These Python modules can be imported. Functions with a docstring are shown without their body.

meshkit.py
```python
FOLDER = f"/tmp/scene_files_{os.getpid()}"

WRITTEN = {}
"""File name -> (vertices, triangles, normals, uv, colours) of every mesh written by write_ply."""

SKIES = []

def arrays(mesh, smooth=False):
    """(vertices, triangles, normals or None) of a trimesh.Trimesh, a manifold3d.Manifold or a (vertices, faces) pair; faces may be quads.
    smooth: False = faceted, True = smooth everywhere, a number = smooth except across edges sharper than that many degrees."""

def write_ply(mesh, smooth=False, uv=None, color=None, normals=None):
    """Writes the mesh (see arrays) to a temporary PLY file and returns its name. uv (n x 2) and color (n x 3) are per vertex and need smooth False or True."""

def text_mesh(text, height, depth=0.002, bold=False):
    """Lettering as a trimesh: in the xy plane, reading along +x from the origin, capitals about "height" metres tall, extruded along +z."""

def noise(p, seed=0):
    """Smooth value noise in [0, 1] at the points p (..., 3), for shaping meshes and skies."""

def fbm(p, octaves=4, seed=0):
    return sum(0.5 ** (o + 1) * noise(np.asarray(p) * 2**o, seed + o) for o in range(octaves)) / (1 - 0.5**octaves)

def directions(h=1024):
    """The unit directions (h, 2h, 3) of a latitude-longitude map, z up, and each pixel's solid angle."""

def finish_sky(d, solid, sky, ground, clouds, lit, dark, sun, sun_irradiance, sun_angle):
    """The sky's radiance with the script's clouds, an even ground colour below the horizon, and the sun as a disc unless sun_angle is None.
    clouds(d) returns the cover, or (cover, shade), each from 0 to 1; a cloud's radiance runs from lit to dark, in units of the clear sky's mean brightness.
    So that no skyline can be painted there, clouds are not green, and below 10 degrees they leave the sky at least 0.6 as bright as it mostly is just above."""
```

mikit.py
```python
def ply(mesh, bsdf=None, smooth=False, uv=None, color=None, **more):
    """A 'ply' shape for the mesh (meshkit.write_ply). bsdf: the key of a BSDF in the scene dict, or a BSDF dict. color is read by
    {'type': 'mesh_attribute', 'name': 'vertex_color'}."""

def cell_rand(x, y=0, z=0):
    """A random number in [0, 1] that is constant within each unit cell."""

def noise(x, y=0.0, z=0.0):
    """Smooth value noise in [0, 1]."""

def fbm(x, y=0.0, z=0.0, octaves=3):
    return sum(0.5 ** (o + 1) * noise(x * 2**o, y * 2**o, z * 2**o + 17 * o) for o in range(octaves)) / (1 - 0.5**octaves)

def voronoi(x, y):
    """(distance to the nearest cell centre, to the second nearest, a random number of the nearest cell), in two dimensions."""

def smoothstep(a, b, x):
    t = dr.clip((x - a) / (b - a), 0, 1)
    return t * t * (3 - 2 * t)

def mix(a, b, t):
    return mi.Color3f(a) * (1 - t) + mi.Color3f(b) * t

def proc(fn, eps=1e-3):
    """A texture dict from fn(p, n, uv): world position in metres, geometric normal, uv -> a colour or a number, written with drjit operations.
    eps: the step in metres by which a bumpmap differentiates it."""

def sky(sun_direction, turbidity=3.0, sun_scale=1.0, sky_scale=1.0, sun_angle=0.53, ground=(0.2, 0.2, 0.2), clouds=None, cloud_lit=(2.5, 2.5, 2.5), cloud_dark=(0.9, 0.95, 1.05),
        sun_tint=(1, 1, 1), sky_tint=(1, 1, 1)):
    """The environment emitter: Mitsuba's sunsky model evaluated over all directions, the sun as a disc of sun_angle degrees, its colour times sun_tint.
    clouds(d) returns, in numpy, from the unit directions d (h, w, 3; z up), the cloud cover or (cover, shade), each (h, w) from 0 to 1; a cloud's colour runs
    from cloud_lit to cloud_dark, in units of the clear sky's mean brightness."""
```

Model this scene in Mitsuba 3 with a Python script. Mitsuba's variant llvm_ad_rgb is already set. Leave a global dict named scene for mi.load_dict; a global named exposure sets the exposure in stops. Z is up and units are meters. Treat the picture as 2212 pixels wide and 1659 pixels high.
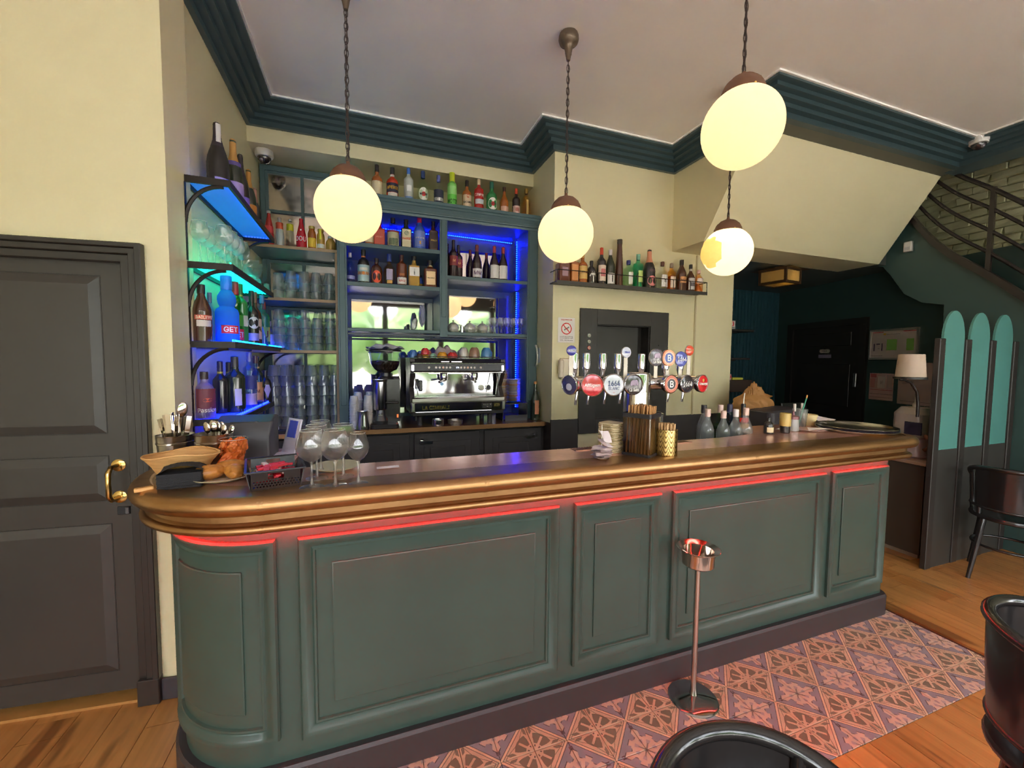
import math, random
import numpy as np, trimesh, mitsuba as mi, mikit, meshkit, drjit as dr, shapely
import manifold3d as m3
from shapely.geometry import Polygon, box as sbox
from mikit import proc, noise, fbm, smoothstep, mix, cell_rand
T = mi.ScalarTransform4f
scene, labels = {}, {}
rng = random.Random(7)
PI = math.pi

# ---------------------------------------------------------------- camera, sky, exposure
exposure = -0.05
EYE = np.array([0.0, 0.0, 1.52])
YAW, PITCH, ROLL = 0.343303, -0.05904, 0.008734
_f = np.array([math.sin(YAW) * math.cos(PITCH), math.cos(YAW) * math.cos(PITCH), math.sin(PITCH)])
_r = np.array([math.cos(YAW), -math.sin(YAW), 0.0])
_u = np.cross(_r, _f)
_u = -math.sin(ROLL) * _r + math.cos(ROLL) * _u
scene['camera'] = {'type': 'perspective', 'fov': 2 * math.degrees(math.atan(1106 / 887.88)), 'fov_axis': 'x', 'near_clip': 0.02, 'far_clip': 200.0,
                   'to_world': T().look_at(origin=EYE.tolist(), target=(EYE + _f).tolist(), up=_u.tolist())}
SKY = 75.0
SUN = 14.0
def _clouds(d):
    n = meshkit.fbm(np.stack([d[..., 0] * 3, d[..., 1] * 3, d[..., 2] * 5], -1), 3, 3)
    return 0.75 + 0.25 * n, 0.5 * n
scene['sky'] = mikit.sky([-0.25, -0.38, 0.95], turbidity=3.5, sun_scale=SUN, sky_scale=SKY, ground=(0.5, 0.48, 0.46), clouds=_clouds, cloud_lit=(1.5, 1.5, 1.5), cloud_dark=(1.0, 1.03, 1.08))
scene['sky']['sampling_weight'] = 8.0
# lamp strengths (radiance)
GLOBE = 1.7
BLUE, CYAN, RED = (8.0, 30.0, 900.0), (2.0, 800.0, 560.0), (260.0, 3.0, 2.6)

# ---------------------------------------------------------------- helpers
def lin(c):
    """an sRGB colour 0-255 as linear"""
    c = np.asarray(c, float) / 255
    return [float(v) for v in np.where(c <= 0.04045, c / 12.92, ((c + 0.055) / 1.055) ** 2.4)]
_mats = {}
def mat(c, rough=0.5, metal=0.0, spec=0.5, coat=0.0, tex=None, bump=None, bscale=0.0):
    """the key of a principled material; equal ones are shared"""
    k = ('p', tuple(c) if c is not None else None, rough, metal, spec, coat, id(tex), id(bump), bscale)
    if k not in _mats:
        b = {'type': 'principled', 'base_color': tex if tex is not None else {'type': 'rgb', 'value': lin(c)}, 'roughness': rough, 'metallic': metal, 'specular': spec}
        if coat: b.update(clearcoat=coat, clearcoat_gloss=0.9)
        if bump is not None: b = {'type': 'bumpmap', 'arbitrary': bump, 'scale': bscale, 'bsdf': b}
        _mats[k] = f'material_{len(_mats)}'
        scene[_mats[k]] = {'type': 'twosided', 'bsdf': b}
    return _mats[k]
def thin(c=(255, 255, 255), ior=1.5):
    k = ('t', tuple(c), ior)
    if k not in _mats:
        _mats[k] = f'material_{len(_mats)}'
        scene[_mats[k]] = {'type': 'thindielectric', 'int_ior': ior, 'specular_transmittance': {'type': 'rgb', 'value': lin(c)}}
    return _mats[k]
def frosted(c, trans=1.2):
    k = ('f', tuple(c), trans)
    if k not in _mats:
        _mats[k] = f'material_{len(_mats)}'
        scene[_mats[k]] = {'type': 'principledthin', 'base_color': {'type': 'rgb', 'value': lin(c)}, 'roughness': 0.4, 'diff_trans': trans, 'eta': 1.3}
    return _mats[k]
def chrome(c=(205, 205, 205), rough=0.12):
    return mat(c, rough, 1.0)

ORD = ('', 'second', 'third', 'fourth', 'fifth', 'sixth', 'seventh', 'eighth', 'ninth', 'tenth')
def nth(i, first='first'):
    """an ordinal from 0"""
    if i == 0: return first
    i += 1
    return ORD[i - 1] if i <= 10 else f"{i}{'st' if i % 10 == 1 and i != 11 else 'nd' if i % 10 == 2 and i != 12 else 'rd' if i % 10 == 3 and i != 13 else 'th'}"
_count = {}
def uniq(name):
    n = _count.get(name, 0); _count[name] = n + 1
    return name if n == 0 else f'{name}_{n:03d}'
def thing(name, label, cat, group=None, kind=None):
    k = uniq(name); labels[k] = {'label': label, 'category': cat}
    if group: labels[k]['group'] = group
    if kind: labels[k]['kind'] = kind
    return k
def put(parent, name, mesh, m, smooth=False, tw=None, label=None, emit=None, kind=None, uv=None, share=1.0):
    """one part (or sub-part) of a thing; mesh may be an already written ply dict"""
    k = uniq(f'{parent}__{name}' if name else parent)
    d = dict(mesh) if isinstance(mesh, dict) else mikit.ply(mesh, m, smooth=smooth, uv=uv)
    if tw is not None: d['to_world'] = tw
    if emit is not None: d['emitter'] = {'type': 'area', 'sampling_weight': share, 'radiance': {'type': 'rgb', 'value': list(emit)}}
    scene[k] = d
    if label: labels[k] = {'label': label}
    if kind: labels.setdefault(k, {})['kind'] = kind
    return k
def solo(name, mesh, m, label, cat, group=None, kind=None, **kw):
    k = thing(name, label, cat, group, kind)
    d = dict(mesh) if isinstance(mesh, dict) else mikit.ply(mesh, m, smooth=kw.pop('smooth', False))
    if kw.get('tw') is not None: d['to_world'] = kw['tw']
    if kw.get('emit') is not None: d['emitter'] = {'type': 'area', 'radiance': {'type': 'rgb', 'value': list(kw['emit'])}}
    scene[k] = d
    return k
def struct(name, mesh, m, label, smooth=False):
    k = uniq(name); scene[k] = mikit.ply(mesh, m, smooth=smooth)
    labels[k] = {'label': label, 'category': name.split('_')[0], 'kind': 'structure'}
    return k

cat_ = trimesh.util.concatenate
def fixed(m):
    """normals outward"""
    if len(m.faces) and np.einsum('ij,ij->', m.triangles[:, 0], np.cross(m.triangles[:, 1], m.triangles[:, 2])) < 0: m.invert()
    return m
def box(x0, x1, y0, y1, z0, z1, b=0.0):
    if x1 < x0: x0, x1 = x1, x0
    if y1 < y0: y0, y1 = y1, y0
    if z1 < z0: z0, z1 = z1, z0
    b = min(b, 0.45 * min(x1 - x0, y1 - y0, z1 - z0))
    if b <= 0:
        m = trimesh.creation.box((x1 - x0, y1 - y0, z1 - z0)); m.apply_translation(((x0 + x1) / 2, (y0 + y1) / 2, (z0 + z1) / 2)); return m
    p = []
    for X, sx in ((x0, 1), (x1, -1)):
        for Y, sy in ((y0, 1), (y1, -1)):
            for Z, sz in ((z0, 1), (z1, -1)):
                p += [(X + sx * b, Y + sy * b, Z), (X + sx * b, Y, Z + sz * b), (X, Y + sy * b, Z + sz * b)]
    return trimesh.convex.convex_hull(np.array(p))
def rbox(w, d, h, r, n=4, z0=0.0):
    """rounded in plan, centred in x and y, with softened top and bottom edges"""
    pg = sbox(-w / 2 + r, -d / 2 + r, w / 2 - r, d / 2 - r)
    e = min(0.25 * r, 0.1 * h)
    A = np.array(pg.buffer(r, quad_segs=n).exterior.coords)[:-1]; B = np.array(pg.buffer(r - e, quad_segs=n).exterior.coords)[:-1]
    pts = [np.c_[B, np.full(len(B), z0)], np.c_[A, np.full(len(A), z0 + e)], np.c_[A, np.full(len(A), z0 + h - e)], np.c_[B, np.full(len(B), z0 + h)]]
    return trimesh.convex.convex_hull(np.vstack(pts))
def lathe(prof, n=20):
    """profile of (r, z), from the bottom up; closed at r = 0 where given"""
    prof = np.asarray(prof, float); a = np.arange(n) * 2 * PI / n
    V, F = [], []; rows = []
    for r, z in prof:
        if r <= 1e-6: rows.append([len(V)]); V.append((0, 0, z))
        else:
            rows.append(list(range(len(V), len(V) + n))); V += [(r * math.cos(t), r * math.sin(t), z) for t in a]
    for p, q in zip(rows, rows[1:]):
        for i in range(n):
            j = (i + 1) % n
            if len(p) == 1 and len(q) == 1: continue
            if len(p) == 1: F.append((p[0], q[j], q[i]))
            elif len(q) == 1: F.append((p[i], p[j], q[0]))
            else: F += [(p[i], p[j], q[j]), (p[i], q[j], q[i])]
    return trimesh.Trimesh(V, F, process=False)
def tube(pts, r, n=8, cap=True):
    v, f = [], []
    p = np.asarray(pts, float); rr = np.broadcast_to(np.asarray(r, float), (len(p),))
    t = np.gradient(p, axis=0); t /= np.linalg.norm(t, axis=1, keepdims=True)
    a = np.cross(t[0], [0, 0, 1.0] if abs(t[0][2]) < 0.9 else [1.0, 0, 0]); a /= np.linalg.norm(a)
    ang = np.arange(n) * 2 * PI / n
    for i in range(len(p)):
        a = a - t[i] * (a @ t[i]); a /= np.linalg.norm(a); b = np.cross(t[i], a)
        v.append(p[i] + rr[i] * (np.cos(ang)[:, None] * a + np.sin(ang)[:, None] * b))
    v = np.vstack(v); k = len(p)
    for i in range(k - 1):
        for j in range(n):
            q = (j + 1) % n
            f += [(i * n + j, i * n + q, (i + 1) * n + q), (i * n + j, (i + 1) * n + q, (i + 1) * n + j)]
    if cap:
        v = np.vstack([v, p[0], p[-1]])
        f += [(k * n, (j + 1) % n, j) for j in range(n)] + [(k * n + 1, (k - 1) * n + j, (k - 1) * n + (j + 1) % n) for j in range(n)]
    return fixed(trimesh.Trimesh(v, f, process=False))
def bar(a, b, w, h=None, up=(0, 0, 1)):
    """a square bar from a to b"""
    a, b = np.asarray(a, float), np.asarray(b, float); h = h or w
    t = b - a; L = np.linalg.norm(t); t /= L
    u = np.asarray(up, float)
    if abs(t @ u) > 0.95: u = np.array([0, 1.0, 0])
    s = np.cross(t, u); s /= np.linalg.norm(s); u = np.cross(s, t)
    m = trimesh.creation.box((L, w, h)); M = np.eye(4); M[:3, 0], M[:3, 1], M[:3, 2], M[:3, 3] = t, s, u, (a + b) / 2
    m.apply_transform(M); return m
def ext(poly, h, z0=0.0):
    if not hasattr(poly, 'exterior'): poly = Polygon(poly)
    m = trimesh.creation.extrude_polygon(poly, h, engine='earcut'); m.apply_translation((0, 0, z0)); return m
def ext_yz(pts, x0, x1):
    m = ext(pts, x1 - x0); v = m.vertices.copy(); m.vertices = np.c_[v[:, 2] + x0, v[:, 0], v[:, 1]]; return m
def ext_xz(poly, y0, y1):
    m = ext(poly, y1 - y0); v = m.vertices.copy(); m.vertices = np.c_[v[:, 0], y1 - v[:, 2], v[:, 1]]; return m
def sweep(path, prof, closed_prof=True, caps=True):
    """profile (off, z) carried along stations (x, y, nx, ny): point = (x + nx*off, y + ny*off, z)"""
    S = np.asarray(path, float); P = np.asarray(prof, float); k, n = len(S), len(P)
    v = np.array([[s[0] + s[2] * p[0], s[1] + s[3] * p[0], p[1]] for s in S for p in P])
    f = []
    for i in range(k - 1):
        for j in range(n if closed_prof else n - 1):
            q = (j + 1) % n
            f += [(i * n + j, i * n + q, (i + 1) * n + q), (i * n + j, (i + 1) * n + q, (i + 1) * n + j)]
    m = trimesh.Trimesh(v, f, process=False)
    if caps and closed_prof:
        e = trimesh.creation.triangulate_polygon(Polygon(P), engine='earcut')
        if len(e[0]) == n:
            f2 = np.vstack([e[1][:, ::-1], e[1] + (k - 1) * n]); m = trimesh.Trimesh(v, np.vstack([f, f2]), process=False)
    return fixed(m)
def miter(pts):
    """stations of a polyline whose normals point to the right of travel, mitred at the corners"""
    p = np.asarray(pts, float); out = []
    d = np.diff(p, axis=0); d /= np.linalg.norm(d, axis=1, keepdims=True); nn = np.c_[d[:, 1], -d[:, 0]]
    for i in range(len(p)):
        if i == 0: n = nn[0]
        elif i == len(p) - 1: n = nn[-1]
        else: n = (nn[i - 1] + nn[i]) / (1 + nn[i - 1] @ nn[i])
        out.append((*p[i], *n))
    return out
def move(m, x=0, y=0, z=0, rz=0.0, ry=0.0, rx=0.0, s=1.0):
    m = m.copy()
    if s != 1.0: m.apply_scale(s)
    for ang, ax in ((rx, [1, 0, 0]), (ry, [0, 1, 0]), (rz, [0, 0, 1])):
        if ang: m.apply_transform(trimesh.transformations.rotation_matrix(ang, ax))
    m.apply_translation((x, y, z)); return m
def at(x, y, z, rz=0.0, s=1.0):
    return T().translate([x, y, z]).rotate([0, 0, 1], math.degrees(rz)).scale(s)
_texts = {}
def text(s, h, depth=0.0008, bold=True):
    """lettering in the xz plane facing -y, centred"""
    k = (s, bold)
    if k not in _texts: _texts[k] = meshkit.text_mesh(s, 1.0, 0.02, bold)
    m = _texts[k].copy(); b = m.bounds
    m.apply_translation((-(b[0][0] + b[1][0]) / 2, -0.5, 0)); v = m.vertices
    m.vertices = np.c_[v[:, 0] * h, -v[:, 2] / 0.02 * depth, v[:, 1] * h]; return m
def fit_text(s, h, w, **k):
    m = text(s, h, **k); L = m.bounds[1][0] - m.bounds[0][0]
    if L > w: m.vertices[:, 0] *= w / L
    return m
def wrap(m, r):
    """bends a flat label mesh (facing -y) around a cylinder of radius r about z"""
    m = m.copy(); v = m.vertices; a = v[:, 0] / r; R = r - v[:, 1]
    m.vertices = np.c_[R * np.sin(a), -R * np.cos(a), v[:, 2]]; return m
def band(r, half, z0, z1, n=10, shape=None):
    """a strip of label on a cylinder, facing -y; half: half its angle"""
    if shape == 'oval':
        t = np.linspace(0, 2 * PI, 25)[:-1]; V = [(0, (z0 + z1) / 2)] + [(half * math.cos(a), (z0 + z1) / 2 + (z1 - z0) / 2 * math.sin(a)) for a in t]
        F = [(0, i + 1, (i + 1) % 24 + 1) for i in range(24)]
        return trimesh.Trimesh([(r * math.sin(a), -r * math.cos(a), z) for a, z in V], F, process=False)
    if shape == 'diamond':
        V = [(0, z0), (half, z0 + .62 * (z1 - z0)), (half * .45, z1), (-half * .45, z1), (-half, z0 + .62 * (z1 - z0)), (0, (z0 + z1) / 2)]
        return trimesh.Trimesh([(r * 1.03 * math.sin(a), -r * 1.03 * math.cos(a), z) for a, z in V], [(5, i, (i + 1) % 5) for i in range(5)], process=False)
    a = np.linspace(-half, half, n + 1); V = [(r * math.sin(t), -r * math.cos(t), z) for z in (z0, z1) for t in a]
    F = []
    for i in range(n): F += [(i, i + 1, n + 2 + i), (i, n + 2 + i, n + 1 + i)]
    return trimesh.Trimesh(V, F, process=False)
# ---------------------------------------------------------------- materials of the setting
def _plaster(p, n, uv):
    return mix(lin((217, 207, 168)), lin((226, 217, 181)), fbm(p.x * 1.7, p.y * 1.7, p.z * 1.7))
CREAM = mat((220, 210, 172), 0.6, tex=proc(_plaster))
CEIL = mat((232, 226, 222), 0.7)
TEAL = mat((42, 60, 64), 0.45)
WHITE = mat((240, 238, 232), 0.5)
DARKTEAL = mat((27, 48, 46), 0.55)
BLACK = mat((26, 24, 23), 0.5)
SOFTBLACK = mat((36, 33, 31), 0.55)
DADO = mat((34, 30, 28), 0.5)
DOORP = mat((46, 43, 40), 0.42)
DOORF = mat((34, 31, 29), 0.38)
IRON = mat((38, 34, 33), 0.45, 0.6)
def _oak(p, n, uv):
    b = cell_rand(dr.floor(p.x / 0.145), dr.floor(p.y / 1.1 + cell_rand(dr.floor(p.x / 0.145), 3)), 1)
    g = fbm(p.x * 60 + 7 * b, p.y * 2.5 + 9 * b, 3 * b)
    k = fbm(p.x * 9 + 5 * b, p.y * 1.1, b * 9)
    c = mix(lin((134, 82, 38)), lin((196, 138, 78)), dr.clip(0.55 * k + 0.45 * g + 0.5 * (b - 0.5), 0, 1))
    return mix(c, lin((74, 42, 20)), smoothstep(0.66, 0.8, fbm(p.x * 14, p.y * 2.2 + 31 * b, 4.0)) * 0.7)
OAK = mat((180, 120, 65), 0.32, tex=proc(_oak))
OAKGAP = mat((58, 34, 18), 0.7)

# floor: dark sub-floor, oak planks, patterned tiles along the bar
struct('floor', box(-3.7, 6.0, -2.6, 4.5, -0.12, -0.012), OAKGAP, 'oak plank floor with a patterned tile strip along the bar')
TX0, TX1, TY0, TY1 = -0.36, 3.006, 0.985, 1.56
W_ = 0.145
for i in range(-13, 41):
    x0, x1 = i * W_, (i + 1) * W_
    cuts = [0.15]; y = 0.15 + 1.1 * rng.random()
    while y < 4.2: cuts.append(y); y += 0.8 + 0.7 * rng.random()
    cuts.append(4.28)
    for a, b in zip(cuts, cuts[1:]):
        for lo, hi in ((a, min(b, TY0)), (max(a, TY1), b)) if (x0 < TX1 and x1 > TX0) else ((a, b),):
            if hi - lo < 0.02: continue
            if lo > 1.6 and (-0.3 < x0 < 3.0 or x1 < -0.8 and lo > 2.35): continue
            xx0, xx1 = x0, x1
            if x0 < TX0 < x1 and hi > TY0 and lo < TY1: xx1 = TX0
            put('floor', 'plank', box(xx0 + 0.0012, xx1 - 0.0012, lo + 0.0012, hi - 0.0012, -0.014, 0.0), OAK)

def _tiles(p, n, uv):
    a = 0.1385                                   # one tile; flowers and blue pinwheels alternate on the crossings
    X = (p.x - 0.605) / a; Y = (p.y - 1.39) / a
    # flower centre at even-even crossings, pinwheel centre at odd-odd ones
    fx = X - 2 * dr.round(X / 2); fy = Y - 2 * dr.round(Y / 2)
    in_f = dr.abs(fx) + dr.abs(fy) < 1.0
    gx = dr.select(in_f, fx, dr.select(fx > 0, fx - 1, fx + 1)); gy = dr.select(in_f, fy, dr.select(fy > 0, fy - 1, fy + 1))
    r = dr.sqrt(gx * gx + gy * gy); t = dr.atan2(gy, gx); d = dr.abs(gx) + dr.abs(gy)
    cream, green, blue, dark = lin((196, 174, 146)), lin((96, 88, 70)), lin((134, 128, 132)), lin((60, 50, 50))
    # the flower: four pairs of lobes, dots, leaf tips along the edge
    c4 = dr.cos(4 * t); c8 = dr.cos(8 * t)
    lobe = smoothstep(0.07, 0.0, dr.abs(r - 0.40) - 0.15 * dr.clip(0.35 - c4, 0, 1)) * smoothstep(0.12, 0.22, dr.abs(dr.sin(2 * t) - 0.0)) * smoothstep(0.5, 0.35, dr.abs(dr.abs(dr.sin(2 * t)) - 0.75))
    ang2 = dr.abs(dr.sin(2 * t))
    petal = (r > 0.24) & (r < 0.56) & (ang2 > 0.42 + 0.5 * dr.abs(r - 0.42)) & ~((dr.abs(dr.abs(gx) - dr.abs(gy)) < 0.05) & (r < 0.5))
    f = mix(cream, green, dr.select(petal, 0.92, 0.0))
    dots = dr.abs(r - 0.17) < 0.03
    f = mix(f, dark, dr.select(dots & (dr.abs(dr.cos(4 * t)) < 0.45), 0.85, 0.0))
    tip = (dr.abs(dr.abs(gx) - dr.abs(gy)) > 0.48) & (dr.abs(dr.abs(gx) - dr.abs(gy)) < 0.68) & (dr.minimum(dr.abs(gx), dr.abs(gy)) > 0.045) & (dr.minimum(dr.abs(gx), dr.abs(gy)) < 0.13)
    f = mix(f, green, dr.select(tip, 0.85, 0.0))
    curl = (dr.abs(d - 0.80 - 0.06 * c4) < 0.018)
    f = mix(f, green, dr.select(curl, 0.7, 0.0))
    # the pinwheel: blue-grey corners with zigzag outlines, cream rosette in the middle
    zig = d - 0.62 - 0.10 * dr.select(c8 > 0, 1.0, -1.0)
    g = dr.select((zig > 0) & (r > 0.42), 1.0, 0.0)
    q = mix(lin((194, 176, 156)), blue, g)
    q = mix(q, dark, dr.select((dr.abs(zig) < 0.022) & (r > 0.40), 0.8, 0.0))
    q = mix(q, dark, dr.select((g > 0.5) & (dr.abs(dr.sin(2 * t)) < 0.34) & (dr.minimum(dr.abs(gx), dr.abs(gy)) > 0.02) & (dr.minimum(dr.abs(gx), dr.abs(gy)) < 0.055) & (r > 0.62) & (r < 0.8), 0.9, 0.0))
    q = mix(q, lin((150, 136, 140)), dr.select((dr.abs(r - 0.27) < 0.06) & (c8 > 0.1), 0.75, 0.0))
    q = mix(q, dark, dr.select(((dr.abs(dr.abs(gx) - dr.abs(gy)) < 0.03) & (r < 0.22)) | (r < 0.06), 0.7, 0.0))
    c = dr.select(in_f, f, q)
    edge = dr.abs(dr.abs(fx) + dr.abs(fy) - 1.0)
    c = mix(c, lin((214, 190, 158)), smoothstep(0.055, 0.04, edge))
    c = mix(c, dark, smoothstep(0.022, 0.012, dr.abs(edge - 0.058)) * 0.7)
    return c * (0.9 + 0.16 * noise(p.x * 30, p.y * 30))
TILE = mat((190, 170, 145), 0.42, tex=proc(_tiles))
GROUT = mat((70, 55, 48), 0.8)
put('floor', 'tile_bed', box(TX0, TX1 + 0.004, TY0 - 0.004, TY1, -0.013, -0.0035), GROUT)
a_ = 0.1385
for i in range(-7, 18):
    for j in range(-3, 2):
        x0, x1 = max(0.605 + i * a_, TX0), min(0.605 + (i + 1) * a_, TX1); y0, y1 = max(1.39 + j * a_, TY0), min(1.39 + (j + 1) * a_, TY1)
        if x1 - x0 > 0.01 and y1 - y0 > 0.01:
            put('floor', 'tile', box(x0 + 0.0012, x1 - 0.0012, y0 + 0.0012, y1 - 0.0012, -0.006, 0.001, 0.001), TILE)

# ceiling, walls
CZ = 3.31
struct('ceiling', cat_([box(-3.7, 4.76, -2.6, 4.5, CZ, CZ + 0.1), box(4.7, 6.0, -2.6, 4.5, CZ + 1.0, CZ + 1.1)]), CEIL, 'pale ceiling above the bar')
def doorwall(s, y, z):      # s: distance to the left of the wall's end; y: out of the wall (towards the room)
    c = 1 / math.hypot(1, .1)
    return (-0.776 - s * c - y * .1 * c, 2.155 + s * .1 * c - y * c, z)
def on_doorwall(m):
    v = m.vertices.copy(); m = m.copy(); m.vertices = np.array([doorwall(*p) for p in v]); m.faces = m.faces[:, ::-1]; return m
DW = 0.165                   # the door leaf's right edge
struct('wall_left', cat_([on_doorwall(box(0, 0.09, -0.2, 0, 0, CZ)), on_doorwall(box(0.09, 1.2, -0.2, 0, 1.985, CZ)), on_doorwall(box(1.2, 2.95, -0.2, 0, 0, CZ)), box(-0.89, -0.776, 2.18, 3.92, 0, CZ)]), CREAM, 'cream wall on the left with the dark door and the recess behind the bar')
struct('wall_side', box(-3.8, -3.6, -2.6, 2.6, 0, CZ), CREAM, 'cream side wall of the room')
struct('baseboard_left', cat_([on_doorwall(box(0, 0.088, 0, 0.016, 0, 0.098, 0.004))]), mat((44, 42, 48), 0.5), 'dark baseboard between the door frame and the bar')
struct('wall_back', cat_([box(-0.96, 1.6, 3.88, 4.05, 0, CZ), box(-0.776, 1.44, 3.49, 3.9, 3.06, CZ)]), CREAM, 'cream back wall with a lowered soffit over the shelving')
hole = box(1.841, 2.387, 2.9, 3.19, 1.0, 1.826)
pil = trimesh.boolean.difference([box(1.435, 3.342, 3.051, 4.4, 0, CZ), hole], engine='manifold')
struct('wall_pillar', pil, CREAM, 'cream wall projection with the black dumbwaiter in it')
struct('trim_dado', cat_([box(1.429, 1.682, 3.045, 3.06, 0, 1.028), box(2.578, 3.347, 3.045, 3.06, 0, 1.022), box(3.335, 3.347, 3.05, 4.3, 0, 1.02), box(1.429, 1.44, 3.04, 3.20, 0, 1.0)]), DADO, 'black painted dado on the lower part of the wall projection')
prof = [(3.06, 2.498), (2.684, 2.498), (2.245, 3.18), (2.12, 3.18), (2.12, CZ), (3.06, CZ)]
struct('wall_bulkhead', cat_([ext_yz(prof, 2.603, 4.82), box(4.70, 4.8, 2.12, 3.2, CZ - .05, CZ + 1.0)]), CREAM, 'cream sloping underside of the upper floor over the passage')
struct('ceiling_passage', cat_([box(2.604, 6.0, 2.686, 4.45, 2.499, 2.6), box(3.0, 6.0, 3.16, 4.45, 2.6, CZ + 1.0)]), mat((58, 62, 58), 0.35), 'dark low ceiling of the passage beside the bar')
# fluted wall at the end of the passage
x = np.arange(3.3, 5.72, 0.031); fl = []
pts = [(3.3, 4.45)]
xx = 3.3
while xx < 5.7:
    pts += [(xx, 4.318), (xx + 0.012, 4.318), (xx + 0.018, 4.298), (xx + 0.054, 4.298), (xx + 0.060, 4.318)]; xx += 0.060
pts += [(5.72, 4.318), (5.72, 4.45)]
struct('wall_fluted', ext(pts, 2.5), mat((38, 66, 74), 0.4), 'dark teal wall of narrow vertical flutes at the end of the passage')
A_, B_ = np.array([5.586, 4.33]), np.array([5.030, 1.80])
_d = (B_ - A_) / np.linalg.norm(B_ - A_); _n = np.array([_d[1], -_d[0]])
if _n[0] > 0: _n = -_n
def onside(s, o, z):         # s: along the dark wall from its far end, o: out of it
    p = A_ + _d * s + _n * o; return (p[0], p[1], z)
def on_side(m):
    m = m.copy(); m.vertices = np.array([onside(*p) for p in m.vertices])
    return m
def sideS(y): return (A_[1] - y) / -_d[1]
struct('wall_passage', on_side(box(0, 2.62, -0.25, 0, 0, 2.5)), DARKTEAL, 'very dark green wall of the passage with door and notices')
# wall under the curved stair
ST = [(2.78, 3.30), (2.62, 3.10), (2.5, 2.92), (2.36, 2.70), (2.16, 2.46), (1.94, 2.26), (1.73, 2.05), (1.4, 1.73), (1.0, 1.34), (0.4, 0.75)]
lowcut = [(2.75, 2.498), (2.71, 2.49), (2.64, 2.39), (2.52, 2.19), (2.38, 2.09), (2.22, 2.05), (2.18, 0.0)]
struct('wall_stair', ext_yz([(p[0], p[1] - 0.02) for p in ST] + [(-0.35, 0.0)] + lowcut[::-1] + [(2.78, 2.5)], 4.93, 5.0), mat((44, 66, 62), 0.45), 'dark teal wall below the curved stair')
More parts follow.
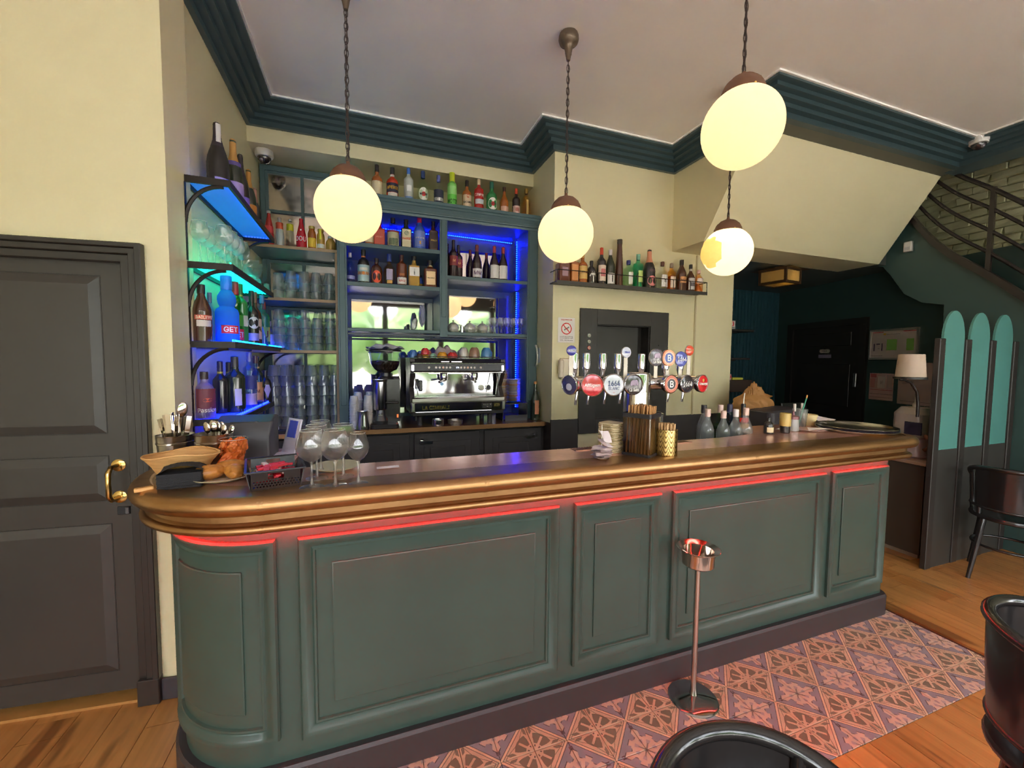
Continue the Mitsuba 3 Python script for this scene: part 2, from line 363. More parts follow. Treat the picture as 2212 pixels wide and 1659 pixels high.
# pale green brick wall behind the stair
BW = mat((188, 184, 148), 0.7)
struct('wall_brick', box(5.64, 5.9, -2.6, 4.4, 0, CZ + 1.0), mat((160, 157, 126), 0.85), 'pale green painted brick wall behind the stair rail')
def brick(seed):
    r_ = np.random.default_rng(seed); m = box(-0.024, 0.02, -0.112, 0.112, -0.0335, 0.0335, 0.006)
    m.vertices = m.vertices + r_.normal(0, 0.0045, m.vertices.shape); return mikit.ply(m, BW)
BR = [brick(s) for s in range(5)]
for r_ in range(27):
    z = 1.93 + r_ * 0.075
    for c_ in range(12):
        y = 0.75 + c_ * 0.232 + (0.116 if r_ % 2 else 0)
        lo = 1.45 + 0.0 if False else None
        if z < -0.25 + 0.98 * y or z > 3.95: continue
        put('wall_brick', 'brick', BR[rng.randrange(5)], None, tw=T().translate([5.632 - 0.006 * rng.random(), y, z]))

# stepped cornice with its white line
path = [(-3.65, 2.44), (-0.776, 2.155), (-0.776, 3.49), (1.435, 3.49), (1.435, 3.051), (2.603, 3.051), (2.603, 2.12), (4.75, 2.12), (4.75, -2.6)]
cp = [(-0.02, 3.17), (0.028, 3.17), (0.028, 3.208), (0.068, 3.208), (0.068, 3.236), (0.108, 3.236), (0.108, 3.262), (0.148, 3.262), (0.148, 3.286), (0.190, 3.286), (0.190, CZ + .004), (-0.02, CZ + .004)]
struct('trim_cornice', sweep(miter(path), cp), TEAL, 'dark teal stepped cornice around the ceiling')
struct('trim_ceiling', sweep(miter(path[1:]), [(0.18, CZ - 0.0105), (0.203, CZ - 0.0105), (0.203, CZ + .004), (0.18, CZ + .004)]), mat((250, 250, 248), 0.5), 'thin white trim between cornice and ceiling')
struct('ceiling_beam', box(4.75, 4.95, -2.6, 2.2, 3.17, CZ + 1.0), TEAL, 'teal beam over the stair opening')
struct('trim_soffit', box(2.62, 4.82, 2.13, 2.25, 3.172, 3.181), mat((66, 66, 56), 0.5), 'narrow dark soffit below the cornice')

# street front behind the camera: posts, rails, glass, and what grows outside
FY = -2.45
fr = [box(-3.7, 6.0, FY - 0.1, FY + 0.1, 2.72, CZ + .05), box(-3.7, 6.0, FY - 0.08, FY + 0.08, -0.02, 0.32)]
for xk in (-3.6, -2.2, -0.9, 0.45, 1.75, 3.05, 4.4, 5.75): fr.append(box(xk - 0.06, xk + 0.06, FY - 0.07, FY + 0.07, 0.3, 2.75))
fr.append(box(-3.7, 6.0, FY - 0.05, FY + 0.05, 2.12, 2.22))
struct('wall_front', cat_(fr), mat((40, 36, 32), 0.5), 'dark framed street front behind the viewer')
for i, xk in enumerate((-2.9, -1.55, -0.225, 1.1, 2.4, 3.725, 5.075)):
    w = 0.58
    m = trimesh.Trimesh([(xk - w, FY, 0.3), (xk + w, FY, 0.3), (xk + w, FY, 2.73), (xk - w, FY, 2.73)], [(0, 1, 2), (0, 2, 3)], process=False)
    struct(f'window_{i + 1}', m, thin(), 'clear shop window of the street front')
struct('ground', box(-30, 30, -40, FY - 0.1, -0.2, -0.05), mat((226, 220, 210), 0.8), 'pavement outside the street front')
LEAF = mat((62, 92, 38), 0.6)
def crown(seed, R):
    m = trimesh.creation.icosphere(3, R); v = m.vertices
    m.vertices = v * (0.72 + 0.6 * meshkit.fbm(v * 2.2 / R + seed * 7.3, 4, seed))[:, None]; return m
for i, (x, y, R, z) in enumerate([(-4.6, -9, 1.5, 2.2), (-1.2, -10, 1.6, 2.4), (2.2, -9, 1.5, 2.3), (5.6, -10.5, 1.6, 2.4), (9.0, -9.5, 1.5, 2.4), (-8.2, -10, 1.6, 2.4), (-2.9, -14.4, 1.6, 2.0), (0.9, -15.2, 1.6, 2.1), (4.6, -15.6, 1.6, 2.0), (8.4, -15.3, 1.6, 2.1)]):
    t = thing('tree', f'green street tree outside, number {i + 1} from the left as seen from the bar', 'tree', 'trees outside the street front')
    labels[t]['label'] = 'leafy green tree outside the street front'
    put(t, 'crown', move(crown(i + 1, R), x, y, z), LEAF, smooth=True)
    put(t, 'trunk', tube([(x, y, -0.05), (x + .1, y, z)], [0.16, 0.1], 8), mat((70, 55, 40), 0.8))
# ---------------------------------------------------------------- the bar
def _paint(p, n, uv):
    return mix(lin((43, 61, 55)), lin((52, 71, 63)), fbm(p.x * 6, p.y * 6, p.z * 1.2))
BARP = mat((78, 102, 94), 0.36, tex=proc(_paint))
def _copper(p, n, uv):
    k = fbm(p.x * 3.5, p.y * 9, p.z * 9); s = fbm(p.x * 40, p.y * 40, p.z * 40)
    return mix(mix(lin((146, 104, 64)), lin((184, 138, 90)), k), lin((196, 156, 118)), 0.35 * s)
COPPER = mat((180, 120, 70), 0.36, 1.0, tex=proc(_copper))
def _coppertop(p, n, uv):
    k = fbm(p.x * 3.0, p.y * 6, 1.0); s = fbm(p.x * 40, p.y * 40, 2.0)
    return mix(mix(lin((196, 142, 126)), lin((222, 174, 156)), k), lin((228, 188, 168)), 0.3 * s)
COPPERTOP = mat((176, 122, 96), 0.2, 0.62, tex=proc(_coppertop))
bar_ = thing('bar_counter', 'long teal panelled bar with a rounded end and a rolled copper top', 'bar counter')
BY, BX1 = 1.527, 2.962
CX, CY, CR = -0.31, 1.877, 0.35
def bar_path(n_arc=18, right=True, r2=0.03):
    """the body's outline from the wall on the left round to the right-hand end, with outward normals"""
    s = [(CX - CR, 2.17, -1, 0)]
    for a in np.linspace(PI, 1.5 * PI, n_arc): s.append((CX + CR * math.cos(a), CY + CR * math.sin(a), math.cos(a), math.sin(a)))
    for x in (0.4, 1.2, 2.0): s.append((x, BY, 0, -1))
    for a in np.linspace(1.5 * PI, 2 * PI, 7): s.append((BX1 - r2 + r2 * math.cos(a), BY + r2 + r2 * math.sin(a), math.cos(a), math.sin(a)))
    s.append((BX1, 2.02, 1, 0)); return s
P_ = bar_path()
outline = [(s[0], s[1]) for s in P_] + [(BX1 - 0.05, 2.02), (BX1 - 0.05, 1.62), (0.0, 1.62), (-0.3, 1.66), (-0.3, 2.17)]
put(bar_, 'body', ext(Polygon(outline), 0.955, 0.02), BARP, smooth=30)
kp = [(s[0], s[1], s[2], s[3]) for s in P_]
put(bar_, 'kick_plate', sweep(kp, [(-0.02, 0.0), (0.030, 0.0), (0.030, 0.112), (0.022, 0.123), (-0.02, 0.123)]), mat((40, 36, 38), 0.5), smooth=30)
# mapping of the front: s along x on the straight part, round the arc to its left
def front(s, o, z):
    if s >= CX: return (s, BY - o, z)
    a = 1.5 * PI - (CX - s) / CR; return (CX + (CR + o) * math.cos(a), CY + (CR + o) * math.sin(a), z)
def molding(s0, s1, z0, z1, prof, ns=1):
    rect = lambda i: [(s0 + i, z0 + i), (s1 - i, z0 + i), (s1 - i, z1 - i), (s0 + i, z1 - i)]
    V, F = [], []
    ring = []
    for i, o in prof:
        c = rect(i); row = []
        for k in range(4):
            a, b = np.array(c[k]), np.array(c[(k + 1) % 4]); m = ns if k % 2 == 0 else 1
            for q in range(m): p = a + (b - a) * q / m; row.append(len(V)); V.append(front(p[0], o, p[1]))
        ring.append(row)
    for r0, r1 in zip(ring, ring[1:]):
        n = len(r0)
        for k in range(n):
            j = (k + 1) % n; F += [(r0[k], r0[j], r1[j]), (r0[k], r1[j], r1[k])]
    return trimesh.Trimesh(V, F, process=False)
MP = [(0, -0.004), (0, 0.014), (0.006, 0.021), (0.016, 0.022), (0.026, 0.018), (0.034, 0.008), (0.040, 0.006), (0.046, 0.010), (0.052, 0.009), (0.056, -0.002)]
def panel(s0, s1, z0=0.195, z1=0.915, ns=1):
    put(bar_, 'panel_molding', molding(s0, s1, z0, z1, MP, ns), BARP, smooth=35)
    i = 0.105
    V, F = [], []
    fl = [(i, -0.002), (i, 0.006), (i + 0.004, 0.0075)]
    m = molding(s0, s1, z0, z1, fl, ns)
    # close the field
    t0, t1, u0, u1 = s0 + i + .004, s1 - i - .004, z0 + i + .004, z1 - i - .004
    k = max(ns, 1); g = [front(t0 + (t1 - t0) * q / k, 0.0075, u) for u in (u0, u1) for q in range(k + 1)]
    ff = []
    for q in range(k): ff += [(q, q + 1, k + 2 + q), (q, k + 2 + q, k + 1 + q)]
    put(bar_, 'panel_field', cat_([m, trimesh.Trimesh(g, ff, process=False)]), BARP, smooth=35)
panel(-0.792, -0.287, 0.215, 0.918, 14)
panel(-0.222, 0.757); panel(0.829, 1.278); panel(1.345, 2.379); panel(2.436, 2.921)
# copper: flat top, rolled edge with its band and bead, seam rings
def roll(e=0.0):
    p = [(-0.03, 0.972)]
    for a in np.linspace(-PI * .5, PI * .55, 9): p.append((0.088 + (0.0135 + e) * math.cos(a), 0.9865 + (0.0135 + e) * math.sin(a)))
    p += [(0.078 + e, 1.008), (0.078 + e, 1.034)]
    for a in np.linspace(-PI * .62, PI * .5, 12): p.append((0.096 + (0.031 + e) * math.cos(a), 1.066 + (0.031 + e) * math.sin(a)))
    p += [(0.070, 1.0975 + e), (0.064, 1.0935 + e), (-0.03, 1.0935 + e), ]
    return p
put(bar_, 'copper_edge', sweep(P_, roll()), COPPER, smooth=32)
inner = Polygon([(s[0] + s[2] * 0.03, s[1] + s[3] * 0.03) for s in P_] + [(BX1, 2.02), (2.15, 2.02), (2.15, 1.80), (1.9, 1.765), (-0.28, 1.765), (-0.28, 2.17)])
put(bar_, 'copper_top', ext(inner, 0.02, 1.0725), COPPERTOP)
put(bar_, 'top_back', ext(Polygon([(2.15, 2.02), (2.15, 1.80), (1.9, 1.765), (-0.28, 1.765), (-0.28, 2.17), (-0.3, 2.17), (-0.3, 1.6), (BX1 - .02, 1.6), (BX1 - .02, 2.02)]), 0.10, 0.972), SOFTBLACK)
for xs in (-0.31, 0.405, 1.72):
    put(bar_, 'seam', sweep([(xs - 0.003, BY, 0, -1), (xs + 0.003, BY, 0, -1)], roll(0.0016)), COPPER)
    put(bar_, 'seam', sweep([(xs + 0.009, BY, 0, -1), (xs + 0.013, BY, 0, -1)], roll(0.0012)), COPPER)
# red light strip under the copper, in sections
red = []
def strip_path(pts, w, h, z):
    return sweep(pts, [(0.040 - w, z - h), (0.040 + w, z - h), (0.040 + w, z), (0.040 - w, z)])
put(bar_, 'light_strip', strip_path([s for s in P_ if s[0] < 2.94][3:], 0.004, 0.004, 0.9715), mat((200, 30, 30), 0.5), emit=RED, share=1.5, label='red light strip under the copper edge')
# drip grille set in the top near the taps
gr = [box(0.93, 1.62, 1.70, 1.704, 1.0925, 1.0965)]
for k in range(46): gr.append(box(0.93 + k * 0.015, 0.936 + k * 0.015, 1.70, 1.758, 1.0925, 1.0955))
put(bar_, 'drip_grille', cat_(gr), chrome((150, 110, 90), 0.3))
# lower shelf behind the right-hand part for bottles in use
put(bar_, 'back_shelf', box(1.5, 2.55, 1.79, 1.98, 0.93, 0.955), SOFTBLACK)

# black footrail-free ashtray stand in front
st = thing('ashtray_stand', 'chrome pedestal ashtray with a wide bowl standing on the patterned tiles', 'ashtray')
ax, ay = 1.375, 1.385
put(st, 'base', move(lathe([(0, 0.001), (0.104, 0.001), (0.106, 0.006), (0.100, 0.012), (0.06, 0.020), (0.018, 0.026), (0, 0.026)], 40), ax, ay, 0), chrome((170, 165, 165), 0.07), smooth=40)
put(st, 'pole', move(lathe([(0.018, 0.02), (0.013, 0.05), (0.0115, 0.08), (0.0115, 0.60), (0.014, 0.625)], 16), ax, ay, 0), chrome((190, 180, 172), 0.16), smooth=40)
put(st, 'bowl', move(lathe([(0, 0.622), (0.060, 0.622), (0.066, 0.628), (0.068, 0.686), (0.088, 0.697), (0.0905, 0.6995), (0.088, 0.7015), (0.064, 0.690), (0.058, 0.66), (0.05, 0.64), (0, 0.637)], 36), ax, ay, 0), chrome((196, 182, 170), 0.1), smooth=40)

# door on the left
dr_ = 'door_1'
put(dr_, 'leaf', on_doorwall(box(DW - .004, 1.125, -0.06, -0.022, 0.05, 1.912)), DOORP)
def dpanel(s0, s1, z0, z1):
    i = 0.035
    V = [(s0, z0, -.0215), (s1, z0, -.0215), (s1, z1, -.0215), (s0, z1, -.0215), (s0 + i, z0 + i, -.012), (s1 - i, z0 + i, -.012), (s1 - i, z1 - i, -.012), (s0 + i, z1 - i, -.012)]
    F = [(4, 5, 6), (4, 6, 7)]
    for k in range(4): j = (k + 1) % 4; F += [(k, j, j + 4), (k, j + 4, k + 4)]
    m = on_doorwall(trimesh.Trimesh([(a, c, b) for a, b, c in V], F, process=False))
    put(dr_, 'panel', m, DOORP)
    g = [on_doorwall(box(s0 - .004, s1 + .004, -.0225, -.0205, z0 - .004, z0)), on_doorwall(box(s0 - .004, s1 + .004, -.0225, -.0205, z1, z1 + .004)), on_doorwall(box(s0 - .004, s0, -.0225, -.0205, z0, z1)), on_doorwall(box(s1, s1 + .004, -.0225, -.0205, z0, z1))]
    put(dr_, 'groove', cat_(g), BLACK)
for z0, z1 in ((0.147, 0.800), (0.905, 1.095), (1.195, 1.850)): dpanel(0.262, 1.02, z0, z1)
cas = []
def casing(prof):
    V = [(0.095, 0), (0.095, 1.985), (1.19, 1.985), (1.19, 0)]
    return prof
for i, (w0, w1, t) in enumerate(((0.0, 0.020, 0.030), (0.020, 0.046, 0.022), (0.046, 0.078, 0.012))):
    cas += [on_doorwall(box(0.088 + w0, 0.092 + w1, -.08, t, 0.0, 1.985 - w0, .003)), on_doorwall(box(1.195 - w1, 1.195 - w0, -.02, t, 0.0, 1.985 - w0, .003)), on_doorwall(box(0.09 + w0, 1.195 - w0, -.02, t, 1.985 - w1, 1.985 - w0, .003))]
put(dr_, 'casing', cat_(cas), DOORF)
put(dr_, 'plinth_block', on_doorwall(box(0.086, 0.168, -.02, 0.034, 0, 0.115, .003)), DOORF)
put(dr_, 'backing', on_doorwall(box(0.05, 1.3, -.12, -.1, 0, 2.1)), DOORF)
put(dr_, 'threshold', on_doorwall(box(0.16, 1.13, -.1, 0.0, 0, 0.012)), mat((150, 105, 55), 0.4))
labels[dr_] = {'label': 'dark grey panelled door with a brass pull handle', 'category': 'door', 'kind': 'structure'}
BRASS = mat((214, 180, 110), 0.2, 1.0)
hx = 0.225
put(dr_, 'handle', on_doorwall(tube([(hx, -.02, 1.055), (hx, 0.03, 1.055), (hx, 0.045, 1.035), (hx, 0.047, 0.99), (hx, 0.045, 0.94), (hx, 0.03, 0.918), (hx, -.02, 0.918)], [0.009, 0.009, 0.010, 0.0085, 0.010, 0.009, 0.009], 12)), BRASS, smooth=50, label='brass pull handle')
for z in (1.055, 0.918):
    m = lathe([(0.026, 0), (0.026, 0.004), (0.018, 0.008), (0, 0.009)], 20); v = m.vertices; m.vertices = np.c_[v[:, 0] + hx, v[:, 2] - 0.022, v[:, 1] + z]
    put(dr_, 'handle_rose', on_doorwall(m), BRASS, smooth=40)
put(dr_, 'lock_plate', on_doorwall(box(0.19, 0.236, -.023, -.016, 0.84, 0.875, .002)), mat((60, 62, 66), 0.3, 0.8))
put(dr_, 'lock_plate', on_doorwall(box(0.192, 0.206, -.016, -.012, 0.843, 0.872, .002)), mat((110, 112, 118), 0.3, 0.8))
# ---------------------------------------------------------------- shelving behind the bar
TEALW = mat((66, 88, 92), 0.4)
EDGEW = mat((150, 122, 92), 0.55)
MIRROR = mat((232, 228, 222), 0.03, 1.0)
GREYM = mat((120, 116, 108), 0.16, 1.0)
UF, UB = 3.36, 3.84
u = thing('back_bar_shelving', 'tall teal shelving unit with moulded crown and mirrors behind the bar', 'shelving unit')
def fluted_stile(x0, x1, z0, z1, key='stile'):
    g = 0.012
    put(u, key, cat_([box(x0, x1, UF, UF + 0.03, z0, z1, .002), box(x0 + g, x1 - g, UF - 0.006, UF + 0.001, z0 + 0.16, z1, .003)]), TEALW)
fluted_stile(-0.187, -0.121, 1.0, 2.655)
fluted_stile(0.576, 0.638, 1.70, 2.655)
fluted_stile(1.338, 1.432, 1.0, 2.655)
put(u, 'side_panel', box(-0.187, -0.160, UF + .03, UB + .03, 1.0, 2.66), TEALW)
put(u, 'side_panel', box(0.594, 0.620, UF + .03, UB + .03, 1.715, 2.66), TEALW)
put(u, 'side_panel', box(1.372, 1.432, UF + .03, UB + .03, 1.0, 2.66), TEALW)
put(u, 'back_panel', box(-0.16, 1.372, UB, UB + 0.03, 1.0, 2.66), mat((70, 84, 96), 0.22))
put(u, 'top_board', box(-0.19, 1.433, UF - .03, UB + .03, 2.66, 2.742), TEALW)
cr = [(-0.01, 2.632), (0.010, 2.632), (0.014, 2.648), (0.024, 2.654), (0.030, 2.676), (0.044, 2.700), (0.050, 2.704), (0.050, 2.718), (0.058, 2.726), (0.058, 2.748), (-0.01, 2.748)]
put(u, 'crown_molding', sweep([(1.433, UF, 0, -1), (-0.215, UF, 0, -1)], cr), TEALW)
for z in (2.395, 2.10): put(u, 'shelf', box(-0.16, 0.594, UF + .006, UB, z - 0.032, z, .002), TEALW)
for z in (2.20,): put(u, 'shelf', box(0.62, 1.372, UF + .006, UB, z - 0.028, z, .002), TEALW)
put(u, 'shelf', box(-0.16, 0.594, UF + .006, UB, 1.727, 1.752, .002), TEALW)
put(u, 'shelf', box(0.62, 1.372, UF + .006, UB, 1.717, 1.743, .002), TEALW)
put(u, 'rail', box(-0.121, 1.338, UF + .004, UF + .03, 1.700, 1.716, .004), mat((70, 74, 84), 0.25))
for x0, x1, z0, z1 in ((-0.105, 0.588, 1.752, 2.03), (0.742, 1.222, 1.743, 2.112), (0.786, 1.240, 2.205, 2.53), (-0.105, 1.235, 1.03, 1.705)):
    put(u, 'mirror', box(x0, x1, UB - 0.006, UB + 0.001, z0, z1), MIRROR)
put(u, 'mirror_border', box(1.222, 1.30, UB - 0.012, UB, 1.03, 2.112), mat((30, 34, 60), 0.4))
# left section between the wall and the unit: shelves of edged board, mirror window in a grid frame
v = thing('glass_shelving', 'three board shelves for tumblers between the wall and the teal shelving', 'shelf')
for z in (2.334, 1.958, 1.577):
    put(v, 'shelf', box(-0.776, -0.189, 3.425, 3.828, z - 0.021, z), TEALW)
    put(v, 'shelf_edge', box(-0.776, -0.189, 3.420, 3.425, z - 0.021, z), EDGEW)
put(v, 'upright', box(-0.207, -0.189, 3.425, 3.828, 1.001, 2.313), EDGEW)
w = thing('mirror_window', 'teal glazing bars with aged mirror panes on the wall behind the tumblers', 'mirror')
fz0, fz1 = 1.02, 3.052
put(w, 'frame', cat_([box(-0.770, -0.735, 3.83, 3.875, fz0, fz1), box(-0.770, -0.192, 3.83, 3.875, fz1 - 0.04, fz1), box(-0.735, -0.715, 3.84, 3.875, fz0, fz1 - .03), box(-0.735, -0.192, 3.84, 3.875, fz1 - .06, fz1 - .03)]), TEALW)
for xk in (-0.47, -0.215): put(w, 'glazing_bar', box(xk - .011, xk + .011, 3.838, 3.872, fz0, fz1 - .05), TEALW)
for zk in (2.70, 2.30, 1.92): put(w, 'glazing_bar', box(-0.72, -0.192, 3.84, 3.87, zk - .012, zk + .012), TEALW)
def _aged(p, n, uv):
    return mix(lin((212, 204, 194)), lin((120, 108, 98)), smoothstep(0.5, 0.75, fbm(p.x * 9, p.y * 9, p.z * 9)) * 0.6)
AGED = mat((200, 192, 182), 0.08, 1.0, tex=proc(_aged))
for x0, x1 in ((-0.715, -0.481), (-0.459, -0.226)):
    for z0, z1 in ((fz0, 1.908), (1.932, 2.288), (2.312, 2.688), (2.712, fz1 - .06)): put(w, 'pane', box(x0, x1, 3.858, 3.866, z0, z1), AGED)

# back counter with cupboards under it
b = thing('back_counter', 'low black cupboards with a copper-edged top along the back wall', 'counter')
CT = mat((92, 60, 44), 0.18, 0.6)
CE = mat((168, 124, 84), 0.35, 0.8)
put(b, 'top', box(-0.775, 1.433, 3.135, 3.85, 0.972, 1.0), CT)
put(b, 'top_edge', box(-0.776, 1.412, 3.128, 3.136, 0.968, 1.002, .002), CE)
put(b, 'carcass', box(-0.775, 1.433, 3.19, 3.85, 0.0, 0.972), SOFTBLACK)
STEEL = chrome((215, 210, 205), 0.15)
for i, (x0, x1, hx_, s) in enumerate(((-0.74, -0.34, -0.42, 1), (-0.30, 0.31, 0.25, -1), (0.345, 0.86, 0.40, 1), (0.90, 1.40, 1.34, -1))):
    d = put(b, 'door', box(x0, x1, 3.168, 3.19, 0.08, 0.950, .003), SOFTBLACK)
    put(d, 'panel', cat_([box(x0 + .07, x1 - .07, 3.164, 3.169, 0.15, 0.885, .003), box(x0 + .12, x1 - .12, 3.158, 3.165, 0.2, 0.84, .003)]), SOFTBLACK)
    if i != 1: put(d, 'latch', cat_([box(hx_ - .014, hx_ + .014, 3.150, 3.168, 0.872, 0.912, .004), bar((hx_ - .01, 3.145, 0.888), (hx_ + s * .08, 3.142, 0.882), 0.014, 0.022)]), STEEL, label='chrome latch handle')

# bracket shelves on the left wall: dark angle frames around lit panels
WX = -0.776
FROST = {'b': frosted((150, 190, 255)), 't': frosted((170, 240, 225))}
for i, (z, y1, hue, lab) in enumerate(((2.34, 3.30, BLUE, 'topmost'), (1.955, 3.22, CYAN, 'second from the top'), (1.59, 3.60, BLUE, 'third from the top'), (1.221, 3.16, BLUE, 'lowest'))):
    k = thing('bracket_shelf', f'metal bracket shelf with lit panel on the left wall, {lab} of four', 'shelf', 'bracket shelves on the left wall')
    y0, x1 = 2.30, -0.583
    put(k, 'frame', cat_([box(WX, x1, y0, y0 + .012, z - .026, z + .004), box(x1 - .012, x1, y0, y1, z - .026, z + .004), box(WX, WX + .01, y0, y1, z - .026, z + .004), box(WX, x1, y1 - .012, y1, z - .026, z + .004)]), IRON)
    put(k, 'panel', box(WX + .01, x1 - .012, y0 + .012, y1 - .012, z - .006, z), FROST['t' if i == 1 else 'b'], emit=((.005, .09, .40), (.0, 2.2, 1.45), (.0, .16, 2.6), (.0, .04, 2.5))[i], share=2.0)
    for yb in (y0 + .006, y1 - .03):
        zz = z - .026; R = 0.165 if yb < 2.5 else 0.13
        W = x1 - .03 - WX - .012
        arc = [(x1 - .03 - W * math.sin(a), yb, zz - .004 - R * 1.05 * (1 - math.cos(a))) for a in np.linspace(0, PI / 2, 12)]
        put(k, 'bracket', tube([(p[0], p[1], p[2]) for p in arc], 0.009, 6), IRON, smooth=50)
    zb = (2.34, 1.955, 1.59, 1.221)[i] - (0.385 if i < 3 else 0.09)
    put(k, 'upright', box(WX, WX + .016, y0 - .004, y0 + .02, zb + .008, z - .027), IRON)
    # light strips: along the wall above the panel and under its far end
    dots = [box(x1 - .020, x1 - .016, y, y + .012, z + .004, z + .016) for y in np.arange(y0 + .03, y1 - .04, 0.033)]
    e = hue if i != 2 else (4.0, 140.0, 900.0)
    put(k, 'light_strip', cat_(dots), IRON, emit=[c * .012 for c in e], kind='stuff', share=.2)
    dots = [box(x, x + .006, y1 - .05, y1 - .044, z - .012, z - .008) for x in np.arange(WX + .03, x1 - .03, 0.017)]
    put(k, 'light_strip', cat_(dots), IRON, emit=[c * .012 for c in e], kind='stuff', share=.2)
put(k, 'hook', tube([(x1 - .04, 3.10, 1.2), (x1 - .05, 3.08, 1.12), (x1 - .06, 3.02, 1.04), (x1 - .07, 2.98, 1.0)], 0.008, 6), IRON)

# blue tape lights in the shelving, with their diodes
BL = (0.05, 0.8, 190.0)
def tape(pts, n, key, label):
    k = thing('led_tape', label, 'light strip', 'blue light tapes')
    p = np.array(pts, float); s = np.r_[0, np.cumsum(np.linalg.norm(np.diff(p, axis=0), axis=1))]
    put(k, 'tape', tube(p, 0.0045, 4), mat((30, 60, 230), 0.4))
    q = np.linspace(0.01, s[-1] - 0.01, n); D = []
    for a in q:
        c = [np.interp(a, s, p[:, i]) for i in range(3)]; D.append(box(c[0] - .0075, c[0] + .0035, c[1] - .007, c[1] - .004, c[2] - .004, c[2] + .004))
    put(k, 'diode', cat_(D), IRON, emit=BL, kind='stuff', share=1.2)
tape([(0.71, 3.815, 2.652), (1.355, 3.815, 2.640)], 34, 'h', 'blue light tape running along the top of the wine bay')
tape([(1.366, 3.72, 2.64), (1.366, 3.72, 2.205)], 24, 'v', 'blue light tape down the side of the wine bay')
tape([(1.366, 3.72, 2.165), (1.366, 3.72, 1.752)], 22, 'v', 'blue light tape down the side of the bay with teapots')
tape([(1.366, 3.72, 1.712), (1.366, 3.72, 1.06)], 34, 'v', 'blue light tape beside the stacked saucers')
tape([(-0.11, 3.815, 2.650), (0.585, 3.815, 2.640)], 34, 'h', 'blue light tape behind the upper row of spirit bottles')
tape([(-0.152, 3.74, 2.36), (-0.152, 3.74, 1.42)], 44, 'v', 'blue light tape down the left side of the spirit shelves')

# wall shelf with a thin rail on the wall projection
g = thing('gallery_shelf', 'long black wall shelf with a thin wire rail on the cream wall', 'shelf')
GX0, GX1, GY0, GY1, GZ = 1.405, 2.890, 2.915, 3.051, 2.137
put(g, 'board', cat_([box(GX0, GX1, GY0, GY1, GZ - .010, GZ, 0.001), box(GX0, GX1, GY0, GY0 + .006, GZ - .026, GZ + .002)]), mat((44, 42, 38), 0.45))
rl = [(GX0 + .004, GY1, GZ + .085), (GX0 + .004, GY0 + .004, GZ + .085), (GX1 - .004, GY0 + .004, GZ + .085), (GX1 - .004, GY1, GZ + .085)]
put(g, 'rail', cat_([tube([a, b_], 0.0032, 6) for a, b_ in zip(rl, rl[1:])]), IRON)
for xk in np.linspace(GX0 + .004, GX1 - .004, 9): put(g, 'rail_post', tube([(xk, GY0 + .004, GZ), (xk, GY0 + .004, GZ + .085)], 0.0028, 6), IRON)

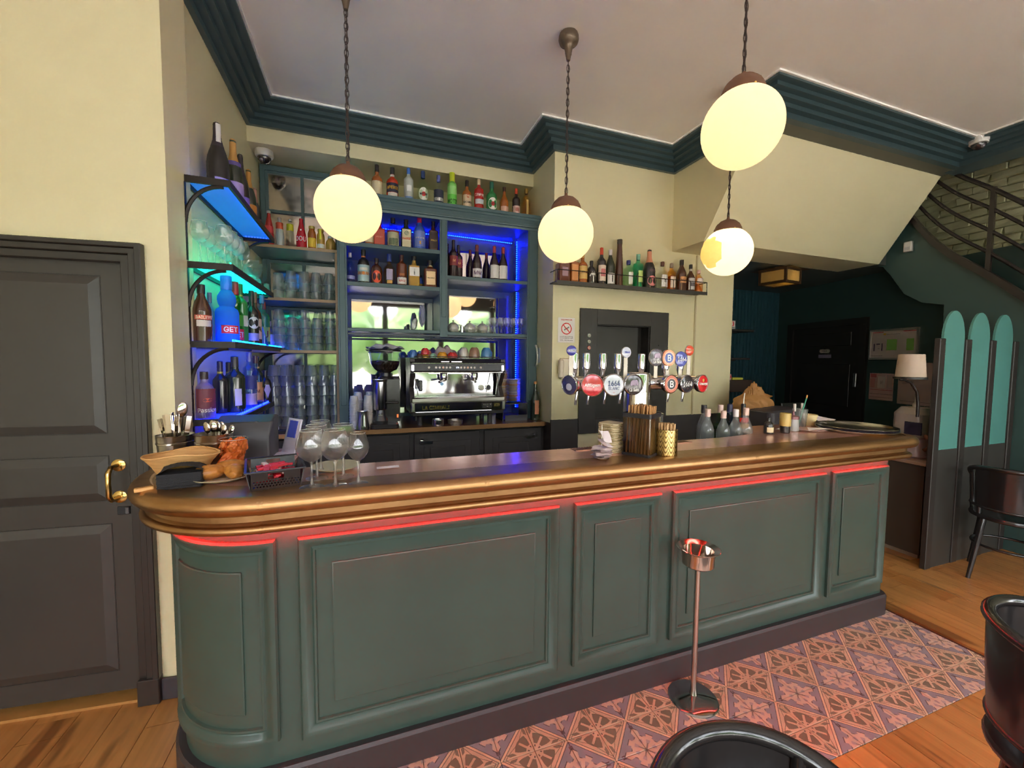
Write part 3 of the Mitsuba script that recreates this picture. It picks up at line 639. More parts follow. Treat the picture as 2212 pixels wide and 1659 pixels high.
# pendant globes
def chain(x, y, z0, z1):
    """links of a chain, alternately turned, with the cable threaded through"""
    L, out = 0.040, []
    n = int((z1 - z0) / (L * 0.74)); st = (z1 - z0) / n
    t = np.linspace(0, 2 * PI, 13)
    for i in range(n):
        zc = z0 + st * (i + .5); c, s = (1, 0) if i % 2 == 0 else (.5, .87)
        out.append([(x + c * 0.0085 * math.cos(a), y + s * 0.0085 * math.cos(a), zc + 0.022 * math.sin(a)) for a in t])
    return [tube(p, 0.0022, 5, cap=False) for p in out]
BROWN = mat((112, 78, 58), 0.42, 0.35)
BRONZE = mat((96, 82, 68), 0.4, 0.6)
CHAIN = mat((58, 48, 46), 0.45, 0.5)
OPAL = frosted((255, 240, 212), 1.6)
sp = trimesh.creation.icosphere(4, 1.0)
for i, (x, y, z, R, k, lab) in enumerate(((-0.067, 2.205, 2.245, .156, 1.0, 'leftmost globe pendant, hanging in front of the spirit shelves'), (1.077, 2.135, 2.23, .156, 1.0, 'globe pendant hanging in front of the cream wall projection'), (2.285, 2.150, 2.252, .156, 1.9, 'brightest globe pendant, with a torn paper patch on its side'), (1.490, 1.352, 2.490, .156, .9, 'largest-looking globe pendant, nearest to the viewer'))):
    p = thing('pendant_lamp', lab + ', on a dark chain', 'pendant lamp', 'globe pendants over the bar')
    put(p, 'globe', move(sp, x, y, z, s=R), OPAL, smooth=True, emit=[c * GLOBE * k for c in (0.36, 0.20, 0.085)])
    put(p, 'bulb', move(trimesh.creation.icosphere(2, 1.0), x, y, z + .045, s=.062), OPAL, smooth=True, emit=[c * GLOBE * k * 3.2 for c in (1.0, 0.80, 0.56)], share=.3)
    put(p, 'cap', move(lathe([(0.0865, 0.118), (0.0885, 0.124), (0.0865, 0.128), (0.083, 0.150), (0.070, 0.176), (0.048, 0.197), (0.022, 0.208), (0.010, 0.211), (0.008, 0.226), (0, 0.226)], 28), x, y, z), BROWN, smooth=40)
    put(p, 'screw', cat_([move(trimesh.creation.icosphere(1, 0.005), x + .087 * math.cos(a), y + .087 * math.sin(a), z + .131) for a in (-1.9, 0.2, 2.3)]), BRASS)
    zt = CZ - 0.135
    put(p, 'chain', cat_(chain(x, y, z + .222, zt)), CHAIN)
    put(p, 'cable', tube([(x + .003 * math.sin(9 * q), y + .003 * math.cos(7 * q), z + .22 + (zt - z - .22) * q) for q in np.linspace(0, 1, 24)], 0.0028, 5), CHAIN)
    put(p, 'canopy', move(lathe([(0, -0.140), (0.010, -0.138), (0.017, -0.105), (0.022, -0.075), (0.034, -0.058), (0.050, -0.046), (0.056, -0.028), (0.054, -0.010), (0.050, 0), (0, 0)], 24), x, y, CZ), BRONZE, smooth=40)
    if i == 2:
        q = trimesh.creation.icosphere(3, R + .004); c = np.array([-1.1, 0.03, -0.16]); c /= np.linalg.norm(c)
        vv = q.vertices / (R + .004); keep = (vv @ c)[q.faces].min(1) > 0.78 + 0.0
        q.update_faces(keep); q.remove_unreferenced_vertices(); q.vertices = q.vertices * (1 + 0.04 * meshkit.fbm(q.vertices * 40, 3, 5))[:, None]
        put(p, 'paper_patch', move(q, x, y, z), frosted((250, 222, 160), 1.0), label='crumpled paper patch on the globe')
# ---------------------------------------------------------------- bottles
SHAPES = {   # outline as (radius, height) in shares of body radius and full height; nh: where the cap begins
    'spirit': ([(0, 0), (.93, 0), (1, .012), (1, .56), (.97, .60), (.80, .645), (.50, .69), (.36, .73), (.33, .80), (.33, .97), (0, .97)], .80),
    'wine': ([(0, 0), (.93, 0), (1, .015), (1, .60), (.95, .645), (.70, .69), (.44, .73), (.37, .78), (.36, .98), (0, .98)], .80),
    'burgundy': ([(0, 0), (.93, 0), (1, .015), (1, .44), (.95, .50), (.78, .59), (.55, .68), (.38, .77), (.35, .84), (.35, .98), (0, .98)], .80),
    'champagne': ([(0, 0), (.93, 0), (1, .015), (1, .44), (.94, .51), (.76, .60), (.52, .69), (.38, .77), (.33, .86), (.34, .97), (.30, .985), (0, .985)], .66),
    'tall': ([(0, 0), (.95, 0), (1, .01), (1, .66), (.96, .70), (.62, .745), (.40, .775), (.34, .82), (.34, .97), (0, .97)], .83),
    'slope': ([(0, 0), (.95, 0), (1, .01), (1, .52), (.96, .58), (.72, .68), (.48, .76), (.36, .82), (.35, .97), (0, .97)], .84),
    'squat': ([(0, 0), (.90, 0), (.97, .02), (1, .12), (1, .50), (.95, .60), (.78, .685), (.50, .74), (.36, .77), (.34, .82), (.34, .95), (0, .95)], .84),
    'jug': ([(0, 0), (.93, 0), (1, .02), (1, .46), (.94, .54), (.72, .62), (.42, .70), (.33, .75), (.32, .84), (.32, .97), (0, .97)], .85),
    'bulb': ([(0, 0), (.92, 0), (1, .02), (1, .46), (.90, .505), (.66, .53), (.60, .545), (.70, .575), (.80, .64), (.76, .70), (.55, .76), (.38, .80), (.34, .83), (.30, .97), (0, .97)], .79),
    'globe': ([(0, 0), (.55, 0), (.70, .03), (.90, .14), (1, .30), (.98, .42), (.82, .56), (.55, .64), (.36, .69), (.32, .76), (.32, .97), (0, .97)], .76),
    'cone': ([(0, 0), (.95, 0), (1, .02), (.97, .30), (.84, .55), (.66, .78), (.56, .92), (.55, .93), (0, .93)], .90),
    'skittle': ([(0, 0), (.93, 0), (1, .02), (.99, .30), (.86, .48), (.60, .68), (.42, .82), (.34, .90), (.34, .97), (0, .97)], .94),
    'soda': ([(0, 0), (.86, 0), (.92, .02), (1, .20), (.98, .36), (.90, .48), (.78, .62), (.58, .74), (.42, .82), (.38, .95), (0, .95)], .93),
    'juice': ([(0, 0), (.90, 0), (.96, .03), (.98, .30), (1, .52), (.97, .66), (.84, .76), (.66, .83), (.62, .92), (0, .92)], .88),
    'pot': ([(0, 0), (.92, 0), (1, .06), (1, .42), (.90, .60), (.66, .74), (.48, .80), (.46, .95), (0, .95)], .84),
    'square': (None, .86), 'flat': (None, .86),
}
GLASSES = {
    'haze': lambda: 'hazy_glass', 'clear': lambda: thin((236, 242, 240)), 'cleargreen': lambda: thin((214, 232, 214)), 'amberclear': lambda: thin((236, 196, 110)), 'tealglass': lambda: thin((120, 214, 190)),
    'amber': lambda: mat((150, 78, 22), 0.06, coat=1.0), 'darkamber': lambda: mat((88, 40, 16), 0.06, coat=1.0), 'red': lambda: mat((150, 22, 16), 0.06, coat=1.0), 'orangered': lambda: mat((188, 52, 20), 0.06, coat=1.0),
    'dark': lambda: mat((20, 18, 18), 0.06, coat=1.0), 'darkgreen': lambda: mat((24, 34, 20), 0.06, coat=1.0), 'green': lambda: mat((38, 112, 58), 0.06, coat=1.0), 'brown': lambda: mat((62, 30, 14), 0.06, coat=1.0),
    'frost': lambda: mat((196, 202, 200), 0.35), 'frostblue': lambda: frosted((88, 170, 250), 1.3), 'blue': lambda: mat((70, 110, 210), 0.1, coat=1.0), 'gold': lambda: mat((206, 160, 70), 0.08, coat=1.0), 'lime': lambda: mat((120, 200, 90), 0.15, coat=1.0),
    'wine': lambda: mat((26, 10, 12), 0.06, coat=1.0), 'redpaint': lambda: mat((178, 24, 40), 0.2, coat=.6), 'violet': lambda: mat((120, 108, 168), 0.2, coat=.6), 'matblack': lambda: mat((26, 24, 24), 0.35), 'pinkclear': lambda: thin((244, 206, 170)),
    'palegold': lambda: mat((196, 152, 66), 0.08, coat=1.0), 'greenclear': lambda: thin((150, 205, 140)), 'blueclear': lambda: thin((170, 205, 240)),
}
def bottle(label, x, y, z, h, r, shape, glass, cap, lab=(), group=None, face=0.0, capm=None, name='bottle', ring=None, capfrac=None, liquid=None):
    """lab: a list of (colour, z0, z1, half-angle or width share, text, text colour, text height share, form)"""
    k = thing(name, label, 'bottle', group)
    prof, nh = SHAPES[shape]
    nh = capfrac or nh
    tw = at(x, y, z, face)
    if prof is None:                                       # square or flat flask
        d = 1.75 * r if shape == 'square' else 1.15 * r
        bh = 0.68 * h
        body = cat_([rbox(2 * r * .94, d, bh, 0.012, 4), lathe([(r * .60, bh - .002), (r * .40, bh + .02), (r * .34, bh + .03), (r * .34, h * .95), (0, h * .95)], 16)])
        put(k, 'glass_body', mikit.ply(body, GLASSES[glass](), smooth=35), None, tw=tw)
        front_r = d / 2
    else:
        put(k, 'glass_body', mikit.ply(lathe([(a * r, b * h) for a, b in prof], 22), GLASSES[glass](), smooth=40), None, tw=tw)
    nr = (.36 if prof is None else np.interp(nh, [b for a, b in prof[1:-1]], [a for a, b in prof[1:-1]])) * r
    if shape == 'champagne' or shape in ('wine', 'burgundy'):
        cp = [(np.interp(b, [q for a, q in prof[1:-1]], [a for a, q in prof[1:-1]]) * r + .0008, b * h) for b in np.linspace(nh, .985, 7)] + [(0.2 * r, h), (0, h)]
    else: cp = [(nr * 1.12, nh * h), (nr * 1.16, nh * h + .002), (nr * 1.16, h - .002), (nr * 1.05, h), (0, h)]
    if cap is not None: put(k, 'cap', mikit.ply(lathe(cp, 16), capm or mat(cap, 0.35), smooth=35), None, tw=tw)
    if ring: put(k, 'neck_band', mikit.ply(lathe([(nr * 1.10, nh * h - .022), (nr * 1.10, nh * h - .002)], 16), mat(ring, 0.4), smooth=True), None, tw=tw)
    if liquid: put(k, 'liquid', mikit.ply(lathe([(0, .004)] + [(a * r * .93, max(.004, b * h)) for a, b in prof[1:] if b < liquid[1]] + [(0, liquid[1] * h)], 18), mat(liquid[0], 0.1), smooth=40), None, tw=tw)
    for L in lab:
        col, z0, z1, half = L[:4]; txt = L[4] if len(L) > 4 else None; form = L[7] if len(L) > 7 else None
        rr = r if prof is None else max(np.interp([z0, (z0 + z1) / 2, z1], [b for a, b in prof[1:-1]], [a for a, b in prof[1:-1]])) * r
        if prof is None:
            if form == 'oval': pl = lathe([(0, 0), (1, 0)], 24); v = pl.vertices; pl = trimesh.Trimesh(np.c_[v[:, 0] * half * r, np.full(len(v), -front_r - .0012), (v[:, 1] * .5 * (z1 - z0) + (z0 + z1) / 2) * h], pl.faces[:, ::-1], process=False)
            else: pl = box(-half * r, half * r, -front_r - .0012, -front_r - .0002, z0 * h, z1 * h)
        else: pl = band(rr * 1.012 + .0004, half, z0 * h, z1 * h, shape=form)
        kk = put(k, 'label', mikit.ply(pl, mat(col, 0.55), smooth=prof is not None), None, tw=tw)
        if txt:
            th = L[6] * h; wmax = (1.9 * half * r * .9) if prof is None else 1.8 * half * rr * (.8 if form else .96)
            m = fit_text(txt, th, wmax); zc = (z0 + z1) / 2 * h + (L[8] * h if len(L) > 8 else 0)
            m.apply_translation((0, 0, zc))
            m = move(m, 0, -front_r - .0014) if prof is None else wrap(m, rr * 1.012 + .0009)
            put(kk, 'lettering', mikit.ply(m, mat(L[5], 0.5)), None, tw=tw)
    return k
CREAMP, PAPER, GOLDP, REDP, NAVY = (226, 214, 180), (232, 228, 220), (206, 168, 84), (186, 36, 34), (30, 36, 70)

# on the crown of the shelving
G_ = 'bottles along the top of the shelving'
yc, zc = 3.455, 2.748
def crown_b(label, x, h, r, *a, **k): bottle(label + ', on top of the shelving', x, yc, zc, h, r, *a, group=G_, **k)
crown_b('amber whisky bottle with a black cap and cream label', .104, .272, .041, 'spirit', 'amber', (24, 20, 20), [(CREAMP, .16, .52, 1.2), ((196, 92, 40), .06, .15, 1.2)])
crown_b('orange-red aperitif bottle with dark label and yellow lettering', .219, .270, .045, 'spirit', 'orangered', (26, 24, 28), [((28, 26, 48), .26, .52, 1.3, 'APEROL', (232, 176, 40), .085), ((228, 222, 214), .06, .25, .9)], ring=(230, 225, 215))
crown_b('frosted vodka bottle with a blue cap', .344, .286, .037, 'tall', 'frost', (56, 104, 186), [((120, 150, 200), .05, .2, 1.0), ((236, 238, 240), .34, .50, .5)])
crown_b('pale vermouth bottle with navy cap and round white label', .457, .280, .044, 'spirit', 'cleargreen', (34, 52, 96), [((240, 238, 234), .14, .50, .95, 'MARTINI', (40, 36, 40), .052, 'oval'), ((186, 44, 40), .25, .38, .34, None, None, 0, 'oval')])
crown_b('clear liqueur bottle with navy label and lavender cap', .582, .267, .040, 'spirit', 'clear', (92, 98, 160), [((30, 32, 52), .06, .54, 1.3), ((236, 236, 236), .20, .30, 1.1)])
crown_b('lime green bottle with a neon yellow neck and upright lettering', .694, .305, .038, 'tall', 'lime', (214, 226, 40), [((150, 214, 130), .40, .62, 1.4), ((96, 190, 70), .04, .40, 1.4, 'NOTIE', (24, 60, 24), .10)], capfrac=.76)
crown_b('amber rum bottle with a cream label and black cap', .819, .263, .038, 'spirit', 'amber', (24, 20, 20), [((222, 196, 168), .06, .52, 1.2, 'BACARDI', (44, 24, 20), .055), ((168, 72, 40), .42, .55, .4, None, None, 0, 'oval')])
crown_b('dark red bitter bottle with white lettering and cream cap', .923, .287, .040, 'tall', 'red', (222, 196, 166), [((150, 26, 28), .44, .60, 1.35, 'CAMPARI', (240, 236, 230), .075), ((206, 214, 226), .26, .40, 1.1)])
crown_b('green vermouth bottle with a round white label', 1.035, .281, .046, 'spirit', 'green', (30, 84, 70), [((240, 238, 234), .14, .50, .95, 'MARTINI', (40, 36, 40), .052, 'oval'), ((186, 44, 40), .25, .38, .34, None, None, 0, 'oval'), ((226, 226, 220), .015, .06, .9)])
crown_b('small amber whisky bottle with pale label', 1.149, .255, .037, 'jug', 'amber', (52, 30, 22), [((222, 178, 160), .05, .34, 1.2)])
crown_b('dark wine bottle with an orange cap and pink label', 1.259, .263, .034, 'wine', 'wine', (196, 62, 36), [((226, 190, 184), .05, .40, 1.3), ((190, 120, 110), .22, .34, .5)])
crown_b('gold-capped flower liqueur bottle in the corner', 1.352, .271, .037, 'slope', 'amberclear', (186, 150, 84), [((206, 176, 110), .06, .62, .25)], capm=mat((196, 160, 90), 0.3, 1.0))

# upper and lower spirit shelves, left bay
y2 = 3.455
G_ = 'spirit bottles on the upper shelf'
def up_b(label, x, h, r, *a, **k): bottle(label + ', upper spirit shelf', x, y2, 2.395, h, r, *a, group=G_, **k)
up_b('amber bottle half hidden by the globe lamp', .045, .235, .036, 'spirit', 'amber', (40, 28, 22), [(CREAMP, .1, .45, 1.1)])
up_b('red-brown square whisky bottle with a red label', .117, .201, .043, 'square', 'red', (30, 22, 22), [((176, 74, 56), .08, .62, .86, 'HONEY', (226, 170, 150), .05)])
up_b('clear rum bottle with pictorial label and black white-topped cap', .221, .236, .045, 'squat', 'blueclear', (28, 26, 30), [((190, 186, 150), .06, .50, 1.3), ((92, 104, 78), .08, .30, .8), ((126, 44, 40), .50, .56, 1.3)])
up_b('dark green square herbal liqueur bottle with cream and orange label', .322, .235, .042, 'square', 'darkgreen', (30, 26, 24), [((222, 212, 176), .06, .64, .8), ((186, 84, 40), .30, .38, .8), ((60, 110, 72), .44, .60, .44, None, None, 0, 'oval')])
up_b('blue tequila bottle with a red cap', .427, .263, .048, 'squat', 'blue', (176, 36, 60), [((116, 134, 206), .10, .56, 1.0, 'SAN JOSE', (228, 220, 226), .045, None, .03), ((206, 150, 60), .16, .26, .22, None, None, 0, 'oval')])
up_b('dark brown flask with gold lettering', .538, .246, .038, 'square', 'brown', (26, 22, 26), [((52, 34, 30), .10, .62, .86, 'BELLO', (216, 176, 96), .045)])
G_ = 'spirit bottles on the lower shelf'
def lo_b(label, x, h, r, *a, **k): bottle(label + ', lower spirit shelf', x, y2, 2.10, h, r, *a, group=G_, **k)
lo_b('clear gin bottle with white cap lit blue', -.100, .231, .034, 'jug', 'blueclear', (226, 226, 226), [((150, 156, 206), .12, .24, 1.4)])
lo_b('dark rum bottle with a pale blue label and black cap', -.003, .263, .044, 'squat', 'dark', (26, 24, 24), [((176, 200, 204), .06, .54, 1.35), ((196, 120, 50), .25, .34, 1.2), ((226, 224, 214), .38, .46, .7)], ring=(206, 120, 60), capfrac=.82)
lo_b('brown cognac bottle with an orange oval label and dark stopper', .093, .206, .043, 'squat', 'brown', (36, 28, 26), [((226, 84, 50), .05, .52, .85, '1', (250, 200, 180), .09, 'oval', .09)], capfrac=.84)
lo_b('round clear rum bottle with a blue cap and crest label', .190, .248, .046, 'globe', 'amberclear', (40, 60, 120), [((170, 160, 190), .16, .50, .55), ((206, 160, 90), .05, .15, .5)])
lo_b('dark red whisky bottle with a white lower label', .285, .249, .040, 'tall', 'darkamber', (70, 40, 34), [((226, 222, 222), .06, .27, 1.1, 'NIKKI', (176, 50, 50), .05), ((150, 88, 44), .32, .40, .5)])
lo_b('square golden whisky bottle, white label, black cap', .382, .248, .045, 'square', 'palegold', (26, 24, 22), [((232, 228, 224), .34, .62, .86), ((60, 56, 54), .38, .58, .12)])
lo_b('brown square liqueur bottle, cream label, gold-black cap', .512, .225, .052, 'square', 'darkamber', (28, 26, 22), [((236, 204, 156), .10, .58, .70, 'ORIGINALE', (70, 44, 30), .034)], ring=(206, 190, 150), capfrac=.82)
bottle('small blue bottle at the back, right of the golden whisky', .447, 3.56, 2.10, .12, .022, 'pot', 'blue', (40, 40, 60), [((214, 170, 60), .2, .4, 1.0)], group=G_)

# wine bay
G_ = 'wine bottles in the blue-lit bay'
for i, (lab, x, y, h, r, shp, cap, L) in enumerate((
    ('dark wine bottle at the left end, half behind its neighbour', .662, 3.50, .290, .036, 'wine', (30, 26, 40), []),
    ('tall dark wine bottle with a maroon label, front left', .700, 3.43, .305, .036, 'wine', (34, 30, 40), [((120, 44, 44), .30, .56, 1.3, 'M', (206, 150, 110), .07)]),
    ('dark wine bottle with a maroon label, second in front', .752, 3.47, .279, .034, 'wine', (34, 30, 44), [((120, 44, 44), .30, .56, 1.3, 'M', (206, 150, 110), .07)]),
    ('dark wine bottle standing behind the white-labelled one', .880, 3.58, .280, .036, 'burgundy', (90, 36, 36), []),
    ('dark wine bottle with a low white label and brown cap', .907, 3.455, .292, .042, 'burgundy', (110, 50, 38), [((226, 222, 224), .05, .30, 1.2, 'MM', (96, 64, 96), .10)]),
    ('dark wine bottle in the back row, red cap', 1.03, 3.59, .270, .035, 'burgundy', (120, 40, 40), []),
    ('wine bottle with white label and red cap, left of the pair', 1.062, 3.455, .296, .041, 'burgundy', (150, 50, 46), [((232, 228, 226), .06, .44, 1.15)]),
    ('wine bottle with white label and red cap, right of the pair', 1.142, 3.455, .296, .041, 'burgundy', (150, 50, 46), [((236, 232, 230), .06, .44, 1.15)]))):
    bottle(lab + ', in the blue-lit bay', x, y, 2.20, h, r, shp, 'wine', cap, L, group=G_)

# soft drinks on the top board shelf
G_ = 'drinks bottles on the top board shelf'
def so_b(label, x, h, r, *a, **k): bottle(label + ', on the top board shelf', x, 3.48, 2.334, h, r, *a, group=G_, **k)
so_b('dark red syrup bottle beside the bracket shelf', -.648, .250, .030, 'soda', 'red', (210, 206, 200), [((196, 60, 60), .36, .56, 1.3)])
so_b('clear soda bottle with an orange-red neck label', -.580, .210, .030, 'soda', 'frost', (200, 190, 180), [((206, 90, 60), .60, .82, 1.4), ((222, 190, 70), .66, .78, .5)])
so_b('clear soda bottle with a yellow neck label', -.512, .207, .028, 'soda', 'clear', (206, 204, 190), [((196, 190, 40), .58, .82, 1.5)])
so_b('red skittle-shaped bottle with white lettering', -.437, .219, .036, 'skittle', 'redpaint', (170, 26, 40), [((178, 24, 40), .20, .42, 1.2, 'DOU', (236, 226, 226), .15), ((236, 226, 226), .58, .63, .16)])
so_b('amber juice bottle with a yellow label and gold cap', -.366, .173, .029, 'juice', 'amber', (196, 172, 90), [((226, 188, 60), .08, .48, 1.2), ((220, 130, 60), .12, .36, .5)])
so_b('golden pear juice bottle with a yellow strip', -.306, .158, .029, 'juice', 'palegold', (206, 180, 100), [((226, 220, 60), .48, .96, .25), ((216, 222, 214), .08, .28, 1.2)])
so_b('squat olive-green bottle next to the teal upright', -.237, .112, .037, 'pot', 'palegold', (196, 196, 180), [])

# champagne on the topmost bracket shelf
G_ = 'champagne bottles on the topmost bracket shelf'
def br_b(label, y, z, h, r, *a, x=-.672, **k): bottle(label, x, y, z, h, r, *a, face=.55, **k)
br_b('matt black prosecco bottle with a white neck strip, nearest on the topmost bracket shelf', 2.54, 2.344, .362, .048, 'champagne', 'matblack', (40, 34, 46), [((210, 210, 214), .72, .97, .5), ((150, 140, 206), .03, .22, .6)], group=G_, x=-.695)
br_b('green champagne bottle with gold foil and lilac label, second on the topmost bracket shelf', 2.72, 2.344, .372, .046, 'champagne', 'darkgreen', (206, 156, 84), [((190, 170, 220), .08, .36, 1.1), ((84, 70, 130), .60, .66, 1.5)], group=G_)
br_b('dark champagne bottle with black foil, third on the topmost bracket shelf', 2.86, 2.344, .355, .042, 'champagne', 'dark', (40, 32, 40), [((150, 130, 226), .06, .30, 1.0)], group=G_)
br_b('champagne bottle with gold foil and orange label, fourth on the topmost bracket shelf', 3.04, 2.344, .345, .040, 'champagne', 'darkgreen', (206, 150, 70), [((226, 150, 60), .08, .36, 1.1)], group=G_)
br_b('small champagne bottle with pink foil, farthest on the topmost bracket shelf', 3.19, 2.344, .29, .034, 'champagne', 'dark', (190, 140, 120), [((150, 110, 110), .08, .30, 1.0)], group=G_)
# third bracket shelf
G_ = 'liqueur bottles on the third bracket shelf'
S3 = ', on the third bracket shelf'
br_b('dark brown cream liqueur bottle' + S3, 2.362, 1.594, .270, .040, 'slope', 'brown', (36, 26, 26), [((196, 90, 70), .38, .46, 1.0, "BAILEYS", (240, 226, 200), .05), ((206, 196, 190), .26, .37, .8)], group=G_, x=-.732)
br_b('grey-capped bottle hidden behind the frosted blue one' + S3, 2.485, 1.594, .25, .026, 'spirit', 'blueclear', (90, 90, 120), [], group=G_, x=-.735)
br_b('large frosted blue mint liqueur bottle with a red label' + S3, 2.555, 1.594, .350, .053, 'bulb', 'frostblue', (60, 110, 220), [((214, 48, 62), .14, .26, .8, 'GET', (250, 240, 240), .07)], group=G_, x=-.680)
br_b('green mint liqueur bottle with red cap and red label' + S3, 2.672, 1.594, .340, .038, 'bulb', 'greenclear', (200, 44, 48), [((206, 44, 70), .06, .24, 1.0, 'GET', (250, 240, 240), .08)], group=G_, liquid=((20, 50, 24), .42))
br_b('green vermouth bottle with gold collar' + S3, 2.775, 1.594, .345, .036, 'tall', 'green', (46, 84, 50), [((226, 216, 206), .30, .48, .9)], group=G_, ring=(180, 160, 80))
br_b('dark vermouth bottle with a round pale label' + S3, 2.88, 1.594, .325, .035, 'spirit', 'dark', (36, 34, 36), [((230, 222, 226), .30, .52, .9, 'MAR', (40, 30, 36), .07, 'oval'), ((150, 150, 226), .08, .22, 1.0)], group=G_, x=-.64)
br_b('pale labelled liqueur bottle with lettering' + S3, 2.965, 1.594, .33, .033, 'spirit', 'brown', (120, 70, 60), [((226, 196, 200), .12, .50, 1.2, 'BA', (40, 30, 40), .09)], group=G_, x=-.64)
br_b('tall light blue gin bottle' + S3, 3.055, 1.594, .325, .032, 'slope', 'blueclear', (70, 110, 170), [], group=G_, x=-.62, liquid=((60, 120, 220), .40))
br_b('green whisky bottle with red cap and yellow label' + S3, 3.29, 1.594, .310, .036, 'tall', 'green', (190, 56, 50), [((226, 200, 96), .12, .44, 1.0, 'J', (180, 36, 36), .14)], group=G_, x=-.66)
br_b('small clear bottle at the far end' + S3, 3.43, 1.594, .19, .026, 'spirit', 'blueclear', (80, 80, 120), [((120, 140, 226), .1, .5, 1.0)], group=G_, x=-.65)
# lowest bracket shelf
G_ = 'bottles on the lowest bracket shelf'
S4 = ', on the lowest bracket shelf'
br_b('frosted violet passion liqueur bottle' + S4, 2.357, 1.225, .225, .043, 'squat', 'violet', (52, 40, 44), [((104, 44, 60), .22, .64, 1.1), ((206, 84, 60), .36, .44, .45, None, None, 0, 'oval'), ((110, 60, 110), .14, .24, 1.1, 'Passion', (240, 236, 240), .085)], group=G_, x=-.730)
br_b('dark wine bottle behind the violet one' + S4, 2.555, 1.225, .276, .034, 'wine', 'dark', (40, 34, 60), [], group=G_, x=-.72, ring=(200, 180, 60))
br_b('dark wine bottle with white labels, tallest in front' + S4, 2.60, 1.225, .302, .047, 'wine', 'darkgreen', (52, 48, 40), [((206, 200, 214), .12, .42, .35)], group=G_, x=-.665)
br_b('clear spirit bottle with navy label' + S4, 2.79, 1.225, .325, .036, 'tall', 'blueclear', (120, 124, 150), [((44, 50, 110), .34, .58, 1.2), ((196, 180, 200), .06, .26, 1.0)], group=G_, x=-.64)
br_b('yellow labelled bottle with gold neck band' + S4, 2.70, 1.225, .27, .034, 'wine', 'darkgreen', (30, 26, 30), [((196, 160, 70), .2, .5, 1.0)], group=G_, x=-.72, ring=(206, 176, 60))
br_b('whisky bottle with a peach label' + S4, 2.885, 1.225, .305, .034, 'jug', 'blueclear', (70, 44, 44), [((226, 170, 120), .12, .48, 1.2, 'M', (120, 60, 40), .06)], group=G_, x=-.63)
br_b('dark brandy bottle with gold collar and pale cork' + S4, 2.975, 1.225, .30, .032, 'wine', 'darkgreen', (30, 34, 40), [((206, 140, 130), .06, .36, 1.0)], group=G_, x=-.64, ring=(206, 170, 90))
br_b('small dark bottle with an amber label' + S4, 3.06, 1.225, .215, .026, 'spirit', 'brown', (40, 34, 34), [((200, 140, 70), .2, .4, 1.0)], group=G_, x=-.66)
br_b('black bottle with a white wavy label at the far end' + S4, 3.11, 1.225, .21, .038, 'squat', 'dark', (30, 30, 50), [((190, 180, 226), .14, .56, .55, None, None, 0, 'diamond')], group=G_, x=-.625)

# bottles on the wall shelf with the rail
G_ = 'bottles on the railed wall shelf'
yp_ = 2.985
def ra_b(label, x, h, r, *a, **k): bottle(label + ', on the railed wall shelf', x, yp_, 2.1372, h, r, *a, group=G_, **k)
ra_b('square dark amber bottle under the globe lamp', 1.487, .215, .050, 'square', 'darkamber', (206, 206, 214), [((150, 120, 130), .2, .52, .5)])
ra_b('amber bottle with a copper label', 1.582, .240, .036, 'square', 'amber', (90, 52, 30), [((206, 140, 84), .08, .60, .8)])
ra_b('golden tequila bottle with a pale label', 1.663, .255, .040, 'spirit', 'amber', (196, 150, 80), [((206, 170, 100), .14, .54, 1.2, 'CAMINO', (120, 60, 30), .05)])
ra_b('black apothecary gin bottle with a white diamond label', 1.745, .190, .037, 'squat', 'dark', (24, 24, 26), [((226, 226, 222), .06, .52, .85, 'HENDRICKS', (90, 90, 90), .04, 'diamond', .06)])
ra_b('dark wine bottle with a red cap and cream label', 1.838, .307, .037, 'wine', 'dark', (186, 60, 36), [((222, 204, 190), .10, .52, 1.2), ((190, 110, 110), .22, .42, .6)])
ra_b('dark green sake bottle with white cap and white label', 1.922, .297, .038, 'slope', 'darkgreen', (232, 226, 232), [((228, 226, 226), .05, .34, 1.1), ((40, 36, 40), .10, .28, .12)])
ra_b('very tall tapering brown bottle with a round stopper', 2.009, .388, .033, 'cone', 'brown', (48, 42, 36), [])
ra_b('pale clear gin bottle with a navy stopper', 2.100, .226, .043, 'squat', 'cleargreen', (40, 44, 96), [((220, 226, 220), .10, .54, .5)])
ra_b('teal-green gin bottle with a wide glass lip', 2.197, .284, .043, 'tall', 'tealglass', (120, 180, 160), [((180, 206, 120), .16, .5, .5)], liquid=((90, 180, 140), .5))
ra_b('rosé champagne bottle with a pink oval label and copper foil', 2.310, .336, .052, 'champagne', 'dark', (214, 140, 110), [((214, 128, 130), .06, .32, .85, None, None, 0, 'oval'), ((60, 40, 44), .42, .48, .6)])
ra_b('clear gin bottle with a white arched label', 2.449, .244, .045, 'jug', 'clear', (84, 52, 40), [((214, 212, 210), .10, .52, .75, 'B', (70, 66, 70), .10)])
ra_b('clear bottle of amber spirit with a white label', 2.546, .240, .037, 'squat', 'amberclear', (150, 130, 110), [((226, 206, 190), .10, .50, .8)], liquid=((160, 88, 36), .58))
ra_b('dark cream liqueur bottle with a round gold label', 2.656, .277, .043, 'slope', 'brown', (30, 24, 24), [((206, 150, 100), .26, .46, .9, 'BAILEYS', (90, 40, 30), .045)])
ra_b('dark rum bottle with a pale label', 2.758, .246, .039, 'jug', 'brown', (28, 24, 24), [((196, 190, 190), .08, .50, 1.1), ((70, 60, 66), .2, .34, .6)], ring=(210, 200, 190))
ra_b('clear bottle of pale amber spirit with a pink stopper', 2.850, .205, .039, 'squat', 'pinkclear', (222, 180, 170), [((220, 206, 200), .40, .62, 1.0)], liquid=((226, 160, 70), .42))
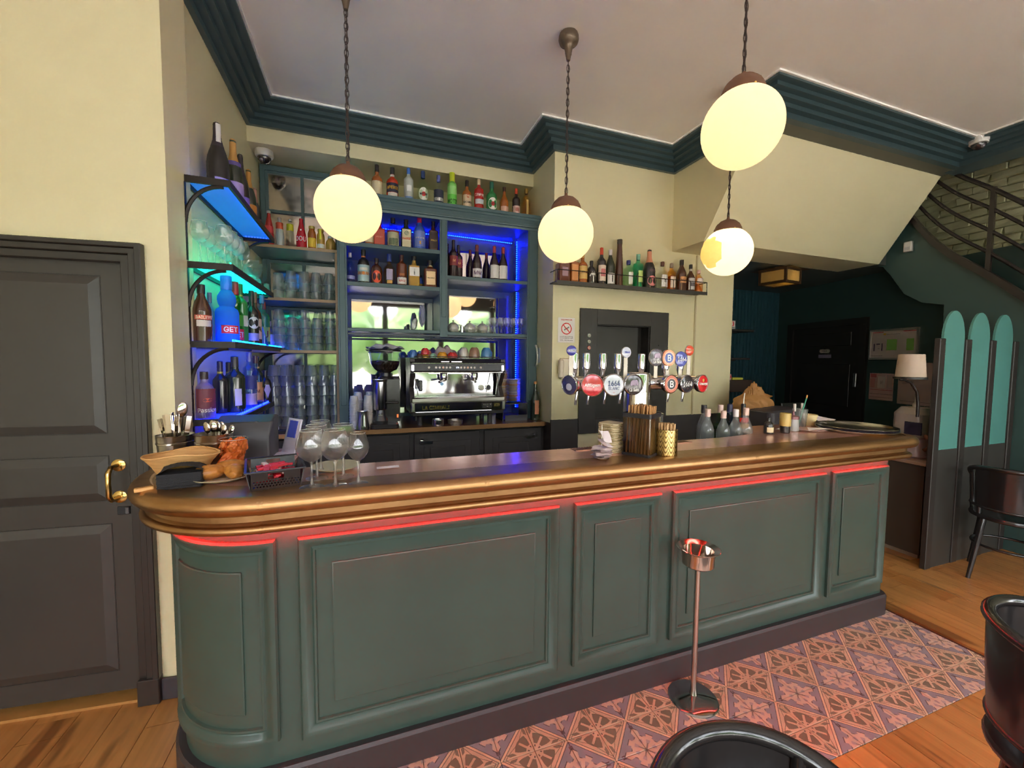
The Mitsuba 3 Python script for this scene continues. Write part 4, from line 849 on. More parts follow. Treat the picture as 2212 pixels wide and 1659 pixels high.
# ---------------------------------------------------------------- glasses
GL = thin((236, 242, 242))
scene['hazy_glass'] = {'type': 'blendbsdf', 'weight': 0.16, 'a': {'type': 'thindielectric', 'int_ior': 1.5, 'specular_transmittance': {'type': 'rgb', 'value': [.93, .95, .95]}}, 'b': {'type': 'twosided', 'bsdf': {'type': 'roughplastic', 'alpha': 0.1, 'diffuse_reflectance': {'type': 'rgb', 'value': [.55, .57, .57]}}}}
scene['stem_glass_hazy'] = {'type': 'blendbsdf', 'weight': 0.05, 'a': {'type': 'thindielectric', 'int_ior': 1.5}, 'b': {'type': 'twosided', 'bsdf': {'type': 'roughplastic', 'alpha': 0.1, 'diffuse_reflectance': {'type': 'rgb', 'value': [.6, .6, .6]}}}}
def flute_wall(r0, r1, h, n=24, amp=0.0):
    """an open tumbler's wall, faceted towards its foot"""
    V, F = [], []; zs = [0, .03, .5, .62, 1.0]
    for i, q in enumerate(zs):
        for j in range(n):
            a = 2 * PI * j / n; r = r0 + (r1 - r0) * q
            if q < .6: r *= 1 - amp * (j % 2)
            V.append((r * math.cos(a), r * math.sin(a), q * h))
    for i in range(len(zs) - 1):
        for j in range(n): k = (j + 1) % n; F += [(i * n + j, i * n + k, (i + 1) * n + k), (i * n + j, (i + 1) * n + k, (i + 1) * n + j)]
    b = len(V); V.append((0, 0, .004 * 1)); F += [(b, (j + 1) % n, j) for j in range(n)]
    return trimesh.Trimesh(V, F, process=False)
def upside(m, h): 
    m = m.copy(); v = m.vertices; m.vertices = np.c_[v[:, 0], -v[:, 1], h - v[:, 2]]; return m
RIMC = thin((246, 250, 250))
def tumbler_kind(r0, r1, h, amp):
    body = mikit.ply(upside(flute_wall(r0, r1, h, 24, amp), h), 'hazy_glass', smooth=35)
    foot = mikit.ply(upside(lathe([(0, 0), (r0 * .92, 0), (r0 * .97, .004), (r0 * .9, .011), (0, .009)], 20), h), thin((222, 232, 232)), smooth=30)
    rim = mikit.ply(cat_([move(trimesh.creation.torus(r1, .0011, major_sections=24, minor_sections=4), 0, 0, .0011), move(trimesh.creation.torus(r0 * .96, .0013, major_sections=24, minor_sections=4), 0, 0, h - .002)]), mat((150, 158, 158), .08, coat=1.0), smooth=True)
    return body, foot, rim
TK = {'a': tumbler_kind(.029, .0425, .088, .05), 'b': tumbler_kind(.030, .040, .080, .04), 'c': tumbler_kind(.028, .0395, .078, .0), 'd': tumbler_kind(.033, .040, .125, .03)}
def tumbler(kind, x, y, z, label, group):
    k = thing('tumbler', label, 'glass', group); tw = at(x, y, z, rng.random() * 6)
    put(k, 'bowl', TK[kind][0], None, tw=tw); put(k, 'foot', TK[kind][1], None, tw=tw); put(k, 'rim', TK[kind][2], None, tw=tw, kind='stuff')
def stacks(cols, y, z, kind, pitch, where, group, row):
    for j, (x, n) in enumerate(cols):
        for i in range(n): tumbler(kind, x + rng.uniform(-.002, .002), y + rng.uniform(-.002, .002), z + .0005 + i * pitch, f'clear tumbler, {nth(i, "bottom one") + (" from the bottom" if i else "")} of the {nth(j, "leftmost")} {row} stack {where}', group)
# counter: front row of stacks six high, and the row behind it
xs = [-.655, -.568, -.481, -.394, -.307, -.228]
stacks([(x, 6 if i < 5 else 5) for i, x in enumerate(xs)], 3.53, 1.0, 'b', .0765, 'on the back counter', 'front tumblers stacked on the back counter', 'front')
stacks([(x, 6) for x in xs], 3.625, 1.0, 'b', .0765, 'on the back counter', 'rear tumblers stacked on the back counter', 'rear')
# lowest board shelf: nested stacks
xs = [-.600, -.515, -.430, -.345, -.262]
stacks([(-.600, 5), (-.515, 4), (-.430, 5), (-.345, 4), (-.250, 5)], 3.50, 1.577, 'c', .056, 'on the lowest board shelf', 'front tumblers on the lowest board shelf', 'front')
stacks([(x, n) for x, n in zip(xs, (4, 5, 4, 5, 5))], 3.60, 1.577, 'c', .056, 'on the lowest board shelf', 'rear tumblers on the lowest board shelf', 'rear')
# middle board shelf
stacks([(-.600, 1), (-.515, 3), (-.425, 3), (-.345, 3), (-.255, 3)], 3.50, 1.958, 'a', .060, 'on the middle board shelf', 'front tumblers on the middle board shelf', 'front')
stacks([(-.60, 2), (-.47, 1), (-.385, 2), (-.30, 3), (-.235, 3)], 3.60, 1.958, 'a', .060, 'on the middle board shelf', 'rear tumblers on the middle board shelf', 'rear')
tumbler('d', -.60, 3.50, 2.02, 'tall upturned tumbler at the left end of the middle board shelf', None)

# stemmed glasses
def stem_profile(R, bowl, stem, foot, tulip=.72):
    z0 = stem
    return [(0, .0), (foot, .0), (foot, .002), (.3 * foot, .006), (.006, .012), (.0042, .03), (.0042, z0 - .012), (.008, z0)], [(.008, z0), (.55 * R, z0 + .10 * bowl), (.88 * R, z0 + .27 * bowl), (R, z0 + .45 * bowl), (.97 * R, z0 + .62 * bowl), (tulip * R, z0 + bowl)]
def stem_kind(R, bowl, stem, foot, tulip=.72, n=28):
    a, b_ = stem_profile(R, bowl, stem, foot, tulip)
    return mikit.ply(lathe(a, 20), 'stem_glass_hazy', smooth=40), mikit.ply(lathe(b_, n), 'stem_glass_hazy', smooth=True), mikit.ply(move(trimesh.creation.torus(tulip * R, .0008, major_sections=28, minor_sections=5), 0, 0, stem + bowl), mat((226, 230, 230), .08, coat=1.0), smooth=True)
def stemglass(kind, x, y, z, label, group=None, name='wine_glass', cat='wine glass'):
    k = thing(name, label, cat, group); tw = at(x, y, z)
    put(k, 'stem', kind[0], None, tw=tw); put(k, 'bowl', kind[1], None, tw=tw); put(k, 'rim', kind[2], None, tw=tw)
BALLOON = stem_kind(.047, .105, .085, .037, .70)
TULIP = stem_kind(.036, .095, .080, .032, .66)
G_ = 'wine glasses on the bar top'
stemglass(BALLOON, -.170, 1.478, 1.0935, 'large clear wine glass on the bar top, front left of six', G_)
stemglass(BALLOON, -.098, 1.470, 1.0935, 'large clear wine glass on the bar top, front middle of six', G_)
stemglass(TULIP, -.026, 1.472, 1.0935, 'smaller tulip-shaped wine glass on the bar top, rightmost of six', G_)
stemglass(BALLOON, -.165, 1.585, 1.0935, 'large clear wine glass standing second in the left file', G_)
stemglass(BALLOON, -.162, 1.688, 1.0935, 'large clear wine glass standing last in the left file', G_)
stemglass(BALLOON, -.078, 1.580, 1.0935, 'large clear wine glass behind the front middle one', G_)
# balloon glasses, cut cups and small tumblers on the second bracket shelf
SG = stem_kind(.040, .095, .105, .034, .74)
G_ = 'balloon glasses on the teal-lit bracket shelf'
for i, (x, y) in enumerate(((-.728, 2.36), (-.640, 2.40), (-.728, 2.46), (-.640, 2.50), (-.728, 2.56), (-.640, 2.60), (-.728, 2.66), (-.640, 2.70), (-.728, 2.76))):
    stemglass(SG, x, y, 1.9565, f'clear balloon glass, {nth(i // 2, "nearest")} of the {("wall-side", "outer")[i % 2]} file on the teal-lit bracket shelf', G_)
def cut_cup(R, h, n=36):
    V, F = [], []; zs = np.linspace(0, 1, 10)
    for i, q in enumerate(zs):
        for j in range(n):
            a = 2 * PI * j / n; r = R * min(1, .45 + .9 * q ** .6) if q < .45 else R * (1.0 + .04 * q)
            if q < .8: r *= 1 + .012 * (1 if (i + j) % 2 else -1)
            V.append((r * math.cos(a), r * math.sin(a), q * h))
    for i in range(9):
        for j in range(n): k = (j + 1) % n; F += [(i * n + j, i * n + k, (i + 1) * n + k), (i * n + j, (i + 1) * n + k, (i + 1) * n + j)]
    V.append((0, 0, 0)); F += [(len(V) - 1, (j + 1) % n, j) for j in range(n)]
    return trimesh.Trimesh(V, F, process=False)
CUP = mikit.ply(cut_cup(.055, .13), GL), mikit.ply(lathe([(.03, .0), (.03, .004), (.006, .01), (.006, .045), (.02, .052)], 20), GL, smooth=40)
for i, (x, y, w) in enumerate(((-.648, 2.86, 'nearest'), (-.655, 2.985, 'middle'), (-.648, 3.10, 'farthest'))):
    k = thing('cut_glass_goblet', f'large cut-crystal goblet on the teal-lit bracket shelf, {w} of three', 'glass', 'cut-crystal goblets')
    put(k, 'foot', CUP[1], None, tw=at(x, y, 1.9565)); put(k, 'bowl', CUP[0], None, tw=at(x, y, 2.005))
SH = tumbler_kind(.016, .021, .055, .06)
for i, (x, y) in enumerate([(x, y) for y in (3.175,) for x in (-.75, -.705, -.66, -.615)] + [(-.735, 2.86), (-.735, 2.915), (-.735, 2.97), (-.735, 3.025), (-.735, 3.08), (-.735, 3.13)]):
    k = thing('shot_glass', 'small fluted shot glass at the back of the teal-lit bracket shelf', 'glass', 'shot glasses on the teal-lit bracket shelf')
    put(k, 'bowl', SH[0], None, tw=at(x, y, 1.9565)); put(k, 'foot', SH[1], None, tw=at(x, y, 1.9565))
# blue-lit stem glasses beside the teapots
FL = stem_kind(.027, .075, .065, .027, .85)
for i, (x, y) in enumerate([(x, y) for y in (3.44, 3.52, 3.60) for x in (1.06, 1.122, 1.184, 1.246, 1.308)]):
    stemglass(FL, x + rng.uniform(-.004, .004), y, 1.7435, 'small stemmed glass in the blue-lit cluster beside the teapots', 'blue-lit stem glasses beside the teapots', 'stem_glass', 'glass')
# martini glass with a cloth, tumbler with a napkin in it on the mid shelf
k = thing('martini_glass', 'cone-shaped cocktail glass holding a folded cloth, in front of the mirror', 'glass')
put(k, 'stem', move(lathe([(0, 0), (.032, 0), (.030, .003), (.005, .01), (.0035, .02), (.0035, .065), (.006, .07)], 20), .455, 3.52, 1.7525), GL, smooth=40)
put(k, 'bowl', move(lathe([(.006, .07), (.030, .10), (.046, .155)], 24), .455, 3.52, 1.7525), GL, smooth=True)
def crumple(w, d, h, seed, amp=.35, sub=3):
    m = trimesh.creation.icosphere(sub, 1.0); v = m.vertices
    f = 1 + amp * (meshkit.fbm(v * 2.3 + seed * 3.1, 4, seed) - .5) * 2 + .10 * np.abs(np.sin(v[:, 0] * 9 + v[:, 2] * 5 + seed))
    v = v * f[:, None] * np.array([w / 2, d / 2, h / 2]); m.vertices = v; return m
LILAC = mat((170, 168, 196), 0.8)
solo('folded_cloth', move(crumple(.05, .05, .17, 3, .3), .455, 3.52, 1.885), LILAC, 'pale lilac cloth standing in the cocktail glass', 'cloth', smooth=True)
k = thing('napkin_glass', 'short tumbler with a paper napkin beside the cocktail glass', 'glass')
put(k, 'bowl', move(flute_wall(.026, .032, .09, 24, .02), .385, 3.52, 1.7525), GL, smooth=35)
put(k, 'napkin', move(crumple(.05, .05, .10, 5, .3), .387, 3.52, 1.805, ry=.3), mat((216, 210, 206), 0.8), smooth=True)
# teapots and the small milk pot
def teapot(x, y, z, label):
    k = thing('teapot', label, 'teapot', 'white teapots'); W = mat((206, 202, 200), 0.18, coat=.8); tw = at(x, y, z, -.1)
    put(k, 'body', mikit.ply(lathe([(0, 0), (.030, 0), (.034, .003), (.047, .022), (.050, .040), (.044, .062), (.030, .074), (.026, .076)], 28), W, smooth=40), None, tw=tw)
    put(k, 'lid', mikit.ply(lathe([(.030, .073), (.026, .080), (.012, .086), (.006, .088), (.005, .092), (.009, .098), (.006, .104), (0, .105)], 20), W, smooth=40), None, tw=tw)
    a = np.linspace(-1.9, 1.9, 14)
    put(k, 'handle', mikit.ply(tube([(.046 + .020 * math.cos(t), 0, .042 + .026 * math.sin(t)) for t in a], .0042, 8), W, smooth=True), None, tw=tw)
    put(k, 'spout', mikit.ply(tube([(-.040, 0, .025), (-.058, 0, .038), (-.066, 0, .058), (-.074, 0, .066)], [.012, .009, .006, .005], 10), W, smooth=True), None, tw=tw)
for x, w in ((.704, 'left, partly behind the stile'), (.846, 'middle'), (.958, 'right, next to the blue glasses')): teapot(x, 3.455, 1.7435, f'white round teapot of three on the shelf: {w}')
k = thing('milk_pot', 'tiny steel milk pot between the white teapots', 'pot')
put(k, 'body', move(lathe([(0, 0), (.018, 0), (.0185, .004), (.0165, .05), (.017, .055)], 20), .778, 3.45, 1.7435), chrome(), smooth=40)
# ---------------------------------------------------------------- coffee machine and what stands round it
BODYB = mat((34, 30, 30), 0.3, coat=.4)
INOX = chrome((206, 202, 198), 0.14)
INOXM = chrome((196, 190, 184), 0.28)
LAMPW = (5.0, 5.0, 5.6)
e = thing('espresso_machine', 'two-group espresso machine in black and polished steel on the back counter', 'coffee machine')
X0, X1, Y0, Y1 = .325, 1.085, 3.19, 3.56
put(e, 'base', cat_([box(X0 + .012, X1 - .012, Y0 + .02, Y1, 1.078, 1.112, .004), box(X0 + .006, X1 - .006, Y0 + .06, Y1, 1.105, 1.19, .004)]), BODYB)
put(e, 'front_panel', box(X0, X1, Y0, Y0 + .035, 1.108, 1.186, .006), mat((222, 218, 214), 0.08, 1.0))
put(e, 'base_light', box(X0 + .035, X1 - .12, Y0 - .001, Y0 + .01, 1.108, 1.112), INOX, emit=(1.2, 1.2, 1.25), share=.15)
for x in (X0 + .004, X1 - .03): put(e, 'corner_block', box(x, x + .026, Y0 - .004, Y0 + .03, 1.112, 1.182, .003), INOXM)
put(e, 'lettering', move(fit_text('LA CIMBALI', .028, .21), X0 + .19, Y0 - .0006, 1.143), BRASS, label='brass lettering on the front panel')
put(e, 'lettering', move(fit_text('M39', .026, .05), X1 - .075, Y0 - .0006, 1.152), BRASS)
kp_ = put(e, 'keypad', box(X1 - .20, X1 - .115, Y0 - .003, Y0 + .002, 1.128, 1.170, .002), mat((40, 34, 34), .4))
for q in range(6): put(kp_, 'key', move(trimesh.creation.icosphere(1, .0048), X1 - .187 + .0145 * q * (1 if q < 5 else 0) + (.03 if q == 5 else 0), Y0 - .004, 1.157 if q < 5 else 1.140), mat((220, 214, 210), .3))
put(e, 'drip_tray', ext_yz([(Y0 - .012, 1.190), (Y0 - .012, 1.214), (Y0 + .02, 1.222), (Y0 + .16, 1.222), (Y0 + .16, 1.188)], X0 + .010, X1 - .015), INOXM)
gr = [box(X0 + .04 + .012 * i, X0 + .046 + .012 * i, Y0 + .03, Y0 + .15, 1.222, 1.225) for i in range(54)]
put(e, 'drip_grate', cat_(gr), INOX, kind='stuff')
put(e, 'splash_back', box(X0 + .005, X1 - .06, Y0 + .155, Y0 + .17, 1.222, 1.43), mat((205, 205, 208), 0.07, 1.0))
for x in (X0 - .002, X1 - .036): put(e, 'side_frame', ext_yz([(Y0 + .02, 1.19), (Y0 + .10, 1.30), (Y0 + .02, 1.405), (Y0 + .0, 1.41), (Y0 + .02, 1.52), (Y1, 1.53), (Y1, 1.10), (Y0 + .06, 1.10)], x, x + .034), BODYB)
put(e, 'head', ext_yz([(Y0 - .006, 1.418), (Y0 - .012, 1.430), (Y0 - .004, 1.485), (Y0 + .05, 1.522), (Y1, 1.528), (Y1, 1.418)], X0 - .004, X1 - .008), BODYB)
put(e, 'head_trim', cat_([box(X0 + .02, X1 - .03, Y0 - .014, Y0 - .004, 1.412, 1.420, .002), box(X0 + .01, X1 - .02, Y0 - .008, Y0 + .003, 1.486, 1.4885)]), INOX)
for x in (X0 + .004, X1 - .040): put(e, 'side_lamp', box(x, x + .020, Y0 - .016, Y0 - .006, 1.427, 1.474, .008), INOX, emit=LAMPW, share=.3)
put(e, 'work_light', box(X0 + .16, X0 + .62, Y0 + .125, Y0 + .135, 1.402, 1.409), INOX, emit=(9, 8.6, 8.0), share=.4)
for i, x in enumerate([.135] + [.19 + .027 * q for q in range(5)] + [.385 + .027 * q for q in range(5)] + [.545]):
    put(e, 'button', move(trimesh.creation.cylinder(.0085, .006, sections=16), X0 + x, Y0 - .012, 1.455, rx=PI / 2), mat((224, 214, 206) if i not in (3, 8) else (226, 186, 166), .3))
dsp = put(e, 'display', box(X0 + .342, X0 + .372, Y0 - .0125, Y0 - .008, 1.448, 1.463), mat((20, 20, 26), .2))
put(dsp, 'digits', move(fit_text('178', .010, .024), X0 + .357, Y0 - .0128, 1.455), mat((220, 226, 250), .4), emit=(2.2, 2.4, 3.0), share=.05)
for i, (a, n) in enumerate(((.235, 6), (.315, 8))):
    put(e, 'indicator_lamps', cat_([box(X0 + a + .0105 * q, X0 + a + .0075 + .0105 * q, Y0 + .012, Y0 + .018, 1.4975, 1.5045) for q in range(n)]), INOX, emit=(3.6, 3.2, 3.0), share=.1, kind='stuff')
for i, x in enumerate((.265, .515)):
    gk = put(e, 'group_head', move(lathe([(0, -.005), (.024, -.005), (.031, .0), (.033, .03), (.026, .05), (.026, .06), (0, .06)], 24), X0 + x, Y0 + .085, 1.372), INOX, smooth=40)
    put(gk, 'filter_holder', cat_([move(lathe([(0, 0), (.010, 0), (.026, .012), (.029, .03), (0, .03)], 20), X0 + x, Y0 + .085, 1.342), tube([(X0 + x, Y0 + .06, 1.356), (X0 + x - .03, Y0 + .01, 1.350), (X0 + x - .055, Y0 - .03, 1.343)] if i == 0 else [(X0 + x, Y0 + .06, 1.356), (X0 + x - .012, Y0 + .01, 1.350), (X0 + x - .02, Y0 - .035, 1.343)], [.007, .0085, .010], 10)]), INOXM, smooth=40)
for x, s in ((.035, 1), (.70, -1)):
    put(e, 'steam_wand', tube([(X0 + x, Y0 + .06, 1.41), (X0 + x, Y0 + .03, 1.36), (X0 + x + s * .012, Y0 + .02, 1.30), (X0 + x + s * .02, Y0 + .015, 1.235)], .0042, 8), INOX, smooth=True)
put(e, 'water_tap_grip', box(X0 + .062, X0 + .092, Y0 + .03, Y0 + .055, 1.27, 1.355, .006), BODYB)
for x in (.595, .655):
    g_ = put(e, 'gauge', move(lathe([(.024, 0), (.026, .003), (.026, .010), (.021, .011), (0, .010)], 24), X0 + x, Y0 + .155, 1.285, rx=PI / 2), INOX, smooth=40)
    put(g_, 'dial', move(lathe([(0.0195, .0), (0, .0006)], 20), X0 + x, Y0 + .1435, 1.285, rx=PI / 2), mat((206, 204, 190) if x < .6 else (40, 40, 44), .4))
put(e, 'round_sticker', move(lathe([(.015, 0), (0, .0004)], 20), X0 + .263, Y0 + .154, 1.318, rx=PI / 2), mat((150, 190, 230), .5))
put(e, 'cup_rail', cat_([tube([(X0 + .03, Y0 + .03, 1.528), (X0 + .03, Y0 + .03, 1.538), (X1 - .05, Y0 + .03, 1.538), (X1 - .05, Y0 + .03, 1.528)], .0035, 6)]), BODYB)
for x in (.075, .645): put(e, 'foot', move(lathe([(0, 0), (.020, 0), (.020, .075), (.024, .08), (0, .08)], 16), X0 + x, Y0 + .07, 1.0005), mat((40, 38, 40), .5), smooth=40)
for x in (.075, .645): put(e, 'foot', move(lathe([(0, 0), (.020, 0), (.020, .075), (.024, .08), (0, .08)], 16), X0 + x, Y1 - .05, 1.0005), mat((40, 38, 40), .5), smooth=40)
# cups upside down on the warmer
def cup(x, y, r, h, col, label, z=1.5295, rim=None, handle=None):
    k = thing('cup', label, 'cup', 'cups upturned on the coffee machine'); tw = at(x, y, z)
    C = mat(col, .2, coat=.8)
    put(k, 'bowl', mikit.ply(lathe([(r * .96, 0), (r, .002), (r * .98, h * .35), (r * .86, h * .7), (r * .62, h * .93), (r * .5, h * .96), (r * .5, h), (0, h)], 24), C, smooth=40), None, tw=tw)
    if rim: put(k, 'rim', mikit.ply(lathe([(r * .97, -.0003), (r * 1.01, .001), (r * 1.015, .006)], 24), mat(rim, .3), smooth=40), None, tw=tw)
    if handle is not None: put(k, 'handle', mikit.ply(move(tube([(r * .9 + .014 * math.cos(t), 0, h * .45 + .017 * math.sin(t)) for t in np.linspace(-1.7, 1.7, 10)], .0035, 8), rz=handle), C, smooth=True), None, tw=tw)
cup(.362, 3.37, .036, .062, (74, 128, 206), 'light blue cup upturned at the left end of the coffee machine', handle=2.6)
cup(.405, 3.30, .024, .032, (70, 40, 24), 'small dark brown cup on the coffee machine, near the left end')
cup(.450, 3.32, .031, .026, (232, 172, 40), 'small yellow cup under the red one on the coffee machine')
cup(.450, 3.32, .033, .050, (206, 46, 48), 'tall red cup stacked on the yellow one', z=1.556)
cup(.430, 3.43, .034, .055, (96, 128, 196), 'blue cup half hidden behind the tall red cup')
cup(.486, 3.41, .034, .060, (196, 130, 110), 'dusky pink cup behind the mint green one')
cup(.512, 3.31, .026, .036, (140, 196, 176), 'small mint green cup on the coffee machine')
cup(.585, 3.31, .041, .047, (236, 164, 40), 'orange-yellow cup on the coffee machine')
cup(.668, 3.31, .041, .046, (196, 42, 46), 'wide red cup in the middle of the coffee machine')
cup(.765, 3.33, .043, .088, (214, 208, 206), 'tall white cup with faint lettering on the coffee machine', handle=2.8)
cup(.858, 3.34, .047, .090, (150, 112, 92), 'large taupe cup on the coffee machine')
cup(.962, 3.34, .047, .090, (72, 136, 196), 'large sky blue cup at the right end of the coffee machine', rim=(130, 180, 180), handle=.2)
def cloth_mesh(w, d, h, seed):
    n = 26; g = np.linspace(-1, 1, n); X, Y = np.meshgrid(g, g)
    p = np.stack([X * 2, Y * 2, np.full_like(X, seed)], -1)
    Z = h * (1 - .75 * (X ** 2 + Y ** 2) ** .9).clip(0.04) * (.65 + .7 * meshkit.fbm(p * 1.6, 4, seed)) + .012 * np.sin(9 * X + 4 * Y)
    v = np.c_[(X * w / 2 + .01 * np.sin(5 * Y)).ravel(), (Y * d / 2).ravel(), Z.ravel().clip(0.0015)]; f = []
    for i in range(n - 1):
        for j in range(n - 1): a = i * n + j; f += [(a, a + 1, a + n + 1), (a, a + n + 1, a + n)]
    top = trimesh.Trimesh(v, f, process=False); return top
solo('tea_towel', move(cloth_mesh(.22, .13, .10, 4), .635, 3.46, 1.5295), mat((196, 176, 184), .85), 'crumpled pale checked towel lying behind the cups', 'towel', smooth=True)
# grinder
g = thing('coffee_grinder', 'black coffee grinder with a clear hopper of beans and a cloth-draped lid', 'coffee grinder')
gx, gy = .145, 3.34
put(g, 'base', cat_([rbox(.20, .24, .03, .03, 4)]).apply_translation((gx - .01, gy - .06, 1.0005)), BODYB)
put(g, 'body', ext_yz([(gy - .02, 1.03), (gy - .02, 1.36), (gy + .10, 1.38), (gy + .12, 1.03)], gx - .02, gx + .11), BODYB)
put(g, 'doser', move(lathe([(0, 1.13), (.045, 1.13), (.050, 1.14), (.050, 1.345), (.054, 1.35), (.054, 1.362), (0, 1.365)], 28), gx - .04, gy - .06, 0), mat((170, 170, 176), .12, 1.0), smooth=40)
put(g, 'doser_plinth', move(lathe([(0, 1.03), (.052, 1.03), (.058, 1.05), (.040, 1.09), (.034, 1.13), (0, 1.13)], 24), gx - .04, gy - .06, 0), mat((90, 90, 94), .3, .8), smooth=40)
put(g, 'lever', tube([(gx - .0, gy - .10, 1.185), (gx + .09, gy - .12, 1.19)], [.006, .009], 8), BODYB, smooth=True)
put(g, 'collar', move(lathe([(.06, 1.362), (.052, 1.375), (.040, 1.385), (.036, 1.408), (.04, 1.415)], 24), gx + .005, gy, 0), BODYB, smooth=40)
put(g, 'hopper', move(lathe([(.04, 1.413), (.085, 1.435), (.104, 1.475), (.119, 1.575)], 32), gx + .005, gy, 0), GL, smooth=40)
bm = lathe([(0, 1.415), (.038, 1.415), (.082, 1.437), (.101, 1.476), (.105, 1.498), (.06, 1.503), (0, 1.505)], 32); nrm = bm.vertices.copy()
bm = bm.subdivide(); bm.vertices = bm.vertices + (meshkit.noise(bm.vertices * 160, 2)[:, None] - .5) * .006
put(g, 'beans', move(bm, gx + .005, gy, 0), mat((40, 26, 20), .3), label='dark coffee beans')
put(g, 'lid', move(lathe([(0, 1.575), (.121, 1.575), (.121, 1.583), (.115, 1.590), (0, 1.592)], 32), gx + .005, gy, 0), BODYB, smooth=40)
put(g, 'switch_lamp', box(gx + .085, gx + .097, gy - .024, gy - .018, 1.060, 1.085), mat((200, 60, 30), .3), emit=(2.2, .30, .08), share=.05)
put(g, 'fork', tube([(gx - .055, gy - .11, 1.105), (gx - .055, gy - .15, 1.10), (gx - .03, gy - .15, 1.10), (gx - .03, gy - .11, 1.105)], .004, 6), INOX)
solo('draped_cloth', move(cloth_mesh(.27, .24, .035, 9), .15, 3.335, 1.5925), mat((196, 190, 206), .85), 'thin pale cloth draped over the lid of the coffee grinder', 'cloth', smooth=True)
# paper cups, milk jug, sponge
def paper_cups(x, y, n, label):
    for i in range(n):
        k = thing('paper_cup', label.replace('white paper cup in', f'white paper cup, {nth(i, "lowest")} in'), 'paper cup', 'stacked white paper cups'); h = .062; z = 1.0005 + (n - 1 - i) * .0 + i * .020
        put(k, 'cup', mikit.ply(lathe([(.036, z), (.0365, z + .003), (.034, z + .004), (.0265, z + h), (0, z + h)], 22), mat((214, 208, 214), .6), smooth=40), None, tw=at(x, y, 0))
for x, y, n, w in ((-.080, 3.24, 10, 'front left'), (.018, 3.28, 10, 'front right'), (-.055, 3.34, 11, 'back left'), (.030, 3.37, 11, 'back right')):
    paper_cups(x, y, n, f'white paper cup in the {w} upturned stack next to the coffee grinder')
k = thing('milk_jug', 'brushed steel milk frothing jug standing at the front of the back counter', 'jug')
put(k, 'body', move(lathe([(0, 1.0005), (.044, 1.0005), (.046, 1.004), (.044, 1.03), (.036, 1.095), (.0345, 1.128), (.037, 1.134), (.034, 1.13), (.03, 1.09), (0, 1.08)], 28), -.022, 3.19, 0), chrome((190, 188, 190), .2), smooth=40)
put(k, 'handle', box(-.027, -.017, 3.132, 3.146, 1.03, 1.115, .004), chrome((190, 188, 190), .2))
solo('sponge', move(rbox(.085, .05, .022, .008), -.145, 3.18, 1.0008, rz=.2), mat((150, 210, 90), .9), 'green sponge cloth on the back counter behind the wine glasses', 'sponge')
# tamper tins under the machine
k = thing('steel_tin', 'polished round steel tin below the left of the coffee machine', 'tin')
put(k, 'body', move(lathe([(0, 1.0005), (.044, 1.0005), (.046, 1.005), (.046, 1.045), (.043, 1.05), (.043, 1.046), (0, 1.044)], 28), .535, 3.215, 0), INOX, smooth=40)
k = thing('ash_bowl', 'wide dull steel dish below the middle of the coffee machine', 'dish')
put(k, 'body', move(lathe([(0, 1.0005), (.058, 1.0005), (.062, 1.03), (.060, 1.033), (.055, 1.012), (0, 1.01)], 28), .68, 3.26, 0), mat((150, 140, 130), .35, .8), smooth=40)
# saucers stacked on a small black stand
k = thing('saucer_stand', 'low black stand holding the stacked saucers beside the coffee machine', 'stand')
put(k, 'top', box(1.09, 1.325, 3.28, 3.50, 1.140, 1.150), BODYB)
put(k, 'legs', cat_([box(1.095, 1.10, 3.29, 3.49, 1.0, 1.14), box(1.315, 1.32, 3.29, 3.49, 1.0, 1.14)]), BODYB, kind='stuff')
put(k, 'tray', cat_([box(1.11, 1.31, 3.27, 3.46, 1.0005, 1.012), box(1.11, 1.31, 3.268, 3.272, 1.0005, 1.05)]), mat((50, 48, 50), .4))
def saucer(r, col): return mikit.ply(lathe([(0, 0), (.55 * r, 0), (.6 * r, .003), (r, .010), (r, .0125), (.62 * r, .006), (0, .004)], 26), mat(col, .25, coat=.5), smooth=35)
cols = [(206, 190, 170), (206, 176, 120), (190, 180, 170), (200, 150, 110), (216, 206, 196), (206, 160, 90)]
SC = [(saucer(.064, c), saucer(.045, c)) for c in cols]
def saucers(x, y, n, big, w, base=None):
    for i in range(n):
        c = 5 if (i * 7 + n) % 9 == 0 else rng.randrange(5)
        if i == 0 and base: m = saucer(.064 if big else .045, base)
        else: m = SC[c][0 if big else 1]
        k = thing('saucer', f'saucer, {nth(i, "lowest")} from the bottom of the {w} stack beside the coffee machine', 'saucer', f'saucers in the {w} stack')
        scene[k] = {**m, 'to_world': at(x + rng.uniform(-.0015, .0015), y, 1.1505 + i * .0105)}
saucers(1.105, 3.335, 19, False, 'front left'); saucers(1.212, 3.36, 19, True, 'front right', (60, 110, 190)); saucers(1.155, 3.462, 26, False, 'tall back')
# wine bottle at the end of the back counter
bottle('dark green wine bottle with a cork at the right end of the back counter', 1.385, 3.27, 1.0005, .335, .040, 'burgundy', 'darkgreen', (206, 150, 90), [((206, 140, 110), .16, .52, .5)], capfrac=.93)
# chrome lever hook on the wall projection's side
k = thing('wall_hook', 'white looped hook on the side of the wall projection', 'hook')
put(k, 'loop', tube([(1.434, 3.34, 1.64), (1.400, 3.31, 1.645), (1.392, 3.27, 1.62), (1.392, 3.25, 1.55), (1.392, 3.26, 1.49), (1.400, 3.30, 1.472), (1.434, 3.33, 1.475)], .008, 10), mat((226, 226, 226), .25), smooth=True)
put(k, 'plate', box(1.426, 1.4345, 3.29, 3.335, 1.495, 1.628, .002), mat((200, 200, 206), .3, .5))
